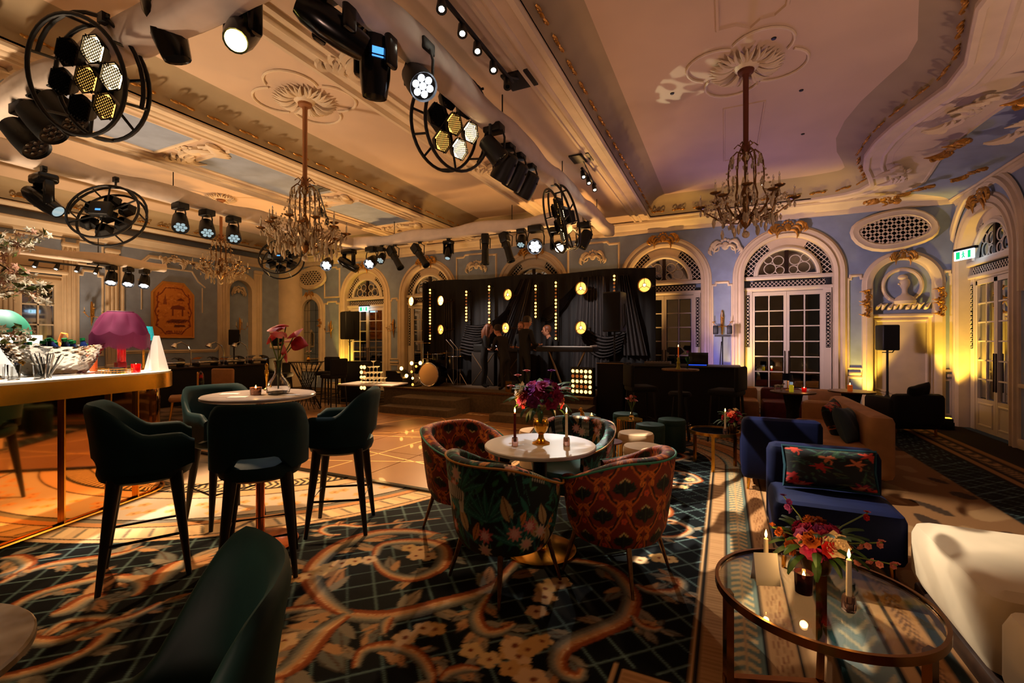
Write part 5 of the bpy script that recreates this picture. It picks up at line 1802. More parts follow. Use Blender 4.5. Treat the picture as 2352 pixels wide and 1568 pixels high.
FL = {k: flower_mesh(k + '_flower', m, n, l, i, c) for i, (k, m, n, l, c) in enumerate((('purple', M_PURPLE, 7, 3, .5), ('magenta', M_MAG, 8, 3, .6), ('red', M_RED, 7, 3, .4), ('rose', M_ROSE, 7, 5, .9), ('pink', M_PINKP, 6, 3, .6), ('rust', M_RUST, 9, 4, 1.2)))}
lb = MB(); lb.surf([[(s_ * .016 * math.sin(PI * u / 6 * .9 + .1), .1 * u / 6, .02 * math.sin(PI * u / 6) - .006 * abs(s_)) for s_ in (-1, 0, 1)] for u in range(7)]); LEAFM = lb.mesh('leaf', M_LEAF)


def bouquet(t_, c, rad, spec, seed, leaves=26, squash=.8, zc=0):
    rnd_ = random.Random(seed)
    c = Vector(c)
    N_ = sum(n for _, n, _ in spec)
    kinds = [(k, sz) for k, n, sz in spec for _ in range(n)]
    rnd_.shuffle(kinds)
    for i, (k, sz) in enumerate(kinds):
        u = 1 - (i + .5) / N_ * 1.25
        an = i * 2.399 + rnd_.uniform(-.2, .2)
        q = math.sqrt(max(0, 1 - u * u))
        d_ = Vector((q * math.cos(an), q * math.sin(an), u))
        p = c + Vector((d_.x * rad, d_.y * rad, d_.z * rad * squash)) * rnd_.uniform(.8, 1.1)
        o_ = obj(k + '_flower', FL[k], t_, p, None, (sz,) * 3)
        o_.rotation_euler = d_.to_track_quat('Z', 'Y').to_euler()
    for i in range(leaves):
        u = rnd_.uniform(-.7, .6); an = rnd_.uniform(0, 6.3); q = math.sqrt(1 - u * u)
        d_ = Vector((q * math.cos(an), q * math.sin(an), u))
        p = c + Vector((d_.x * rad * .7, d_.y * rad * .7, d_.z * rad * squash * .7))
        o_ = obj('leaf', LEAFM, t_, p, None, (rnd_.uniform(.8, 1.5),) * 3)
        o_.rotation_euler = d_.to_track_quat('Y', 'Z').to_euler()


t = thing('flower_arrangement', 'purple, red and ivory bouquet in a gold urn on the round white table', 'flowers', (LT[0] - .0, LT[1] + .02, .76))
t.scale = (1.15, 1.15, 1.12)
b = MB(); b.lathe([(.055, 0), (.055, .008), (.03, .02), (.018, .04), (.016, .06), (.035, .08), (.048, .11), (.05, .14), (.042, .155), (.046, .165), (0, .15)], 28, cap=False); b.build('urn', M_BRASS, t)
bouquet(t, (0, 0, .29), .135, (('purple', 16, 1.1), ('magenta', 14, 1.2), ('red', 8, 1.0), ('rose', 2, 1.7), ('pink', 4, .9)), 3, 44, .85)
for (dx, dy, dz, k) in ((-.17, .02, .43, 'pink'), (-.12, .05, .46, 'pink'), (.07, 0, .47, 'purple'), (-.2, -.02, .36, 'pink'), (.17, .0, .36, 'red')):
    b = MB(); b.tube([(0, 0, .2), (dx * .6, dy * .6, .3), (dx, dy, dz)], .003, 5); s_ = b.build('stem', M_STEM, t)
    obj(k + '_flower', FL[k], s_, (dx, dy, dz), None, (.75,) * 3)

# ---------------------------------------------------------------- glass coffee table, flowers, candles, card
CT = (.36, 2.28, 0)
t = thing('coffee_table', 'round glass coffee table with a brass rim and angled legs at the lower right', 'coffee table', CT)
b = MB(); b.lathe([(0, .435), (.385, .435), (.385, .443), (0, .443)], 64, cap=False); b.build('glass_top', mat('table_glass', (236, 244, 240), .015, trans=1.0, ior=1.3), t)
b = MB(); b.lathe([(.388, .42), (.402, .42), (.402, .452), (.388, .452), (.388, .42)], 72, cap=False); b.build('rim', M_BRONZE if 0 else mat('dark_brass', (150, 106, 54), .2, 1.0), t)
for k in range(3):
    an = R(200) + k * 2 * PI / 3
    b = MB(); b.box((.37, 0, .215), (.03, .045, .43)); b.build('leg', mat('dark_brass', (0, 0, 0)), t, None, (0, 0, an), smooth=0)
    b = MB(); b.box((.2, 0, .06), (.38, .03, .03)); b.build('stretcher', mat('dark_brass', (0, 0, 0)), t, None, (0, 0, an), smooth=0)
ZT = .4435
t = thing('flower_arrangement', 'lush low arrangement with an ivory rose and trailing stems on the glass coffee table', 'flowers', (CT[0] + .02, CT[1] + .21, ZT))
t.scale = (.9, .9, .95)
b = MB(); b.lathe([(.05, 0), (.06, .01), (.068, .05), (.06, .085), (.055, .085), (.05, .02), (0, .012)], 26, cap=False); b.build('bowl', M_BRONZE, t)
bouquet(t, (0, 0, .13), .12, (('magenta', 16, 1.1), ('purple', 8, 1.0), ('red', 6, 1.0), ('rust', 8, 1.1), ('pink', 3, .8)), 8, 50, .75)
o = obj('rose_flower', FL['rose'], t, (.06, -.09, .17), (R(58), R(12), 0), (1.6,) * 3)
for (dx, dy, dz, k, n) in ((.26, -.04, .2, 'pink', 6), (-.14, .05, .33, 'purple', 4), (.24, .12, .28, 'red', 2), (.3, -.1, .13, 'pink', 6), (-.2, -.05, .2, 'rust', 4)):
    b = MB(); b.tube([(0, 0, .1), (dx * .5, dy * .5, .1 + (dz - .1) * .65), (dx, dy, dz)], .0035, 5); s_ = b.build('stem', M_STEM, t)
    for q in range(n):
        u = 1 - .09 * q
        obj(k + '_flower', FL[k], s_, (dx * u + .012 * math.sin(q * 2), dy * u + .012 * math.cos(q * 2), dz * u + .02 * q * .3), (q, q * .7, 0), (.45,) * 3)
taper('burning ivory taper candle at the front of the glass coffee table', (CT[0] + .08, CT[1] - .1, ZT), M_WAX, .17)
taper('burning ivory taper candle half hidden behind the flowers on the glass coffee table', (CT[0] - .19, CT[1] + .11, ZT), M_WAX, .12)
votive('votive_candle', 'dark patterned votive candle burning in the middle of the glass coffee table', (CT[0] - .06, CT[1] - .02, ZT), mat('dark_patterned_glass', (70, 34, 40), .1, trans=.3, var=.7, vscale=25, rgb2=(24, 10, 12)), .036, .085, .7)
t = thing('tent_card', 'blank white folded card standing on the glass coffee table', 'card', (CT[0] - .2, CT[1] - .0, ZT), R(20))
b = MB(); b.add([(-.05, -.03, 0), (.05, -.03, 0), (.05, 0, .13), (-.05, 0, .13), (-.05, .03, 0), (.05, .03, 0), (-.05, -.028, 0), (.05, -.028, 0), (.05, 0, .127), (-.05, 0, .127), (-.05, .028, 0), (.05, .028, 0)], [(0, 1, 2, 3), (3, 2, 5, 4), (6, 9, 8, 7), (9, 10, 11, 8)]); b.build('folded_card', M_PAPER, t, smooth=0)
b = MB(); b.box((0, .0, .002), (.08, .04, .003)); b.build('card_foot', M_PAPER, t, smooth=0)

# ---------------------------------------------------------------- second glass side table by the navy chair
ST = (-.12, 5.98, 0)
t = thing('side_table', 'small round bronze-rimmed table with candle and flowers by the navy chair', 'side table', ST)
b = MB(); b.lathe([(0, .42), (.27, .42), (.27, .43), (0, .43)], 48, cap=False); b.build('table_top', M_DARKGLASS, t)
b = MB(); b.lathe([(.27, .405), (.285, .405), (.285, .44), (.27, .44), (.27, .405)], 48, cap=False); b.build('rim', M_BRASS, t)
for k in range(3):
    b = MB(); b.box((.26, 0, .2), (.025, .035, .41)); b.build('leg', M_BRASS, t, None, (0, 0, k * 2 * PI / 3 + .5), smooth=0)
taper('burning ivory taper candle on the small bronze-rimmed side table', (ST[0] + .12, ST[1] - .14, .431), M_WAX, .22)
t = thing('flower_arrangement', 'dark red and green arrangement on the small bronze-rimmed side table', 'flowers', (ST[0] + .2, ST[1] + .02, .431))
b = MB(); b.lathe([(.04, 0), (.05, .05), (.045, .08), (0, .07)], 20, cap=False); b.build('bowl', M_BRONZE, t)
bouquet(t, (0, 0, .15), .11, (('red', 8, .9), ('magenta', 6, .9), ('pink', 4, .8), ('rose', 1, 1)), 12, 26, .9)

# ---------------------------------------------------------------- small tables among the ottomans
t = thing('wire_table', 'round gold wire-cage table holding a small flower vase among the ottomans', 'side table', (-1.16, 6.2, 0))
b = MB(); b.lathe([(0, .455), (.17, .455), (.17, .465), (0, .465)], 36, cap=False); b.build('table_top', M_BRASS, t)
for k in range(28):
    an = 2 * PI * k / 28
    b = MB(); b.tube([(.165 * math.cos(an), .165 * math.sin(an), .46), (.15 * math.cos(an), .15 * math.sin(an), 0)], .004, 5); b.build('wire', M_BRASS, t)
b = MB(); b.tube([(.15 * math.cos(2 * PI * i / 28), .15 * math.sin(2 * PI * i / 28), .006) for i in range(28)], .006, 6, closed=True); b.build('base_ring', M_BRASS, t)
t = thing('flower_vase', 'little glass vase of red blooms on the gold wire table', 'vase', (-1.14, 6.22, .465))
b = MB(); b.lathe([(.03, 0), (.036, .03), (.015, .07), (.013, .12), (.02, .14), (.017, .14), (.01, .1), (.03, .03), (0, .01)], 20, cap=False); b.build('vase', M_GLASS, t)
for k in range(7):
    an = k * 2.4; dx, dy, dz = .06 * math.cos(an), .06 * math.sin(an), .24 + .03 * (k % 3)
    b = MB(); b.tube([(0, 0, .04), (dx * .3, dy * .3, .15), (dx, dy, dz)], .003, 5); s_ = b.build('stem', M_STEM, t); obj('red_flower', FL['red' if k % 2 else 'pink'], s_, (dx, dy, dz), (an, .4, 0), (.7,) * 3)
t = thing('wire_table', 'low gold wire-cage table with a red top behind the tub chairs', 'side table', (-1.2, 5.06, 0))
b = MB(); b.lathe([(0, .375), (.17, .375), (.17, .39), (0, .39)], 36, cap=False); b.build('table_top', M_BURG, t)
for k in range(20):
    an = 2 * PI * k / 20
    b = MB(); b.tube([(.165 * math.cos(an), .165 * math.sin(an), .38), (.15 * math.cos(an), .15 * math.sin(an), 0)], .004, 5); b.build('wire', M_BRASS, t)
t = thing('round_table', 'little dark round table with a lit candle between green ottomans', 'side table', (-1.68, 6.1, 0))
b = MB(); b.lathe([(0, .44), (.15, .44), (.15, .455), (0, .455)], 30, cap=False); b.build('table_top', M_BRONZE, t)
b = MB(); b.lathe([(.1, 0), (.1, .012), (.014, .02), (.014, .44)], 24); b.build('pole', M_BRONZE, t)
votive('votive_candle', 'small lit votive on the dark table between green ottomans', (-1.66, 6.12, .455), M_GLASS, .03, .05, .5)
t = thing('parrot_figurine', 'gold parrot figurine on a thin stand on the cream ottoman', 'figurine', (-1.57, 5.38, .45))
b = MB(); b.lathe([(.035, 0), (.035, .006), (.004, .012), (.004, .08)], 16); b.build('stand', M_BRASS, t)
b = MB()
b.tube([(.02, 0, .05), (.01, 0, .1), (-.005, 0, .15), (-.008, 0, .19), (-.02, 0, .215)], [.006, .02, .028, .022, .016], 12); b.ball((-.022, 0, .225), .021, 10)
b.tube([(-.036, 0, .23), (-.05, 0, .22), (-.05, 0, .205)], [.009, .006, .002], 8); b.tube([(.02, 0, .08), (.04, 0, .02), (.05, 0, -.04)], [.014, .01, .003], 8); b.build('body', M_BRASS, t)
for s_ in (-1, 1):
    b = MB(); b.tube([(-.002, s_ * .02, .19), (.01, s_ * .03, .13), (.03, s_ * .02, .06)], [.008, .013, .003], 8); b.build('wing', M_BRASS, t)

# ---------------------------------------------------------------- dark pedestal tables on the right, with their small things
for (x, y, l) in ((.95, 8.25, 'dark round pedestal table with a yellow bottle and blue lamp'), (1.8, 8.75, 'dark round pedestal table with an orange candle, below the blue wall panel')):
    t = thing('pedestal_table', l, 'table', (x, y, 0), 0, 'dark pedestal tables')
    b = MB(); b.lathe([(.3, .7), (.31, .71), (.31, .725), (0, .728)], 40); b.build('table_top', M_BRONZE, t)
    b = MB(); b.lathe([(.1, 0), (.085, .2), (.09, .45), (.14, .7)], 28); b.build('pedestal', M_BLACKM, t)
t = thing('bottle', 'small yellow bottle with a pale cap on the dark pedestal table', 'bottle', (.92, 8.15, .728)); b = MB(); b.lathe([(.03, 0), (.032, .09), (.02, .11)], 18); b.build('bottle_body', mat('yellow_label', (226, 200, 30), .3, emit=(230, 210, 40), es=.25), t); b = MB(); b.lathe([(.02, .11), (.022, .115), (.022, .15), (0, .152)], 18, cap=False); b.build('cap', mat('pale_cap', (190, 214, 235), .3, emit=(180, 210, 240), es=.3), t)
t = thing('table_lamp', 'little lamp with a navy shade behind the yellow bottle', 'table lamp', (.9, 8.42, .728)); b = MB(); b.lathe([(.04, 0), (.035, .01), (.008, .015), (.008, .2)], 16); b.build('stem', M_BRASS, t); b = MB(); b.lathe([(.08, .16), (.065, .26)], 30, cap=False); b.build('lamp_shade', M_NAVY, t)
votive('votive_candle', 'lit votive candle right of the yellow bottle on the pedestal table', (1.1, 8.25, .728), M_REDGL, .035, .06, .6)
t = thing('zebra_figurine', 'small pale zebra figurine left of the yellow bottle', 'figurine', (.75, 8.22, .728), R(20))
b = MB(); b.tube([(-.06, 0, .07), (0, 0, .08), (.06, 0, .075)], [.02, .024, .022], 10); b.tube([(.06, 0, .08), (.085, 0, .115), (.11, 0, .105)], [.014, .012, .007], 8)
for sx in (-.05, .05):
    for sy in (-.012, .012):
        b.tube([(sx, sy, .07), (sx, sy, 0)], .006, 6)
b.build('body', mat('zebra_glaze', (214, 200, 176), .4, var=.8, vscale=40, rgb2=(30, 26, 22)), t)
b = MB(); b.tube([(-.065, 0, .08), (-.085, 0, .05)], .003, 5); b.build('tail', M_BLACK, t)
t = thing('pillar_candle', 'orange pillar candle burning on the far pedestal table', 'candle', (1.77, 8.7, .728)); b = MB(); b.cyl((0, 0, 0), .035, .09, 18); b.build('wax', mat('orange_wax', (0, 0, 0)), t); b = MB(); b.lathe([(0, .09), (.007, .1), (.003, .12), (0, .125)], 8, cap=False); b.build('flame', M_FLAME, t)
point('candle_light', (1.77, 8.7, .93), AMBER, .5, .02)
# slim high table in front of the black desk
t = round_table('high_table', 'slim dark high table with a yellow candlestick before the black desk', (-.6, 7.1, 0), .26, 1.1, M_BRONZE, M_BLACK, .18)
t = thing('candlestick', 'yellow-green candlestick with a lit orange taper on the slim high table', 'candlestick', (-.62, 7.05, 1.1)); b = MB(); b.lathe([(.04, 0), (.025, .03), (.018, .06), (.028, .09), (.016, .12), (.022, .15), (.012, .17)], 18); b.build('stick', mat('chartreuse_glaze', (176, 160, 30), .3), t); b = MB(); b.lathe([(.009, .17), (.008, .32), (0, .322)], 10, cap=False); b.build('taper', mat('orange_wax', (0, 0, 0)), t); b = MB(); b.lathe([(0, .322), (.005, .33), (.002, .35), (0, .355)], 8, cap=False); b.build('flame', M_FLAME, t)
t = thing('goblet', 'green glass goblet beside the yellow candlestick', 'goblet', (-.5, 7.1, 1.1)); b = MB(); b.lathe([(.03, 0), (.005, .01), (.005, .1), (.03, .13), (.032, .18), (.026, .18), (0, .12)], 18, cap=False); b.build('cup', mat('green_glass', (40, 120, 60), .06, trans=.7), t)


# ---------------------------------------------------------------- trusses wrapped in white cloth
def truss(label, p, q, w=.24):
    t_ = thing('truss', label, 'truss', (0, 0, 0), 0, 'cloth-wrapped trusses')
    p, q = Vector(p), Vector(q)
    d_ = (q - p).normalized()
    sd = Vector((-d_.y, d_.x, 0))
    L = (q - p).length
    n = max(8, int(L / .12))
    rr_ = random.Random(int(L * 100))
    g = []
    for i in range(n + 1):
        c = p + d_ * (L * i / n)
        row = []
        for j in range(20):
            an = 2 * PI * j / 20
            ca, sa = math.cos(an), math.sin(an)
            k = 1 / max(abs(ca), abs(sa)) ** .75
            sag = (1 + .035 * math.sin(i * .9 + j) + rr_.uniform(-.02, .02))
            off = sd * (ca * k * w / 2 * sag) + Vector((0, 0, sa * k * w / 2 * sag + (.03 * math.sin(i * .45) if sa > .3 else 0)))
            row.append(tuple(c + off))
        g.append(row)
    b_ = MB(); b_.surf(g, True); b_.f += [tuple(range(20)), tuple(range(n * 20 + 19, n * 20 - 1, -1))]; b_.m += [0, 0]
    b_.build('cloth_wrap', M_WHITECLOTH, t_, smooth=50)
    for k in range(max(2, int(L / 2))):
        c = p + d_ * (L * (k + .5) / max(2, int(L / 2)))
        b_ = MB(); b_.tube([(c.x, c.y, c.z + w / 2 - .02), (c.x, c.y, ZS)], .008, 6); b_.build('hanging_chain', M_BLACK, t_)
    return t_


TZ = 3.86
truss('white cloth-wrapped truss running from above the viewer to the stage', (-2.25, -.6, TZ), (-2.25, 9.7, TZ))
truss('white cloth-wrapped truss crossing above the stage front', (-8.35, 8.3, TZ - .02), (-2.4, 8.3, TZ - .02))
truss('white cloth-wrapped truss above the bar on the left', (-8.1, .5, TZ), (-8.1, 8.2, TZ))
truss('white cloth-wrapped truss crossing overhead at the top left', (-9.5, 1.95, TZ - .01), (-2.4, 1.95, TZ - .01))
truss('short low white cloth-wrapped truss along the left wall', (-11.7, 1.2, 3.2), (-11.7, 6.1, 3.2), .2)


# ---------------------------------------------------------------- stage lights
def frame_to(loc, d, roll=0.0):
    """matrix whose -Z looks along d"""
    return Matrix.Translation(loc) @ Vector(d).to_track_quat('-Z', 'Y').to_matrix().to_4x4() @ Matrix.Rotation(roll, 4, 'Z')


def clamp(t_, loc, ztop):
    b_ = MB(); b_.tube([(0, 0, 0), (0, 0, max(.02, ztop - loc[2]))], .014, 6); b_.box((0, 0, max(.02, ztop - loc[2]) - .02), (.07, .05, .07)); b_.box((.04, 0, max(.02, ztop - loc[2]) - .02), (.08, .015, .02))
    return b_.build('clamp', M_BLACK, t_, loc)


HEXP = [(0, 0)] + [(.23 * math.cos(R(30 + 60 * k)), .23 * math.sin(R(30 + 60 * k))) for k in range(6)]
hb = MB(); hb.lathe([(.06, .1), (.1, .04), (.115, 0), (.105, 0), (.095, .03), (.0, .035)], 6, cap=False); HEXB = hb.mesh('hex_housing', M_BLACK, 0)
hb = MB(); hb.lathe([(.0, .012), (.095, .012)], 6, cap=False); HEXF = {k: hb.mesh('hex_lens', m, 0) for k, m in (('hot', em('hex_hot', (255, 214, 150), 22)), ('warm', em('hex_warm', (255, 178, 84), 3.0)), ('off', mat('hex_mesh', (70, 60, 44), .5)))}
gb = MB(); lattice(gb, lambda x, z: abs(z) < .085 and abs(x) < .08, -.08, .08, -.08, .08, .026, .0022, -.004)
GRID = gb.mesh('hex_grille', M_BLACK, 0)


def wheel(label, loc, d, states, roll=0.0, ztop=TZ - .1, R_=.47):
    t_ = thing('wheel_light', label, 'stage light', loc, 0, 'seven-cell wheel lights')
    M = frame_to((0, 0, 0), d, roll)
    for (nm, zz) in (('front_ring', -.1), ('rear_ring', .1)):
        b_ = MB(); b_.tube([(R_ * math.cos(2 * PI * i / 40), R_ * math.sin(2 * PI * i / 40), zz) for i in range(40)], .016, 8, closed=True)
        b_.build(nm, M_BLACK, t_).matrix_local = M
    for k in range(6):
        an = R(60 * k)
        b_ = MB(); b_.tube([(R_ * math.cos(an), R_ * math.sin(an), -.1), (R_ * math.cos(an), R_ * math.sin(an), .1)], .011, 6)
        b_.build('ring_spacer', M_BLACK, t_).matrix_local = M
        b_ = MB(); b_.tube([(.1 * math.cos(R(30 + 60 * k)), .1 * math.sin(R(30 + 60 * k)), .06), (R_ * math.cos(R(30 + 60 * k)), R_ * math.sin(R(30 + 60 * k)), .1)], .012, 6)
        b_.build('spoke', M_BLACK, t_).matrix_local = M
    b_ = MB(); b_.box((0, 0, .14), (.24, .2, .1), bev=.02); rear = b_.build('driver_box', M_BLACK, t_); rear.matrix_local = M
    b_ = MB(); b_.box((0, -.04, .193), (.06, .025, .004)); b_.build('display', M_BLUESCR, rear, smooth=0)
    b_ = MB(); b_.tube([((R_ + .05) * math.cos(R(a)), (R_ + .05) * math.sin(R(a)), 0) for a in range(0, 181, 12)], .016, 6); b_.build('yoke', M_BLACK, t_).matrix_local = M
    for k, (x, y) in enumerate(HEXP):
        h_ = obj('hex_cell', HEXB, t_); h_.matrix_local = M @ Matrix.Translation((x, y, -.03)) @ Matrix.Rotation(R(30), 4, 'Z')
        obj('lens', HEXF[states[k]], h_)
        gg = obj('grille', GRID, h_); gg.matrix_local = Matrix.Rotation(R(-30), 4, 'Z') @ Matrix.Rotation(-PI / 2, 4, 'X')
    if 'hot' in states:
        pos = Vector(loc) + Vector(d).normalized() * .2
        spot('wheel_light_beam', pos, pos + Vector(d), WARM, 40, 110, .8, .15)
    up = M @ Vector((0, R_ + .05, 0))
    clamp(t_, (up.x, up.y, up.z), ztop - loc[2])
    return t_


O_, W_, H_ = 'off', 'warm', 'hot'
wheel('seven-cell wheel light at the top left with two blazing hexagons', (-4.5, 1.82, 3.54), (.28, -.91, -.22), [W_, O_, H_, H_, W_, O_, O_], R(30), R_=.42)
wheel('seven-cell wheel light hanging on the main truss at top centre', (-2.42, 3.8, 3.63), (.93, -.22, -.22), [W_, O_, O_, H_, H_, W_, O_], R(30), R_=.43)
wheel('seven-cell wheel light seen edge-on above the stage front', (-2.2, 6.4, 3.3), (-.8, -.5, -.3), [W_, O_, W_, H_, W_, H_, O_], R(20))
wheel('unlit wheel light seen from behind with a lit display, over the bar', (-7.55, 3.25, 3.2), (-.55, .75, -.35), [O_] * 7, 0, R_=.41)
wheel('unlit wheel light seen from behind, partly hidden by the large chandelier', (-8.3, 6.5, 3.2), (-.5, .75, -.4), [O_] * 7, 0, R_=.41)


def par(label, loc, d, lens, ztop=TZ - .12, s=1.0, cat='stage light', group='small stage lights'):
    t_ = thing('par_light', label, cat, loc, 0, group)
    M = frame_to((0, 0, 0), d) @ Matrix.Scale(s, 4)
    b_ = MB(); b_.lathe([(.06, .16), (.085, .14), (.1, .02), (.105, -.1), (.1, -.12), (.09, -.1), (0, -.095)], 20, cap=False); b_.lathe([(0, .165), (.06, .16)], 20, cap=False)
    h_ = b_.build('housing', M_BLACK, t_); h_.matrix_local = M
    b_ = MB()
    for k in range(7):
        an = k * PI / 3
        r1 = 0 if k == 6 else .055
        b_.lathe([(0, -.104), (.024, -.102), (.026, -.097)], 10, (r1 * math.cos(an), r1 * math.sin(an), 0), cap=False)
    b_.build('lens', lens, h_)
    b_ = MB(); b_.tube([(-.12 * s, 0, 0), (-.125 * s, 0, .12 * s), (-.1 * s, 0, .2 * s), (.1 * s, 0, .2 * s), (.125 * s, 0, .12 * s), (.12 * s, 0, 0)], .012, 6); b_.build('yoke', M_BLACK, t_)
    b_ = MB(); b_.box((0, 0, .23 * s), (.2 * s, .14 * s, .09 * s), bev=.015); b_.build('base_box', M_BLACK, t_)
    clamp(t_, (0, 0, .25 * s), ztop - loc[2])
    return t_


def moving_head(label, loc, d, lens, ztop=TZ - .12, s=1.0, screen=False):
    t_ = thing('moving_head', label, 'stage light', loc, 0, 'moving head stage lights')
    M = frame_to((0, 0, 0), d) @ Matrix.Scale(s, 4)
    b_ = MB(); b_.lathe([(.0, .3), (.08, .29), (.115, .22), (.13, .08), (.125, -.1), (.105, -.24), (.1, -.26), (.085, -.25), (0, -.245)], 14, cap=False); h_ = b_.build('head', M_BLACKG, t_, smooth=30); h_.matrix_local = M
    b_ = MB(); b_.lathe([(0, -.252), (.084, -.252)], 20, cap=False); b_.build('lens', lens, h_)
    for sx in (-1, 1):
        b_ = MB(); b_.box((sx * .165 * s, 0, .12 * s), (.06 * s, .13 * s, .38 * s), bev=.025); b_.build('yoke_arm', M_BLACKG, t_)
    b_ = MB(); b_.box((0, 0, .34 * s), (.38 * s, .24 * s, .14 * s), bev=.03); base = b_.build('base', M_BLACKG, t_)
    if screen:
        b_ = MB(); b_.box((0, -.132, .0), (.09, .006, .05)); b_.box((0, -.132, -.045), (.09, .006, .01)); sc_ = b_.build('display', M_BLUESCR, h_, smooth=0)
        sc_.matrix_local = Matrix.Translation((0, 0, .06))
    clamp(t_, (0, 0, .38 * s), ztop - loc[2])
    return t_


def profile(label, loc, d, lens=M_BLACKG, ztop=TZ - .12, s=1.0):
    t_ = thing('profile_spot', label, 'stage light', loc, 0, 'profile spots')
    M = frame_to((0, 0, 0), d) @ Matrix.Scale(s, 4)
    b_ = MB(); b_.box((0, 0, .2), (.16, .18, .22), bev=.03); b_.box((0, 0, .03), (.13, .13, .14), bev=.02); b_.lathe([(.07, 0), (.075, -.28), (.085, -.29), (.085, -.33), (.075, -.33), (.07, -.3), (0, -.3)], 18, cap=False)
    h_ = b_.build('barrel', M_BLACK, t_); h_.matrix_local = M
    b_ = MB(); b_.lathe([(0, -.305), (.07, -.305)], 18, cap=False); b_.build('lens', lens, h_)
    b_ = MB(); b_.tube([(-.11 * s, 0, 0), (-.12 * s, 0, .2 * s), (0, 0, .27 * s), (.12 * s, 0, .2 * s), (.11 * s, 0, 0)], .01, 6); b_.build('yoke', M_BLACK, t_)
    clamp(t_, (0, 0, .26 * s), ztop - loc[2])
    return t_


# on the main truss
moving_head('big black moving head with a blue display, top centre', (-2.38, 2.66, 3.58), (-.12, .1, -1), M_DARKGLASS, screen=True, s=.9)
moving_head('black moving head cut off by the top edge, left of the blue display one', (-2.42, 2.3, 3.64), (.5, .75, -.35), M_DARKGLASS, s=.85)
par('white-lit LED par beside the moving head with the blue display', (-2.22, 2.98, 3.58), (.55, -.3, -.6), M_GLOWW, s=1.1)
par('black shuttered lamp right of the central wheel light', (-2.2, 4.25, 3.5), (.5, .3, -.7), M_DARKGLASS)
for k, (y, l) in enumerate(((4.7, 'first of three dark pars hanging close together on the main truss'), (5.0, 'middle of three dark pars hanging close together on the main truss'), (5.35, 'last of three dark pars hanging close together on the main truss'))):
    par(l, (-2.3, y, 3.48), (-.5, .1, -.7), M_DARKGLASS, s=1.15)
# top left, on the front cross truss
moving_head('blazing yellow moving head at the top left', (-3.08, 2.1, 3.68), (.4, -.5, -.7), M_HOTY, s=.8)
moving_head('dark green-tinted moving head cut off by the top edge beside the yellow one', (-3.72, 1.95, 3.82), (.1, .3, -1), M_DARKGLASS, s=.9)
for k, (x, z, l) in enumerate(((-5.25, 3.5, 'black par right of the two at the top left edge'), (-5.65, 3.5, 'black par in the middle of the group at the top left edge'), (-6.0, 3.42, 'black par nearest the top left edge'))):
    par(l, (x, 1.95, z), (.5, .3, -.6), M_DARKGLASS, s=1.2)
# over the bar
moving_head('black moving head tilted downwards over the bar at the left', (-7.95, 2.75, 3.3), (.6, .35, -.5), M_PALE, s=.85)
moving_head('white-lit moving head at the left edge over the bar', (-7.95, 2.2, 3.3), (.2, -.2, -.9), M_GLOWW, s=.8)
for k, (y, l) in enumerate(((4.4, 'leftmost of three pale-lensed pars over the bar side'), (4.82, 'middle of three pale-lensed pars over the bar side'), (5.28, 'rightmost of three pale-lensed pars over the bar side'))):
    par(l, (-8.0, y, 3.42), (.6, -.3, -.75), M_PALE, s=1.15)
for k, (y, l) in enumerate(((5.1, 'leftmost of three small pars on the short wall truss'), (5.4, 'middle of three small pars on the short wall truss'), (5.7, 'rightmost of three small pars on the short wall truss'))):
    par(l, (-11.7, y, 2.82), (.4, -.3, -.9), M_GLOWW, ztop=3.12, s=1.0)
# on the stage cross truss, left to right
par('white ring-lit LED wash leftmost on the stage truss, behind the chandelier', (-8.9, 8.25, 3.42), (.4, -.6, -.4), M_GLOWW, s=1.3, ztop=TZ)
moving_head('dark moving head hanging on a bar near the left end of the stage truss', (-8.25, 8.3, 3.36), (.6, .3, -.4), M_DARKGLASS, s=.9)
par('white ring-lit LED wash left of the crossed profile spots', (-7.5, 8.25, 3.36), (.2, -.7, -.45), M_GLOWW, s=1.25)
par('small pale par between the LED wash and the profile spot', (-7.2, 8.25, 3.42), (.2, -.6, -.6), M_PALE, s=.9)
profile('left of two slanted profile spots on the stage truss', (-6.85, 8.3, 3.42), (.5, -.1, -.65))
profile('right of two slanted profile spots on the stage truss', (-6.15, 8.3, 3.42), (.5, -.1, -.6))
moving_head('small moving head with a pale lens alone on the stage truss', (-5.4, 8.3, 3.42), (.1, -.4, -.9), M_PALE, s=.62)
profile('upright profile spot above the stage centre', (-4.5, 8.3, 3.42), (.02, -.05, -1))
profile('slightly tilted profile spot right of the upright one', (-4.0, 8.3, 3.42), (.3, -.05, -.9))
par('small pale par left of the bright LED wash above the stage', (-3.66, 8.25, 3.48), (.1, -.5, -.8), M_PALE, s=.9)
par('bright round LED wash next to the glaring spotlight', (-3.33, 8.2, 3.36), (.2, -.8, -.3), M_GLOWW, s=1.4)
moving_head('glaring white spotlight above the stage backdrop', (-2.85, 8.2, 3.3), (.3, -.85, -.3), M_HOT, s=.9)
par('dark par right of the glaring spotlight at the truss corner', (-2.4, 8.3, 3.4), (-.4, -.2, -.8), M_DARKGLASS, s=1.2)

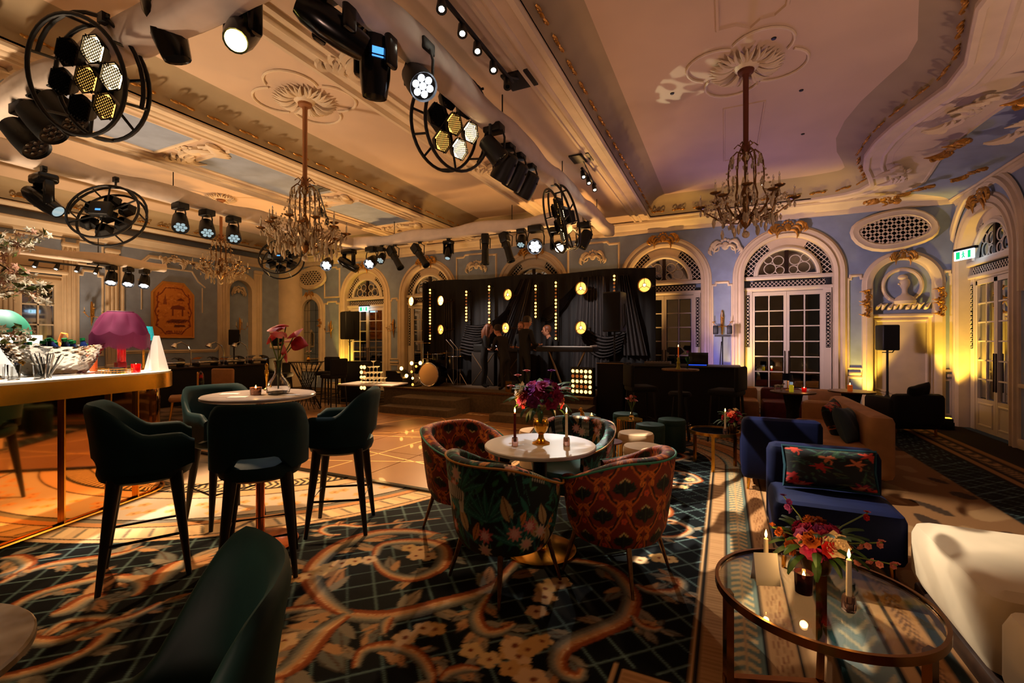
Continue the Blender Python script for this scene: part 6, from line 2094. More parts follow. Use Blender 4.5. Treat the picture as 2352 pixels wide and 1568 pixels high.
# ceiling track lights on black plates
def track(label, plate, heads, lit):
    t_ = thing('track_light', label, 'track light', plate, 0, 'ceiling track lights')
    b_ = MB(); b_.box((0, 0, -.012), (.3, .3, .024)); b_.build('ceiling_plate', M_BLACK, t_, smooth=0)
    h0, h1 = Vector(heads[0]) - Vector(plate), Vector(heads[-1]) - Vector(plate)
    b_ = MB(); b_.tube([h0 - (h1 - h0) * .1, h1 + (h1 - h0) * .1], .022, 6); b_.tube([(0, 0, 0), tuple(h1 * .9)], .012, 6); b_.build('track_bar', M_BLACK, t_)
    for k, p in enumerate(heads):
        q = Vector(p) - Vector(plate)
        M = frame_to(q + Vector((0, 0, -.07)), (.25, -.35, -.8))
        b_ = MB(); b_.lathe([(0, .07), (.03, .065), (.036, 0), (.042, -.06), (.036, -.06), (0, -.05)], 14, cap=False); b_.tube([(0, 0, .02), (0, 0, .07)], .01, 5)
        h_ = b_.build('spot_head', M_BLACK, t_); h_.matrix_local = M
        b_ = MB(); b_.lathe([(0, -.056), (.035, -.056)], 14, cap=False); b_.build('lens', M_HOT if k in lit else M_DARKGLASS, h_)
    return t_


track('ceiling track of lit pin spots at the top centre with a square black plate', (-1.95, 4.35, ZS), [(-1.95, 2.9, 4.12), (-1.95, 3.2, 4.12), (-1.95, 3.45, 4.12), (-1.95, 3.75, 4.12), (-1.95, 4.05, 4.12)], (0, 1, 2, 3))
track('ceiling track of lit pin spots further along above the stage truss', (-1.95, 6.6, ZS), [(-1.95, 6.7, 4.1), (-1.95, 7.0, 4.1), (-1.95, 7.35, 4.1)], (0, 1, 2))
track('low track of lit pin spots below the short wall truss', (-11.7, 4.9, 3.1), [(-11.6, 3.9, 3.0), (-11.6, 4.2, 3.0), (-11.6, 4.5, 3.0), (-11.6, 4.8, 3.0)], (0, 1, 2, 3))
track('square black ceiling plate with a dangling lead behind the large chandelier', (-6.6, 5.9, ZS), [(-6.62, 6.0, 3.9), (-6.7, 6.2, 3.8)], ())


# ---------------------------------------------------------------- chandeliers
cd = MB(); cd.lathe([(0, -.06), (.008, -.052), (.014, -.03), (.008, -.01), (.003, 0)], 8, cap=False); DROP = cd.mesh('crystal_drop', M_CRYSTAL, 0)
cd = MB(); cd.ball((0, 0, 0), .014, 6); BEAD = cd.mesh('crystal_bead', M_CRYSTAL, 0)


def chandelier(label, loc, zb, stem_m, lit=False, s=1.0, n=12):
    """loc: ceiling point, zb: height of the arm ring"""
    t_ = thing('chandelier', label, 'chandelier', loc, 0, 'crystal chandeliers')
    D = loc[2] - zb                       # drop to arm ring
    b_ = MB(); b_.lathe([(.0, 0), (.09, 0), (.08, -.04), (.04, -.06), (.03, -.09), (.028, -(D - .68)), (.04, -(D - .66)), (.05, -(D - .6)), (.03, -(D - .54))], 16, cap=False); b_.build('stem', stem_m, t_)
    # central shaft and crown
    b_ = MB(); b_.lathe([(.03, -(D - .54)), (.05, -(D - .5)), (.02, -(D - .45)), (.018, -(D - .2)), (.05, -(D - .12)), (.06, -(D - .02)), (.03, -D - .04), (.04, -D - .12), (.07, -D - .2), (.04, -D - .26), (.0, -D - .3)], 16, cap=False); b_.build('shaft', M_BRONZE, t_)
    b_ = MB()
    for k in range(6):
        an = 2 * PI * k / 6
        ca, sa = math.cos(an), math.sin(an)
        prof = [(.03, .55), (.09, .58), (.15, .52), (.17, .44), (.18, .28), (.17, .14), (.21, .04), (.2, -.06), (.1, -.16), (.04, -.2)]
        b_.tube([(r_ * ca, r_ * sa, -D + z) for r_, z in prof], .009, 6)
        b_.tube([(.0, 0, -D + .6), (.08 * ca, .08 * sa, -D + .66), (.12 * ca, .12 * sa, -D + .62)], .007, 5)
    b_.build('cage', M_BRONZE, t_)
    for k in range(n):
        an = 2 * PI * k / n
        ca, sa = math.cos(an), math.sin(an)
        r1 = (.5 if k % 2 == 0 else .38) * s
        zc = .02 if k % 2 == 0 else .12
        prof = [(.05, -.12), (.15, -.2), (.28, -.17), (r1 - .04, -.06), (r1, zc - .04)]
        b_ = MB(); b_.tube([(r_ * ca, r_ * sa, -D + z) for r_, z in prof], .009, 6); b_.lathe([(0, 0), (.03, .004), (.055, .018), (.058, .024), (0, .012)], 16, (r1 * ca, r1 * sa, -D + zc - .045), cap=False)
        arm = b_.build('arm', M_BRONZE, t_)
        b_ = MB(); b_.lathe([(.011, 0), (.011, .1), (.004, .105)], 10, (r1 * ca, r1 * sa, -D + zc - .03)); b_.build('candle', M_WAX if 0 else mat('candle_sleeve', (226, 208, 176), .5), arm)
        b_ = MB(); b_.lathe([(0, 0), (.007, .008), (.009, .02), (.003, .045), (0, .055)], 8, (r1 * ca, r1 * sa, -D + zc + .075), cap=False); b_.build('bulb', M_GLASS, arm)
        for q, (rr_, zz) in enumerate(((r1, zc - .06), (r1 - .045, zc - .05), (r1 * .72, -.16), (r1 * .5, -.2))):
            obj('crystal_drop', DROP, arm, (rr_ * ca, rr_ * sa, -D + zz), None, (1, 1, 1.25))
    # bead garlands (past counting)
    b_ = MB()
    for k in range(n):
        a0, a1 = 2 * PI * k / n, 2 * PI * (k + 1) / n
        for (ra, za, rb_, zb_, sag) in ((.44, 0, .44, 0, .09), (.17, .46, .44, .0, .14), (.16, .5, .17, .46, .05), (.2, -.05, .3, -.16, .08)):
            for i in range(9):
                u = i / 8
                an = a0 + (a1 - a0) * u * (1 if ra == rb_ else .2)
                r_ = (ra + (rb_ - ra) * u) * s
                z = za + (zb_ - za) * u - sag * math.sin(PI * u)
                b_.ball((r_ * math.cos(an), r_ * math.sin(an), -D + z), .013, 4)
    gl = b_.build('bead_garland', M_CRYSTAL, t_, smooth=0); gl['kind'] = 'stuff'
    rq = random.Random(n)
    for k in range(90 if n > 12 else 26):
        an = k * 2.399
        r_ = s * rq.uniform(.12, .46)
        obj('crystal_drop', DROP, t_, (r_ * math.cos(an), r_ * math.sin(an), -D - rq.uniform(.02, .3) * (1.15 - r_)), None, (1.5, 1.5, 2.0))
    for k in range(18):
        an = 2 * PI * k / 18
        r_ = .17 if k % 2 else .09
        obj('crystal_drop', DROP, t_, (r_ * math.cos(an), r_ * math.sin(an), -D + (.3 if k % 2 else .1) - .02 * (k % 5)), None, (1.2, 1.2, 1.7))
    b_ = MB(); b_.ball((0, 0, -D - .36), .04, 12); b_.build('finial_ball', M_CRYSTAL, t_)
    return t_


chandelier('crystal chandelier with candle arms on a red-brown stem at upper right', (.21, 5.74, ZC - .05), 3.06, mat('red_brown_sleeve', (96, 44, 24), .6), s=.94)
chandelier('large dense crystal chandelier in front of the middle of the hall', (-4.87, 4.15, ZC - .05), 2.92, mat('tan_sleeve', (150, 96, 54), .6), n=16)
chandelier('crystal chandelier furthest left, in front of the wall painting', (-9.79, 6.19, ZC - .05), 3.12, mat('tan_sleeve', (0, 0, 0)))


# ---------------------------------------------------------------- stage, steps, backdrop
SH = .44
t = thing('stage', 'low brown stage platform in front of the black backdrop', 'stage')
b = MB(); b.box((-4.75, 9.15, SH / 2), (5.0, 1.5, SH)); b.build('platform', M_STAGE, t, smooth=0)
b = MB(); b.box((-4.75, 8.395, SH - .02), (5.02, .02, .04)); b.build('front_edge', M_BRONZE, t, smooth=0)
for (x0, x1, l) in ((-6.55, -4.85, 'wider flight of two brown steps at the left of the stage front'), (-3.95, -2.15, 'flight of two brown steps at the right of the stage front')):
    t = thing('stage_steps', l, 'steps', (0, 0, 0), 0, 'stage steps')
    b = MB(); b.box(((x0 + x1) / 2, 8.07, .155), (x1 - x0 - .1, .6, .31), bev=.008); b.build('upper_step', M_STAGE, t, smooth=0)
    b = MB(); b.box(((x0 + x1) / 2, 7.6, .08), (x1 - x0, .34, .16), bev=.008); b.build('lower_step', M_STAGE, t, smooth=0)

BX0, BX1, BY, BZ = -7.28, -1.35, 10.1, 3.1
M_DRAPE = mat('black_drape', (15, 13, 15), .75, sheen=.25)
M_SATIN = mat('black_satin', (60, 56, 56), .24, sheen=.3)
t = thing('stage_backdrop', 'tall black draped backdrop with swagged satin behind the stage', 'backdrop')
g = []
n = 150
for i in range(9):
    k = i / 8
    row = []
    for j in range(n + 1):
        u = j / n
        x = BX0 + (BX1 - BX0) * u
        row.append((x, BY + .03 * math.sin(u * 190) * (.3 + .7 * k) + .015 * math.sin(u * 61), BZ * (1 - k) + .02 * math.sin(u * 17) * (1 - k) + (.0 if k < 1 else 0)))
    g.append(row)
b = MB(); b.surf(g); b.build('curtain', M_DRAPE, t, smooth=70)
b = MB(); b.box(((BX0 + BX1) / 2, BY + .06, BZ / 2), (BX1 - BX0, .03, BZ - .04)); b.build('backing_frame', M_BLACKM, t, smooth=0)
b = MB(); b.box((BX0 + .02, BY - .08, BZ / 2 - .02), (.05, .16, BZ - .05)); b.build('side_return', M_DRAPE, t, smooth=0)


def swag(p, q, sag, w0, w1, folds=7):
    g_ = []
    for i in range(25):
        u = i / 24
        cx = p[0] + (q[0] - p[0]) * u
        cz = p[1] + (q[1] - p[1]) * u - sag * math.sin(PI * u) ** 1.1
        w_ = w0 + (w1 - w0) * u + .12 * math.sin(PI * u)
        row = []
        for j in range(folds * 4 + 1):
            v = j / (folds * 4)
            row.append((cx + (v - .5) * w_ * .25, BY - .12 - .035 * math.sin(v * folds * 2 * PI) - .03 * math.sin(PI * v), cz + (v - .5) * w_))
        g_.append(row)
    b_ = MB(); b_.surf(g_); return b_.build('satin_swag', M_SATIN, t, smooth=70)


def fall(x0, z0, x1, z1, w0, w1, folds=8):
    g_ = []
    for i in range(17):
        u = i / 16
        cx, cz = x0 + (x1 - x0) * u, z0 + (z1 - z0) * u
        w_ = w0 + (w1 - w0) * u
        g_.append([(cx + (v / 32 - .5) * w_, BY - .1 - .03 * math.sin(v / 32 * folds * 2 * PI), cz) for v in range(33)])
    b_ = MB(); b_.surf(g_); return b_.build('satin_fall', M_SATIN, t, smooth=70)


swag((-6.1, 1.45), (-4.75, 2.2), .35, .5, .3); swag((-6.0, 1.75), (-4.75, 2.25), .25, .35, .25)
swag((-3.1, 1.9), (-2.0, 1.5), .3, .25, .45)
fall(-4.3, 3.0, -5.3, .5, .3, 1.2, 10); fall(-2.7, 2.95, -2.75, .5, .6, .9, 9); fall(-2.0, 2.95, -1.75, 1.2, .2, .5, 5); fall(-6.5, 2.6, -6.5, .5, .25, .35, 4)
swag((-3.9, 2.1), (-3.1, 2.7), .12, .3, .2)

# vertical lamp battens hung on the backdrop
lb_ = MB(); lb_.lathe([(0, .03), (.016, .026), (.024, .008), (.022, 0)], 12, cap=False, M=Matrix.Rotation(PI / 2, 4, 'X'))
LB = {True: lb_.mesh('lamp', em('batten_bulb', (255, 168, 70), 9), 0), False: lb_.mesh('lamp', M_GLOWDIM, 0)}
bat = [(-7.0, 2.85, 17, 'longest vertical batten of glowing lamps, at the left end of the backdrop', 'LLddddLLLLLLddd' 'LL'), (-5.9, 2.75, 10, 'short batten of glowing lamps, second from the left', 'LLdddLLLLL'), (-5.25, 2.85, 14, 'batten of glowing lamps, third from the left beside the satin fall', 'LLdddLLLLdLLLL'), (-4.02, 2.8, 10, 'batten of glowing lamps above the tallest man on stage', 'LLdddLLLLL'), (-3.52, 2.85, 17, 'long batten of glowing lamps right of the stage centre', 'LLdddLLLdLLLLLddLL'), (-2.18, 2.92, 9, 'short batten of glowing lamps above the right loudspeaker', 'LLddddLLL')]
for (x, z, n, l, pat) in bat:
    t2 = thing('lamp_batten', l, 'light batten', (x, BY - .2, z), 0, 'lamp battens')
    b = MB(); b.box((0, .02, -.04 * n + .04), (.05, .03, .08 * n + .06), bev=.006); b.tube([(.05, .03, .1), (.05, .03, -.08 * n)], .012, 6); b.box((.0, .09, .02), (.04, .14, .03)); b.box((0, .09, -.08 * n + .1), (.04, .14, .03)); b.build('housing', M_BLACK, t2)
    for k in range(n):
        obj('lamp', LB[pat[k % len(pat)] == 'L'], t2, (0, -.012, -.08 * k))
# round film-style lamps
for (x, z, r_, hot, l) in ((-7.42, 2.55, .12, 1, 'round lamp glowing at the left edge of the backdrop'), (-6.5, 2.53, .12, 1, 'upper round lamp left of the satin swag'), (-6.5, 1.8, .12, 0, 'lower round lamp left of the satin swag, above the drums'), (-4.62, 2.6, .13, 0, 'upper round lamp above the woman on stage'), (-4.68, 1.82, .12, 0, 'round lamp half hidden behind the heads on stage'), (-2.85, 2.66, .14, 0, 'upper round lamp of the pair over the keyboard'), (-2.85, 1.8, .14, 0, 'lower round lamp of the pair over the keyboard'), (-1.5, 2.66, .145, 0, 'round lamp at the right end of the backdrop')):
    t2 = thing('round_lamp', l, 'stage light', (x, BY - .45, z), R(-18), 'round film lamps')
    MM = Matrix.Rotation(PI / 2, 4, 'X')
    b = MB(); b.lathe([(.0, -.16), (r_ * .5, -.15), (r_ * .9, -.06), (r_, .0), (r_ * 1.05, .02), (r_, .025), (r_ * .93, .0)], 30, cap=False, M=MM); b.tube([(0, .1, 0), (0, .3, .0), (0, .42, .02)], .012, 6); b.build('housing', M_BRONZE, t2)
    b = MB(); b.lathe([(0, .012), (r_ * .6, .01), (r_ * .95, .0)], 30, cap=False, M=MM); b.build('lens', em('film_lamp_hot' if hot else 'film_lamp', (255, 206, 110) if hot else (255, 184, 84), 6 if hot else 2.0), t2)
    b = MB()
    for k in range(3):
        an = PI / 2 + k * 2 * PI / 3
        b.tube([(0, -.026, 0), (r_ * math.cos(an), -.024, r_ * math.sin(an))], .005, 5)
    b.tube([(.3 * r_ * math.cos(2 * PI * i / 14), -.022, .3 * r_ * math.sin(2 * PI * i / 14)) for i in range(14)], .004, 5, closed=True); b.build('guard', M_BLACK, t2)
    b = MB(); b.lathe([(0, .02), (r_ * .2, .015)], 12, cap=False, M=MM); b.build('bulb', em('film_bulb', (255, 236, 180), 14), t2)

# ---------------------------------------------------------------- instruments and sound gear on stage
def P3(x, y):
    return (x, y, SH)


t = thing('drum_kit', 'drum kit with pale bass drum and cymbals at the left of the stage', 'drum kit', P3(-6.35, 9.1))
MY = Matrix.Rotation(PI / 2, 4, 'X')
b = MB(); b.lathe([(.27, 0), (.28, .02), (.28, .38), (.27, .4)], 40, M=Matrix.Translation((0, .2, .28)) @ MY); b.build('bass_drum', M_BLACKG, t)
b = MB(); b.lathe([(.0, .404), (.255, .404), (.262, .4)], 40, cap=False, M=Matrix.Translation((0, .2, .28)) @ MY); b.build('bass_head', mat('drum_skin', (206, 172, 132), .6), t)
b = MB(); b.tube([(.275 * math.cos(2 * PI * i / 40), -.2, .28 + .275 * math.sin(2 * PI * i / 40)) for i in range(40)], .012, 6, closed=True); b.build('hoop', M_STEEL, t)
for (x, y, z, r_, h) in ((.12, .05, .62, .15, .14), (.42, .3, .4, .2, .3), (-.38, .35, .5, .17, .13)):
    b = MB(); b.lathe([(r_, 0), (r_, h), (r_ * .97, h + .005), (0, h + .004)], 30, (x, y, z)); b.build('tom', M_BLACKG, t)
    b = MB(); b.tube([(x + r_ * 1.01 * math.cos(2 * PI * i / 24), y + r_ * 1.01 * math.sin(2 * PI * i / 24), z + h) for i in range(24)], .008, 5, closed=True); b.build('rim', M_STEEL, t)
for (x, y, z, r_) in ((-.3, .0, 1.02, .2), (.15, .35, .78, .24), (.5, .4, .86, .18), (-.45, .4, .74, .17)):
    b = MB(); b.lathe([(0, .02), (.03, .015), (r_, 0), (r_, -.003), (.03, .01), (0, .01)], 30, (x, y, z), cap=False); b.build('cymbal', M_BRASS, t)
    b = MB(); b.tube([(x, y, z + .06), (x, y, .3), (x, y, .0)], .011, 6)
    for k in range(3):
        b.tube([(x, y, .3), (x + .2 * math.cos(k * 2.1), y + .2 * math.sin(k * 2.1), 0)], .009, 5)
    b.build('cymbal_stand', M_STEEL, t)
for (x, y) in ((.5, .1), (.58, .15)):
    b = MB(); b.tube([(x, y, 0), (x, y, .9), (x - .2, y, 1.1)], .009, 6); b.build('mic_stand', M_STEEL, t)
for (x, l) in ((-5.25, 'left dark guitar amplifier with crossed line pattern behind the woman'), (-4.55, 'right dark guitar amplifier with crossed line pattern behind the men')):
    t = thing('amplifier', l, 'amplifier', P3(x, 9.72), 0, 'stage amplifiers')
    b = MB(); b.box((0, 0, .4), (.62, .34, .8), bev=.015); b.build('cabinet', mat('amp_cloth', (34, 25, 18), .8, bump=.3, bscale=200), t)
    b = MB()
    for s in (-1, 1):
        b.tube([(s * .29, -.178, .03), (-s * .29, -.178, .77)], .004, 5); b.tube([(s * .29, -.178, .77), (s * .02, -.178, .4)], .004, 5)
    b.build('piping', mat('amp_piping', (130, 100, 66), .5), t)
    b = MB(); b.box((0, 0, .9), (.56, .26, .19), bev=.012); b.box((0, -.132, .9), (.5, .006, .1)); b.build('amp_head', M_BLACK, t)
t = thing('keyboard', 'stage keyboard on a V-shaped stand at the right of the stage', 'keyboard', P3(-2.95, 8.95), R(-4))
b = MB(); b.box((0, 0, .9), (1.25, .34, .1), bev=.015); b.build('body', M_BLACK, t)
b = MB(); b.box((0, .06, .955), (1.1, .14, .012)); b.build('keys', M_PAPER, t, smooth=0)
for (xa, xb) in ((-.36, -.02), (.42, .04)):
    b = MB(); b.tube([(xa, -.08, .86), (xb, -.08, .02)], .022, 8); b.build('stand_leg', mat('satin_silver', (170, 150, 120), .3, .9), t)
b = MB(); b.box((0, 0, .012), (.5, .4, .024)); b.build('stand_foot', M_BLACK, t, smooth=0)
b = MB(); b.box((.58, -.02, .96), (.05, .3, .04), bev=.01); b.build('end_cheek', M_PAPER, t)

# blinder: five by five glowing lamps
t = thing('blinder_panel', 'upright square panel of five by five glowing lamps at the stage edge', 'light panel', (-2.52, 8.55, SH), R(-14))
b = MB(); b.box((0, .05, .28), (.5, .1, .56), bev=.01); b.build('housing', M_BLACK, t)
lens = MB(); lens.lathe([(0, .022), (.024, .018), (.033, .004), (.034, 0)], 16, cap=False, M=Matrix.Rotation(PI / 2, 4, 'X'))
LM = {True: lens.mesh('lamp', em('blinder_hot', (255, 186, 96), 5), 0), False: lens.mesh('lamp', em('blinder_dim', (230, 120, 50), .5), 0)}
for i in range(5):
    for k in range(5):
        on = not (k in (1, 3) and (i + (k > 2)) % 5 not in (0, 4)) 
        obj('lamp', LM[on], t, (-.19 + .095 * i, -.004, .09 + .098 * k))
# honeycomb lamp cluster at the left of the stage
t = thing('lamp_cluster', 'cluster of glowing round lamps beside the bass drum', 'stage light', P3(-6.72, 8.7))
b = MB()
for (x, z) in ((-.25, .42), (-.1, .25), (.05, .55), (.05, .35), (.08, .2), (.18, .48), (.3, .56), (.08, .05), (.18, .3)):
    b.tube([(x, 0, z), (.05, .04, .3)], .01, 5)
b.tube([(.05, .04, .3), (.05, .04, 0)], .02, 6); b.box((.05, .04, .012), (.3, .25, .024)); b.build('frame', M_BLACK, t)
for k, (x, z) in enumerate(((-.25, .42), (-.1, .25), (.05, .55), (.05, .35), (.08, .2), (.18, .48), (.3, .56), (.08, .05))):
    b = MB(); b.ball((x, -.02, z), .045 if k in (0, 1, 2, 6) else .03, 10, (1, .6, 1)); b.build('lamp', M_GLOW if k in (0, 1, 2, 6, 4) else em('cluster_dim', (255, 150, 60), 4), t)
t = thing('stage_wedge', 'black monitor wedge at the left front corner of the stage', 'loudspeaker', P3(-7.08, 8.75))
b = MB(); b.prism([(-.25, 0), (.25, 0), (.25, .2), (.05, .36), (-.25, .36)], .4, Matrix.Translation((0, -.2, 0))); b.build('cabinet', M_BLACK, t, smooth=0); b = MB(); b.box((.0, -.205, .18), (.4, .008, .28)); b.build('grille', M_BLACKM, t, smooth=0)
t = thing('speaker_box', 'black box with a brass-faced logo plate at the stage front edge', 'box', P3(-4.05, 8.6), R(-25))
b = MB(); b.box((0, 0, .12), (.2, .14, .24), bev=.008); b.build('case', M_BLACK, t)
b = MB(); b.box((0, -.072, .12), (.19, .006, .23)); b.build('face_plate', M_BRASS, t, smooth=0)
b = MB(); b.lathe([(0, -.008), (.05, -.004), (.055, 0)], 16, cap=False, M=Matrix.Translation((0, -.075, .12)) @ Matrix.Rotation(-PI / 2, 4, 'X')); b.build('emblem', M_BLACK, t)
for k, (x, y, c_, l) in enumerate(((-3.35, 9.25, (40, 255, 90), 'floor unit with a green indicator under the keyboard'), (-2.95, 9.3, (255, 30, 20), 'floor unit with a red indicator strip under the keyboard'))):
    t = thing('pedal_unit', l, 'pedal unit', P3(x, y)); b = MB(); b.box((0, 0, .05), (.3, .2, .1), bev=.01); b.build('case', M_BLACK, t); b = MB(); b.box((0, -.102, .06), (.03 if k == 0 else .12, .006, .03 if k == 0 else .01)); b.build('indicator', em('led_%d' % k, c_, 3), t, smooth=0)


def pa_speaker(label, loc, rz, w, h, d, zc, stand=True, tilt=0):
    t_ = thing('loudspeaker', label, 'loudspeaker', loc, rz, 'loudspeakers on stands')
    b_ = MB(); b_.box((0, 0, zc), (w, d, h), bev=.02); cb = b_.build('cabinet', M_BLACK, t_)
    b_ = MB(); b_.box((0, -d / 2 - .004, zc), (w * .9, .008, h * .92)); b_.build('grille', M_BLACKM, cb, smooth=0)
    b_ = MB(); b_.tube([(w * .55, 0, zc + h * .2), (w * .62, 0, zc - h * .3), (w * .3, 0, zc - h * .58), (-w * .3, 0, zc - h * .58)], .01, 6); b_.build('bracket', M_BLACK, t_)
    if stand == 2:
        b_ = MB(); b_.tube([(0, 0, zc - h / 2), (0, 0, .02)], .018, 8); b_.lathe([(.16, 0), (.16, .012), (.03, .02)], 24); b_.build('pole', M_BLACK, t_)
    elif stand:
        b_ = MB(); b_.tube([(0, 0, zc - h / 2), (0, 0, .3)], .02, 8); b_.tube([(0, 0, .6), (0, 0, .02)], .025, 8); b_.build('pole', M_BLACK, t_)
        for k in range(3):
            a_ = k * 2 * PI / 3 + .4
            b_ = MB(); b_.tube([(0, 0, .55), (.38 * math.cos(a_), .38 * math.sin(a_), .01)], .014, 6); b_.build('stand_leg', M_BLACK, t_)
    return t_


pa_speaker('tall black loudspeaker on a stand in front of the lit left door', (-9.6, 9.7, 0), R(-25), .42, .78, .4, 1.95)
pa_speaker('black loudspeaker on a short stand on the black plinth by the backdrop', (-1.98, 9.0, 1.08), R(-8), .36, .78, .36, 1.0, 2)
pa_speaker('black loudspeaker on a stand before the panelled corner door', (2.66, 10.35, 0), R(15), .27, .46, .25, 1.57)
pa_speaker('small black loudspeaker on a stand by the buffet at the left wall', (-12.7, 8.4, 0), R(60), .26, .44, .24, 1.62)
t = thing('lamp_stand', 'pair of small lamps on a tall stand by the blue-lit wall pier', 'lamp stand', (-.05, 10.35, 0))
b = MB(); b.tube([(0, 0, 0), (0, 0, 1.6)], .014, 6); b.tube([(-.1, 0, 0), (-.02, 0, 1.5)], .01, 6); b.build('pole', M_BLACK, t)
b = MB(); b.box((0, 0, 1.62), (.3, .05, .04)); b.build('crossbar', M_BLACK, t, smooth=0)
for s in (-.13, .13):
    b = MB(); b.box((s, 0, 1.74), (.1, .12, .18), bev=.015); b.build('lamp_head', M_BLACK, t)
b = MB(); b.lathe([(.22, 0), (.22, .015), (0, .02)], 20); b.build('base', M_BLACK, t)

# black desk to the right of the stage, with mixer things on top
t = thing('control_desk', 'long black-draped control desk to the right of the stage', 'desk', (0, 0, 0))
b = MB(); b.box((-.72, 9.0, .52), (1.9, .8, 1.04), bev=.02); b.build('body', M_BLACKM, t)
b = MB(); b.box((-.72, 9.0, 1.05), (1.94, .85, .03), bev=.008); b.build('desk_top', M_BLACK, t)
t = thing('black_crate', 'black cloth-covered plinth between the stage steps and the desk', 'plinth', (-1.98, 9.0, 0))
b = MB(); b.box((.0, 0, .54), (.5, .8, 1.08), bev=.02); b.build('body', M_BLACKM, t); b = MB(); b.box((0, -.39, 1.085), (.52, .04, .012)); b.build('edge_strip', mat('satin_silver', (0, 0, 0)), t, smooth=0)
t = thing('mixing_console', 'grey mixing console lying on the black desk', 'console', (-1.15, 8.95, 1.066)); b = MB(); b.box((0, 0, .03), (.45, .34, .06), bev=.01); b.build('case', mat('grey_metal', (110, 104, 96), .5), t); b = MB()
for i in range(8):
    for k in range(4):
        b.box((-.17 + .05 * i, -.1 + .06 * k, .066), (.02, .025, .015))
b.build('knobs', M_BLACK, t, smooth=0)
t = thing('desk_lamp', 'black angular lamp head on a stand in front of the second door', 'lamp', (-.85, 9.1, 1.066)); b = MB(); b.tube([(0, 0, 0), (0, 0, .2)], .015, 6); b.build('pole', M_BLACK, t); b = MB(); b.prism([(-.16, .26), (-.1, .2), (.08, .18), (.16, .24), (.1, .32), (-.12, .33)], .14, Matrix.Translation((0, -.07, 0))); b.build('head', M_BLACK, t, smooth=0)
t = thing('laptop', 'dark laptop with a blue edge light on the black desk', 'laptop', (-.45, 8.95, 1.066)); b = MB(); b.box((0, 0, .01), (.34, .24, .02), bev=.005); b.build('base', M_BLACK, t); b = MB(); b.box((0, .12, .12), (.34, .012, .22)); b.build('screen', M_BLACKG, t, smooth=0); b = MB(); b.box((0, -.122, .012), (.3, .004, .012)); b.build('edge_light', em('blue_edge', (30, 80, 255), 1.5), t, smooth=0)

# black box with lamp column, champagne tower, tables on the left
t = thing('black_box', 'large black box left of the champagne tower', 'box', (-8.3, 8.75, 0)); b = MB(); b.box((0, 0, .5), (.75, .6, 1.0), bev=.015); b.build('case', M_BLACK, t); b = MB(); b.box((0, 0, 1.005), (.77, .62, .015)); b.build('lid', M_BLACKG, t, smooth=0)
t = thing('lamp_column', 'column of glowing lamps beside the champagne glasses', 'light panel', (-7.66, 8.15, 0)); b = MB(); b.box((0, .04, .6), (.2, .08, .8), bev=.01); b.tube([(0, .04, .3), (0, .04, 0)], .02, 6); b.box((0, .04, .012), (.24, .2, .024)); b.build('housing', M_BLACK, t)
for k in range(5):
    obj('lamp', LM[True], t, (-.045, -.004, .42 + .12 * k), None, (1.3, 1, 1.3)); obj('lamp', LM[k % 2 == 0], t, (.045, -.004, .42 + .12 * k), None, (1.3, 1, 1.3))
CP = (-5.75, 6.38, 0)
t = thing('cocktail_table', 'square white cocktail table on a brass pole with the champagne tower', 'table', CP, R(10))
b = MB(); b.box((0, 0, .735), (1.05, .62, .025), bev=.006); b.build('table_top', mat('white_table_top', (0, 0, 0)), t)
b = MB(); b.cyl((0, 0, .02), .022, .71, 16); b.build('pole', M_BRASS, t)
b = MB(); b.lathe([(.22, 0), (.22, .012), (.03, .022)], 32); b.build('base', M_BRASS, t)
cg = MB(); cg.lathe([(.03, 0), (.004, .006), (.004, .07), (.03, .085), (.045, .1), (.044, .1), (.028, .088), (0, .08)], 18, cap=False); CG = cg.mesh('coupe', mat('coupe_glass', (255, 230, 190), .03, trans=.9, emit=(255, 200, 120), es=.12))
M_C = Matrix.Translation(CP)
for tier, nn in enumerate((4, 3, 2, 1)):
    for i in range(nn):
        for k in range(nn):
            if nn > 2 and 0 < i < nn - 1 and 0 < k < nn - 1:
                continue
            o = obj('coupe', CG, None, (CP[0] + (i - (nn - 1) / 2) * .092, CP[1] + (k - (nn - 1) / 2) * .092, .748 + tier * .101)); tag(o, 'champagne coupe in the %s tier of the glass tower, %s row, %s' % (('bottom', 'second', 'third', 'top')[tier], ('front', 'second', 'third', 'rear')[k], ('leftmost', 'second from left', 'third from left', 'fourth from left')[i]), 'glass', 'champagne tower coupes')
point('tower_glow', (CP[0] - .1, CP[1] + .3, 1.2), AMBER, 6, .1)

t = thing('wire_high_table', 'black high table with a twisted wire base near the arched mirror', 'table', (-8.4, 7.2, 0))
b = MB(); b.lathe([(.36, 1.04), (.37, 1.05), (.37, 1.06), (0, 1.062)], 36); b.build('table_top', M_BLACKG, t)
for k in range(16):
    an = 2 * PI * k / 16
    b = MB(); b.tube([(.33 * math.cos(an), .33 * math.sin(an), 1.045), (.09 * math.cos(an + .9), .09 * math.sin(an + .9), .5), (.32 * math.cos(an + 1.8), .32 * math.sin(an + 1.8), 0)], .008, 5); b.build('wire', M_BLACK, t)
t = thing('flower_vase', 'small vase with red flowers on the twisted wire table', 'vase', (-8.4, 7.25, 1.062)); b = MB(); b.lathe([(.03, 0), (.045, .04), (.02, .09), (.025, .11), (0, .1)], 18, cap=False); b.build('vase', M_BRASS, t)
for k in range(4):
    b = MB(); b.tube([(0, 0, .08), (.05 * math.cos(k * 1.6), .05 * math.sin(k * 1.6), .22)], .003, 5); s_ = b.build('stem', M_STEM, t); obj('red_flower', FL['red'], s_, (.05 * math.cos(k * 1.6), .05 * math.sin(k * 1.6), .22), None, (.8,) * 3)

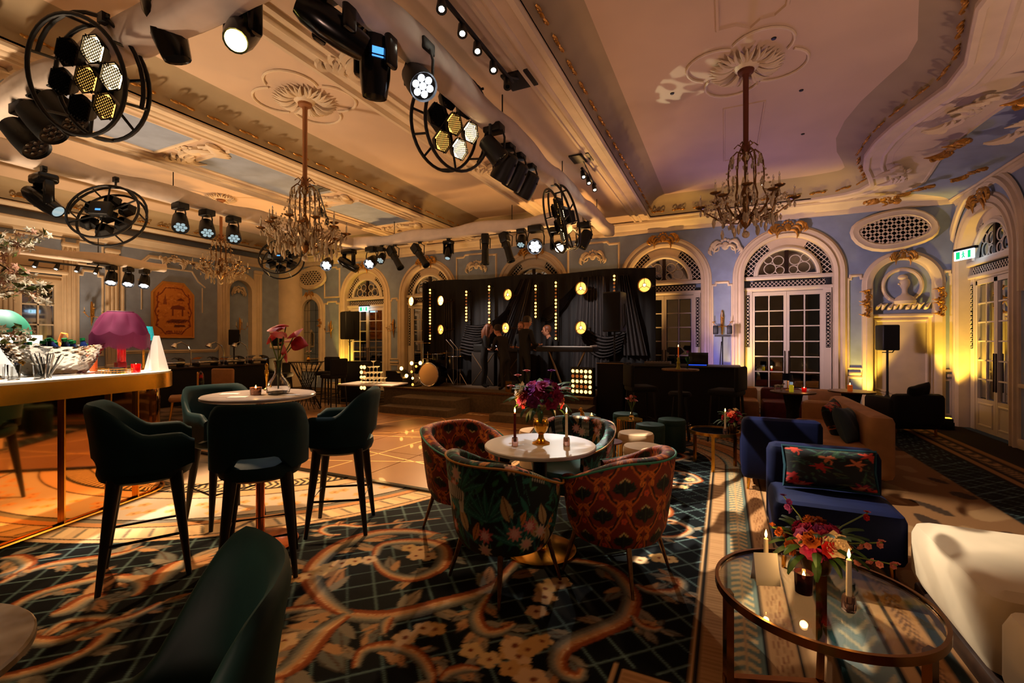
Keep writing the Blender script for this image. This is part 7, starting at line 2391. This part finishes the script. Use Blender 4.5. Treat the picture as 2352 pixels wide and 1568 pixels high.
# buffet along the left wall
t = thing('buffet_table', 'long black-skirted buffet table along the left wall', 'table', (0, 0, 0)); b = MB(); b.box((-11.9, 7.6, .43), (.8, 3.4, .86), bev=.01); b.build('skirt', M_BLACKM, t); b = MB(); b.box((-11.9, 7.6, .87), (.84, 3.44, .03)); b.build('table_top', M_DKWOOD, t, smooth=0)
for k, (y, l) in enumerate(((6.3, 'chafing dish at the left end of the buffet'), (7.1, 'chafing dish second from the left on the buffet'), (7.8, 'chafing dish in the middle of the buffet'), (8.5, 'chafing dish by the small loudspeaker on the buffet'))):
    t = thing('chafing_dish', l, 'chafing dish', (-11.85, y, .886), R(90), 'chafing dishes')
    b = MB(); b.box((0, 0, .1), (.5, .32, .07), bev=.02); b.build('pan', M_STEEL, t)
    g = [[(.25 * math.cos(PI * j / 10), -.15 + .3 * i / 6, .14 + .1 * math.sin(PI * j / 10)) for j in range(11)] for i in range(7)]
    b = MB(); b.surf(g); b.build('lid', M_STEEL, t)
    b = MB(); b.tube([(-.05, -.15, .2), (0, -.2, .23), (.05, -.15, .2)], .008, 6); b.build('handle', M_BLACK, t)
    for sx in (-.22, .22):
        b = MB(); b.box((sx, 0, .035), (.03, .28, .07)); b.build('foot', M_BLACK, t, smooth=0)
for k, (y, l) in enumerate(((6.7, 'heat lamp on a bent chrome arm at the left of the buffet'), (7.5, 'heat lamp on a bent chrome arm in the middle of the buffet'), (8.15, 'heat lamp on a bent chrome arm nearest the small loudspeaker'))):
    t = thing('heat_lamp', l, 'heat lamp', (-11.75, y, .886), 0, 'buffet heat lamps')
    b = MB(); b.tube([(0, 0, 0), (0, 0, .35), (0, -.05, .5), (0, -.22, .6), (0, -.32, .56)], .012, 8); b.lathe([(.08, 0), (.08, .015), (.015, .03)], 18); b.build('arm', M_STEEL, t)
    b = MB(); b.lathe([(.02, .06), (.05, .04), (.08, -.05), (.075, -.05), (.04, .02), (0, .04)], 18, cap=False, M=Matrix.Translation((0, -.36, .52)) @ Matrix.Rotation(R(-25), 4, 'X')); b.build('lamp_shade', M_STEEL, t)

# ---------------------------------------------------------------- wall fittings: sconces, painting, exit signs, uplights
def sconce(label, loc, rz, lit=False):
    t_ = thing('wall_sconce', label, 'wall sconce', loc, rz, 'candle wall sconces')
    b_ = MB(); b_.tube([(0, -.02, .22), (0, -.05, .1), (0, -.04, -.1), (0, -.02, -.34)], [.012, .035, .028, .006], 8); b_.build('back_plate', M_GILT, t_)
    for k, (dx, dz) in enumerate(((-.17, .0), (0, .1), (.17, .0))):
        b_ = MB(); b_.tube([(0, -.05, -.12), (dx * .6, -.14, -.14), (dx, -.13, dz - .05)], .008, 6); b_.lathe([(0, 0), (.03, .01), (.034, .02)], 12, (dx, -.13, dz - .05), cap=False); arm = b_.build('arm', M_GILT, t_)
        b_ = MB(); b_.lathe([(.009, 0), (.009, .09), (.003, .12), (0, .125)], 8, (dx, -.13, dz - .035), cap=False); b_.build('candle', mat('candle_sleeve', (0, 0, 0)), arm)
    return t_


sconce('gilt candle sconce on the blue-lit pier left of the right double door', (-.06, YB - .02, 1.95), 0)
sconce('gilt candle sconce right of the lit left door', (-8.93, YB - .02, 1.95), 0)
sconce('gilt candle sconce between the arched mirror and the lit door', (-11.45, YB - .02, 1.95), 0)
sconce('gilt candle sconce in the arched niche of the left wall', (XL_ + .02, 8.94, 2.0), PI / 2)
sconce('gilt candle sconce on the narrow left wall panel above the lamp', (XL_ + .02, 5.4, 2.2), PI / 2)

cp = Canvas(0, 0, 1, 1.5, .01, (214, 132, 48))
rp = random.Random(6)
for k in range(120):
    x, y = rp.uniform(.1, .9), rp.uniform(.1, 1.4)
    cp.stroke([(x, y), (x + rp.uniform(-.06, .06), y + rp.uniform(.0, .04)), (x + rp.uniform(-.1, .1), y + .05)], .03, rp.choice([(196, 110, 34), (226, 150, 66), (206, 124, 44)]))
for k in range(40):
    cp.stroke([(.32 + .01 * k, .42 + .03 * math.sin(k)), (.4 + .01 * k, .44 + .03 * math.sin(k * 1.3)), (.46 + .01 * k, .5)], .022, rp.choice([(120, 50, 22), (140, 64, 26), (96, 38, 18)]))
cp.poly([(.42, .78), (.78, .78), (.76, .86), (.62, .9), (.46, .86)], (130, 56, 24)); cp.poly([(.46, .6), (.5, .6), (.5, .78), (.46, .78)], (130, 56, 24)); cp.poly([(.7, .6), (.74, .6), (.74, .78), (.7, .78)], (130, 56, 24))
cp.poly([(.56, 1.02), (.78, 1.02), (.68, 1.1)], (120, 48, 20)); cp.poly([(.24, .9), (.34, .9), (.3, 1.18)], (150, 76, 34)); cp.poly([(.5, .28), (.8, .3), (.76, .36), (.52, .35)], (100, 40, 18))
for s in (0, 1):
    X = (lambda u: u) if s == 0 else (lambda u: 1 - u)
    cp.stroke([(X(.5), 1.36), (X(.3), 1.34), (X(.22), 1.2), (X(.1), 1.1), (X(.12), .9), (X(.06), .7), (X(.12), .5), (X(.08), .32), (X(.2), .24), (X(.3), .1), (X(.5), .12)], .028, (120, 40, 18))
    for k in range(8):
        cp.leaf(X(.1 + .02 * (k % 2)), .3 + .12 * k, 1.2 + (PI - 2.4) * s, .1, .04, (140, 54, 22))
    for k in range(5):
        cp.leaf(X(.3 + .04 * k), .12, 1.0 + .2 * k, .09, .03, (130, 46, 20))
t = thing('wall_painting', 'tall amber chinoiserie painting in a slim frame on the left wall', 'painting', (XL_ + .03, 7.14, 1.62), PI / 2)
me, fu, fv = gridmesh('canvas', np.linspace(-.48, .48, 90), np.linspace(0, 1.42, 130), lambda x, z: (x, np.zeros_like(x), np.minimum(z, 1.42 - np.maximum(0, np.abs(x) - .24) * 1.15)), mat('painted_canvas', (200, 120, 40), .6, attr='Col'), False)
paint(me, cp.sample(fu + .5, fv / 1.42 * 1.46 + .02)); obj('canvas', me, t)
b = MB(); b.sweep([(-.48, 0), (.48, 0), (.48, 1.14), (.24, 1.42), (-.24, 1.42), (-.48, 1.14)], [(-.01, 0), (-.005, .02), (.02, .03), (.04, .0), (.04, -.03)]); b.build('frame', mat('ochre_frame', (206, 140, 60), .4, .3), t)


def exit_sign(label, loc, rz):
    t_ = thing('exit_sign', label, 'exit sign', loc, rz)
    b_ = MB(); b_.box((0, 0, 0), (.36, .03, .16), bev=.006); b_.build('panel', em('exit_white', (190, 225, 255), 3.2), t_)
    b_ = MB(); b_.box((0, .02, .1), (.4, .06, .04)); b_.build('bracket', M_BLACK, t_, smooth=0)
    b_ = MB().mat(em('exit_green', (0, 190, 110), 1.6))
    b_.box((-.1, -.017, 0), (.07, .004, .12)); b_.box((.11, -.017, 0), (.05, .004, .12)); b_.ball((0, -.017, .045), .014, 8, (1, .2, 1))
    b_.tube([(0, -.018, .03), (.005, -.018, -.01), (-.02, -.018, -.05)], .009, 5); b_.tube([(.005, -.018, -.01), (.03, -.018, -.045)], .008, 5); b_.tube([(-.03, -.018, .0), (0, -.018, .02), (.03, -.018, .01)], .007, 5)
    b_.build('running_man', None, t_)
    return t_


e1 = exit_sign('green and white running man exit sign over the right wall door', (3.62, 10.1, 2.95), R(-70))
exit_sign('glowing exit sign over the lit left double door', (-10.1, YB - .02, 2.5), 0)


def uplight(label, loc, to, col, watt, deg=60):
    t_ = thing('floor_uplight', label, 'uplight', loc, 0, 'floor uplights')
    b_ = MB(); b_.box((0, 0, .1), (.2, .14, .18), bev=.015); b_.build('housing', M_BLACK, t_)
    b_ = MB(); b_.box((0, 0, .195), (.16, .1, .006)); b_.build('lens', em('uplight_lens', (255, 190, 40), 6), t_, smooth=0)
    b_ = MB(); b_.box((-.12, 0, .06), (.015, .04, .12)); b_.box((.12, 0, .06), (.015, .04, .12)); b_.build('bracket', M_BLACK, t_, smooth=0)
    spot('uplight_beam', Vector(loc) + Vector((0, 0, .24)), to, col, watt, deg, .6, .05)
    return t_


uplight('small black uplight washing the right door pilaster yellow', (3.4, 10.2, 0), (3.84, 10.66, 1.9), YEL, 330, 46)
uplight('small black uplight beside the left jamb of the right double door', (.3, 10.55, 0), (.36, 10.85, 2.4), YEL, 200, 55)
uplight('small black uplight at the panelled corner door behind the easy chair', (2.42, 10.5, 0), (2.5, 10.85, 2.0), YEL, 200, 55)
uplight('small black uplight at the left door behind the black box', (-10.75, 10.5, 0), (-10.8, 10.85, 1.8), YEL, 180, 55)
uplight('small black uplight behind the right end of the backdrop', (-1.9, 10.45, 0), (-2.2, 10.7, 3.6), AMBER, 500, 60)
uplight('small black uplight behind the left end of the backdrop', (-7.2, 10.45, 0), (-7.0, 10.7, 3.8), AMBER, 300, 60)

# ---------------------------------------------------------------- people on the stage
def person(label, loc, rz, h, hair, top, bent=.15, arm='phone', skin_arms=True, beard=False, long_hair=False):
    t_ = thing('person', label, 'person', loc, rz, 'people on the stage')
    k = h / 1.75
    hipz, shz = .9 * k, 1.42 * k
    fy = .2 * bent
    J = {'pel': (0, 0, hipz), 'wa': (0, fy * .5, 1.1 * k), 'ch': (0, fy, 1.3 * k), 'ne': (0, fy * 1.2, 1.46 * k), 'nh': (0, fy * 1.5 + .01, 1.53 * k)}
    v, e, r_ = [], [], []

    def add(p, rad):
        v.append(p); r_.append(rad); return len(v) - 1
    pel = add(J['pel'], (.155 * k, .115 * k)); wa = add(J['wa'], (.145 * k, .1 * k)); ch = add(J['ch'], (.17 * k, .115 * k)); ne = add(J['ne'], (.065 * k, .06 * k))
    e += [(pel, wa), (wa, ch), (ch, ne)]
    for s in (-1, 1):
        hp = add((s * .095 * k, 0, .84 * k), (.09 * k, .09 * k)); kn = add((s * .11 * k, .03, .47 * k), (.06 * k, .06 * k)); an = add((s * .12 * k, -.01, .09 * k), (.042 * k, .042 * k)); to = add((s * .13 * k, .13 * k, .04 * k), (.04 * k, .03 * k))
        e += [(pel, hp), (hp, kn), (kn, an), (an, to)]
        sh = add((s * .19 * k, fy, 1.38 * k), (.065 * k, .065 * k)); el = add((s * .25 * k, fy + .04, 1.1 * k), (.045 * k, .045 * k)); wr = add((s * .12 * k, fy + .27 * k, 1.08 * k), (.03 * k, .03 * k))
        e += [(ch, sh), (sh, el), (el, wr)]
    me_ = bpy.data.meshes.new('body'); me_.from_pydata(v, e, [])
    me_.materials.append(top)
    bo = obj('body', me_, t_)
    sk = bo.modifiers.new('skin', 'SKIN'); sb = bo.modifiers.new('sub', 'SUBSURF'); sb.levels = sb.render_levels = 2
    for i, q in enumerate(me_.skin_vertices[0].data):
        q.radius = r_[i]; q.use_root = (i == 0)
    # head, hair, hands
    b_ = MB(); hc = (0, fy * 1.6 + .03, 1.62 * k)
    b_.lathe([(0, -.115), (.035, -.112), (.06, -.085), (.074, -.03), (.078, .03), (.07, .075), (.045, .105), (0, .118)], 20, hc, cap=False, wob=lambda a_, z: 1 + .12 * abs(math.sin(a_)))
    b_.tube([(0, fy * 1.2, 1.42 * k), (hc[0], hc[1] - .01, 1.54 * k)], [.055, .05], 10)
    b_.tube([(0, hc[1] + .085, hc[2] + .012), (0, hc[1] + .106, hc[2] - .018), (0, hc[1] + .088, hc[2] - .03)], [.008, .014, .01], 6)
    b_.tube([(-.025, hc[1] + .083, hc[2] - .058), (0, hc[1] + .09, hc[2] - .06), (.025, hc[1] + .083, hc[2] - .058)], .006, 5)
    for s in (-1, 1):
        b_.ball((s * .079, hc[1], hc[2] - .005), .02, 6, (.4, .8, 1.3))
    b_.build('head', M_SKIN, t_)
    b_ = MB()
    for s in (-1, 1):
        b_.ball((s * .03, hc[1] + .083, hc[2] + .01), .008, 6)
    b_.build('eyes', M_BLACKG, t_)
    b_ = MB(); b_.lathe([(.082, -.02), (.088, .03), (.08, .085), (.05, .118), (0, .13)], 20, (0, hc[1] - .016, hc[2]), cap=False, wob=lambda a_, z: 1 + .1 * abs(math.sin(a_)))
    if long_hair:
        b_.tube([(0, hc[1] - .05, hc[2] + .06), (0, hc[1] - .1, hc[2] - .05), (0, hc[1] - .09, hc[2] - .2), (0, hc[1] - .06, hc[2] - .27)], [.06, .085, .09, .04], 12)
        for s in (-1, 1):
            b_.tube([(s * .06, hc[1] - .02, hc[2] + .05), (s * .085, hc[1] - .02, hc[2] - .08), (s * .08, hc[1] - .03, hc[2] - .2)], [.04, .05, .02], 8)
    if beard:
        b_.lathe([(.04, -.118), (.066, -.09), (.08, -.045), (.08, -.03)], 14, (0, hc[1] + .008, hc[2]), cap=False, a0=-20, a1=200)
    b_.build('hair', hair, t_)
    for s in (-1, 1):
        w0 = Vector((s * .12 * k, fy + .27 * k, 1.08 * k))
        b_ = MB(); b_.tube([tuple(w0 - Vector((s * -.05, .1, 0)) * (1.0 if skin_arms else .2)), tuple(w0)], [.038 if skin_arms else .03, .027], 8); b_.ball(tuple(w0 + Vector((-s * .02, .045, 0))), .034, 8, (.9, 1.2, .5))
        for f in range(4):
            p0_ = w0 + Vector((-s * .02 + (f - 1.5) * .016, .075, 0))
            b_.tube([tuple(p0_), tuple(p0_ + Vector((-s * .008, .035, .004))), tuple(p0_ + Vector((-s * .012, .05 + .006 * (f in (1, 2)), .024)))], [.0085, .008, .006], 6)
        b_.tube([tuple(w0 + Vector((-s * .045, .03, .0))), tuple(w0 + Vector((-s * .07, .06, .02))), tuple(w0 + Vector((-s * .06, .08, .035)))], [.011, .009, .007], 6)
        b_.build('hand', M_SKIN, t_)
    return t_


def phone(label, loc, rz, col=(230, 236, 255)):
    t_ = thing('phone', label, 'phone', loc, rz, 'lit phones'); t_.rotation_euler = (R(-35), 0, rz)
    b_ = MB(); b_.box((0, 0, 0), (.08, .15, .01), bev=.004); b_.build('case', M_BLACK, t_)
    b_ = MB(); b_.box((0, 0, .0065), (.07, .135, .003)); b_.build('screen', em('phone_screen', col, 3), t_, smooth=0)


M_HAIR2 = mat('auburn_hair', (96, 50, 24), .55)
person('woman in a sleeveless black dress with auburn hair looking at a tablet', P3(-5.0, 9.15), R(-75), 1.45, M_HAIR2, M_CLOTH, .3, long_hair=True)
person('man in a dark suit bending over a phone beside the woman', P3(-4.3, 8.85), R(70), 1.42, M_HAIR, mat('charcoal_suit', (26, 24, 28), .75), .7, skin_arms=False)
person('bearded man facing the viewer behind the suited man', P3(-4.15, 9.45), R(170), 1.5, mat('shaved_hair', (110, 70, 46), .6), M_CLOTH, .1, skin_arms=False, beard=True)
person('tallest man in black with short dark hair, seen from behind', P3(-3.83, 8.8), R(-30), 1.6, M_HAIR, M_CLOTH, .15, skin_arms=False)
person('person half hidden behind the tallest man, holding a lit phone', P3(-3.45, 9.45), R(120), 1.4, M_HAIR2, M_CLOTH, .3, skin_arms=False)
phone('glowing tablet held by the woman on stage', (-4.69, 9.23, SH + .93), R(-75))
phone('glowing phone held by the suited man', (-4.62, 8.95, SH + .9), R(70), (160, 210, 255))
phone('glowing phone at the right of the tallest man', (-3.67, 9.32, SH + .9), R(120), (255, 200, 190))
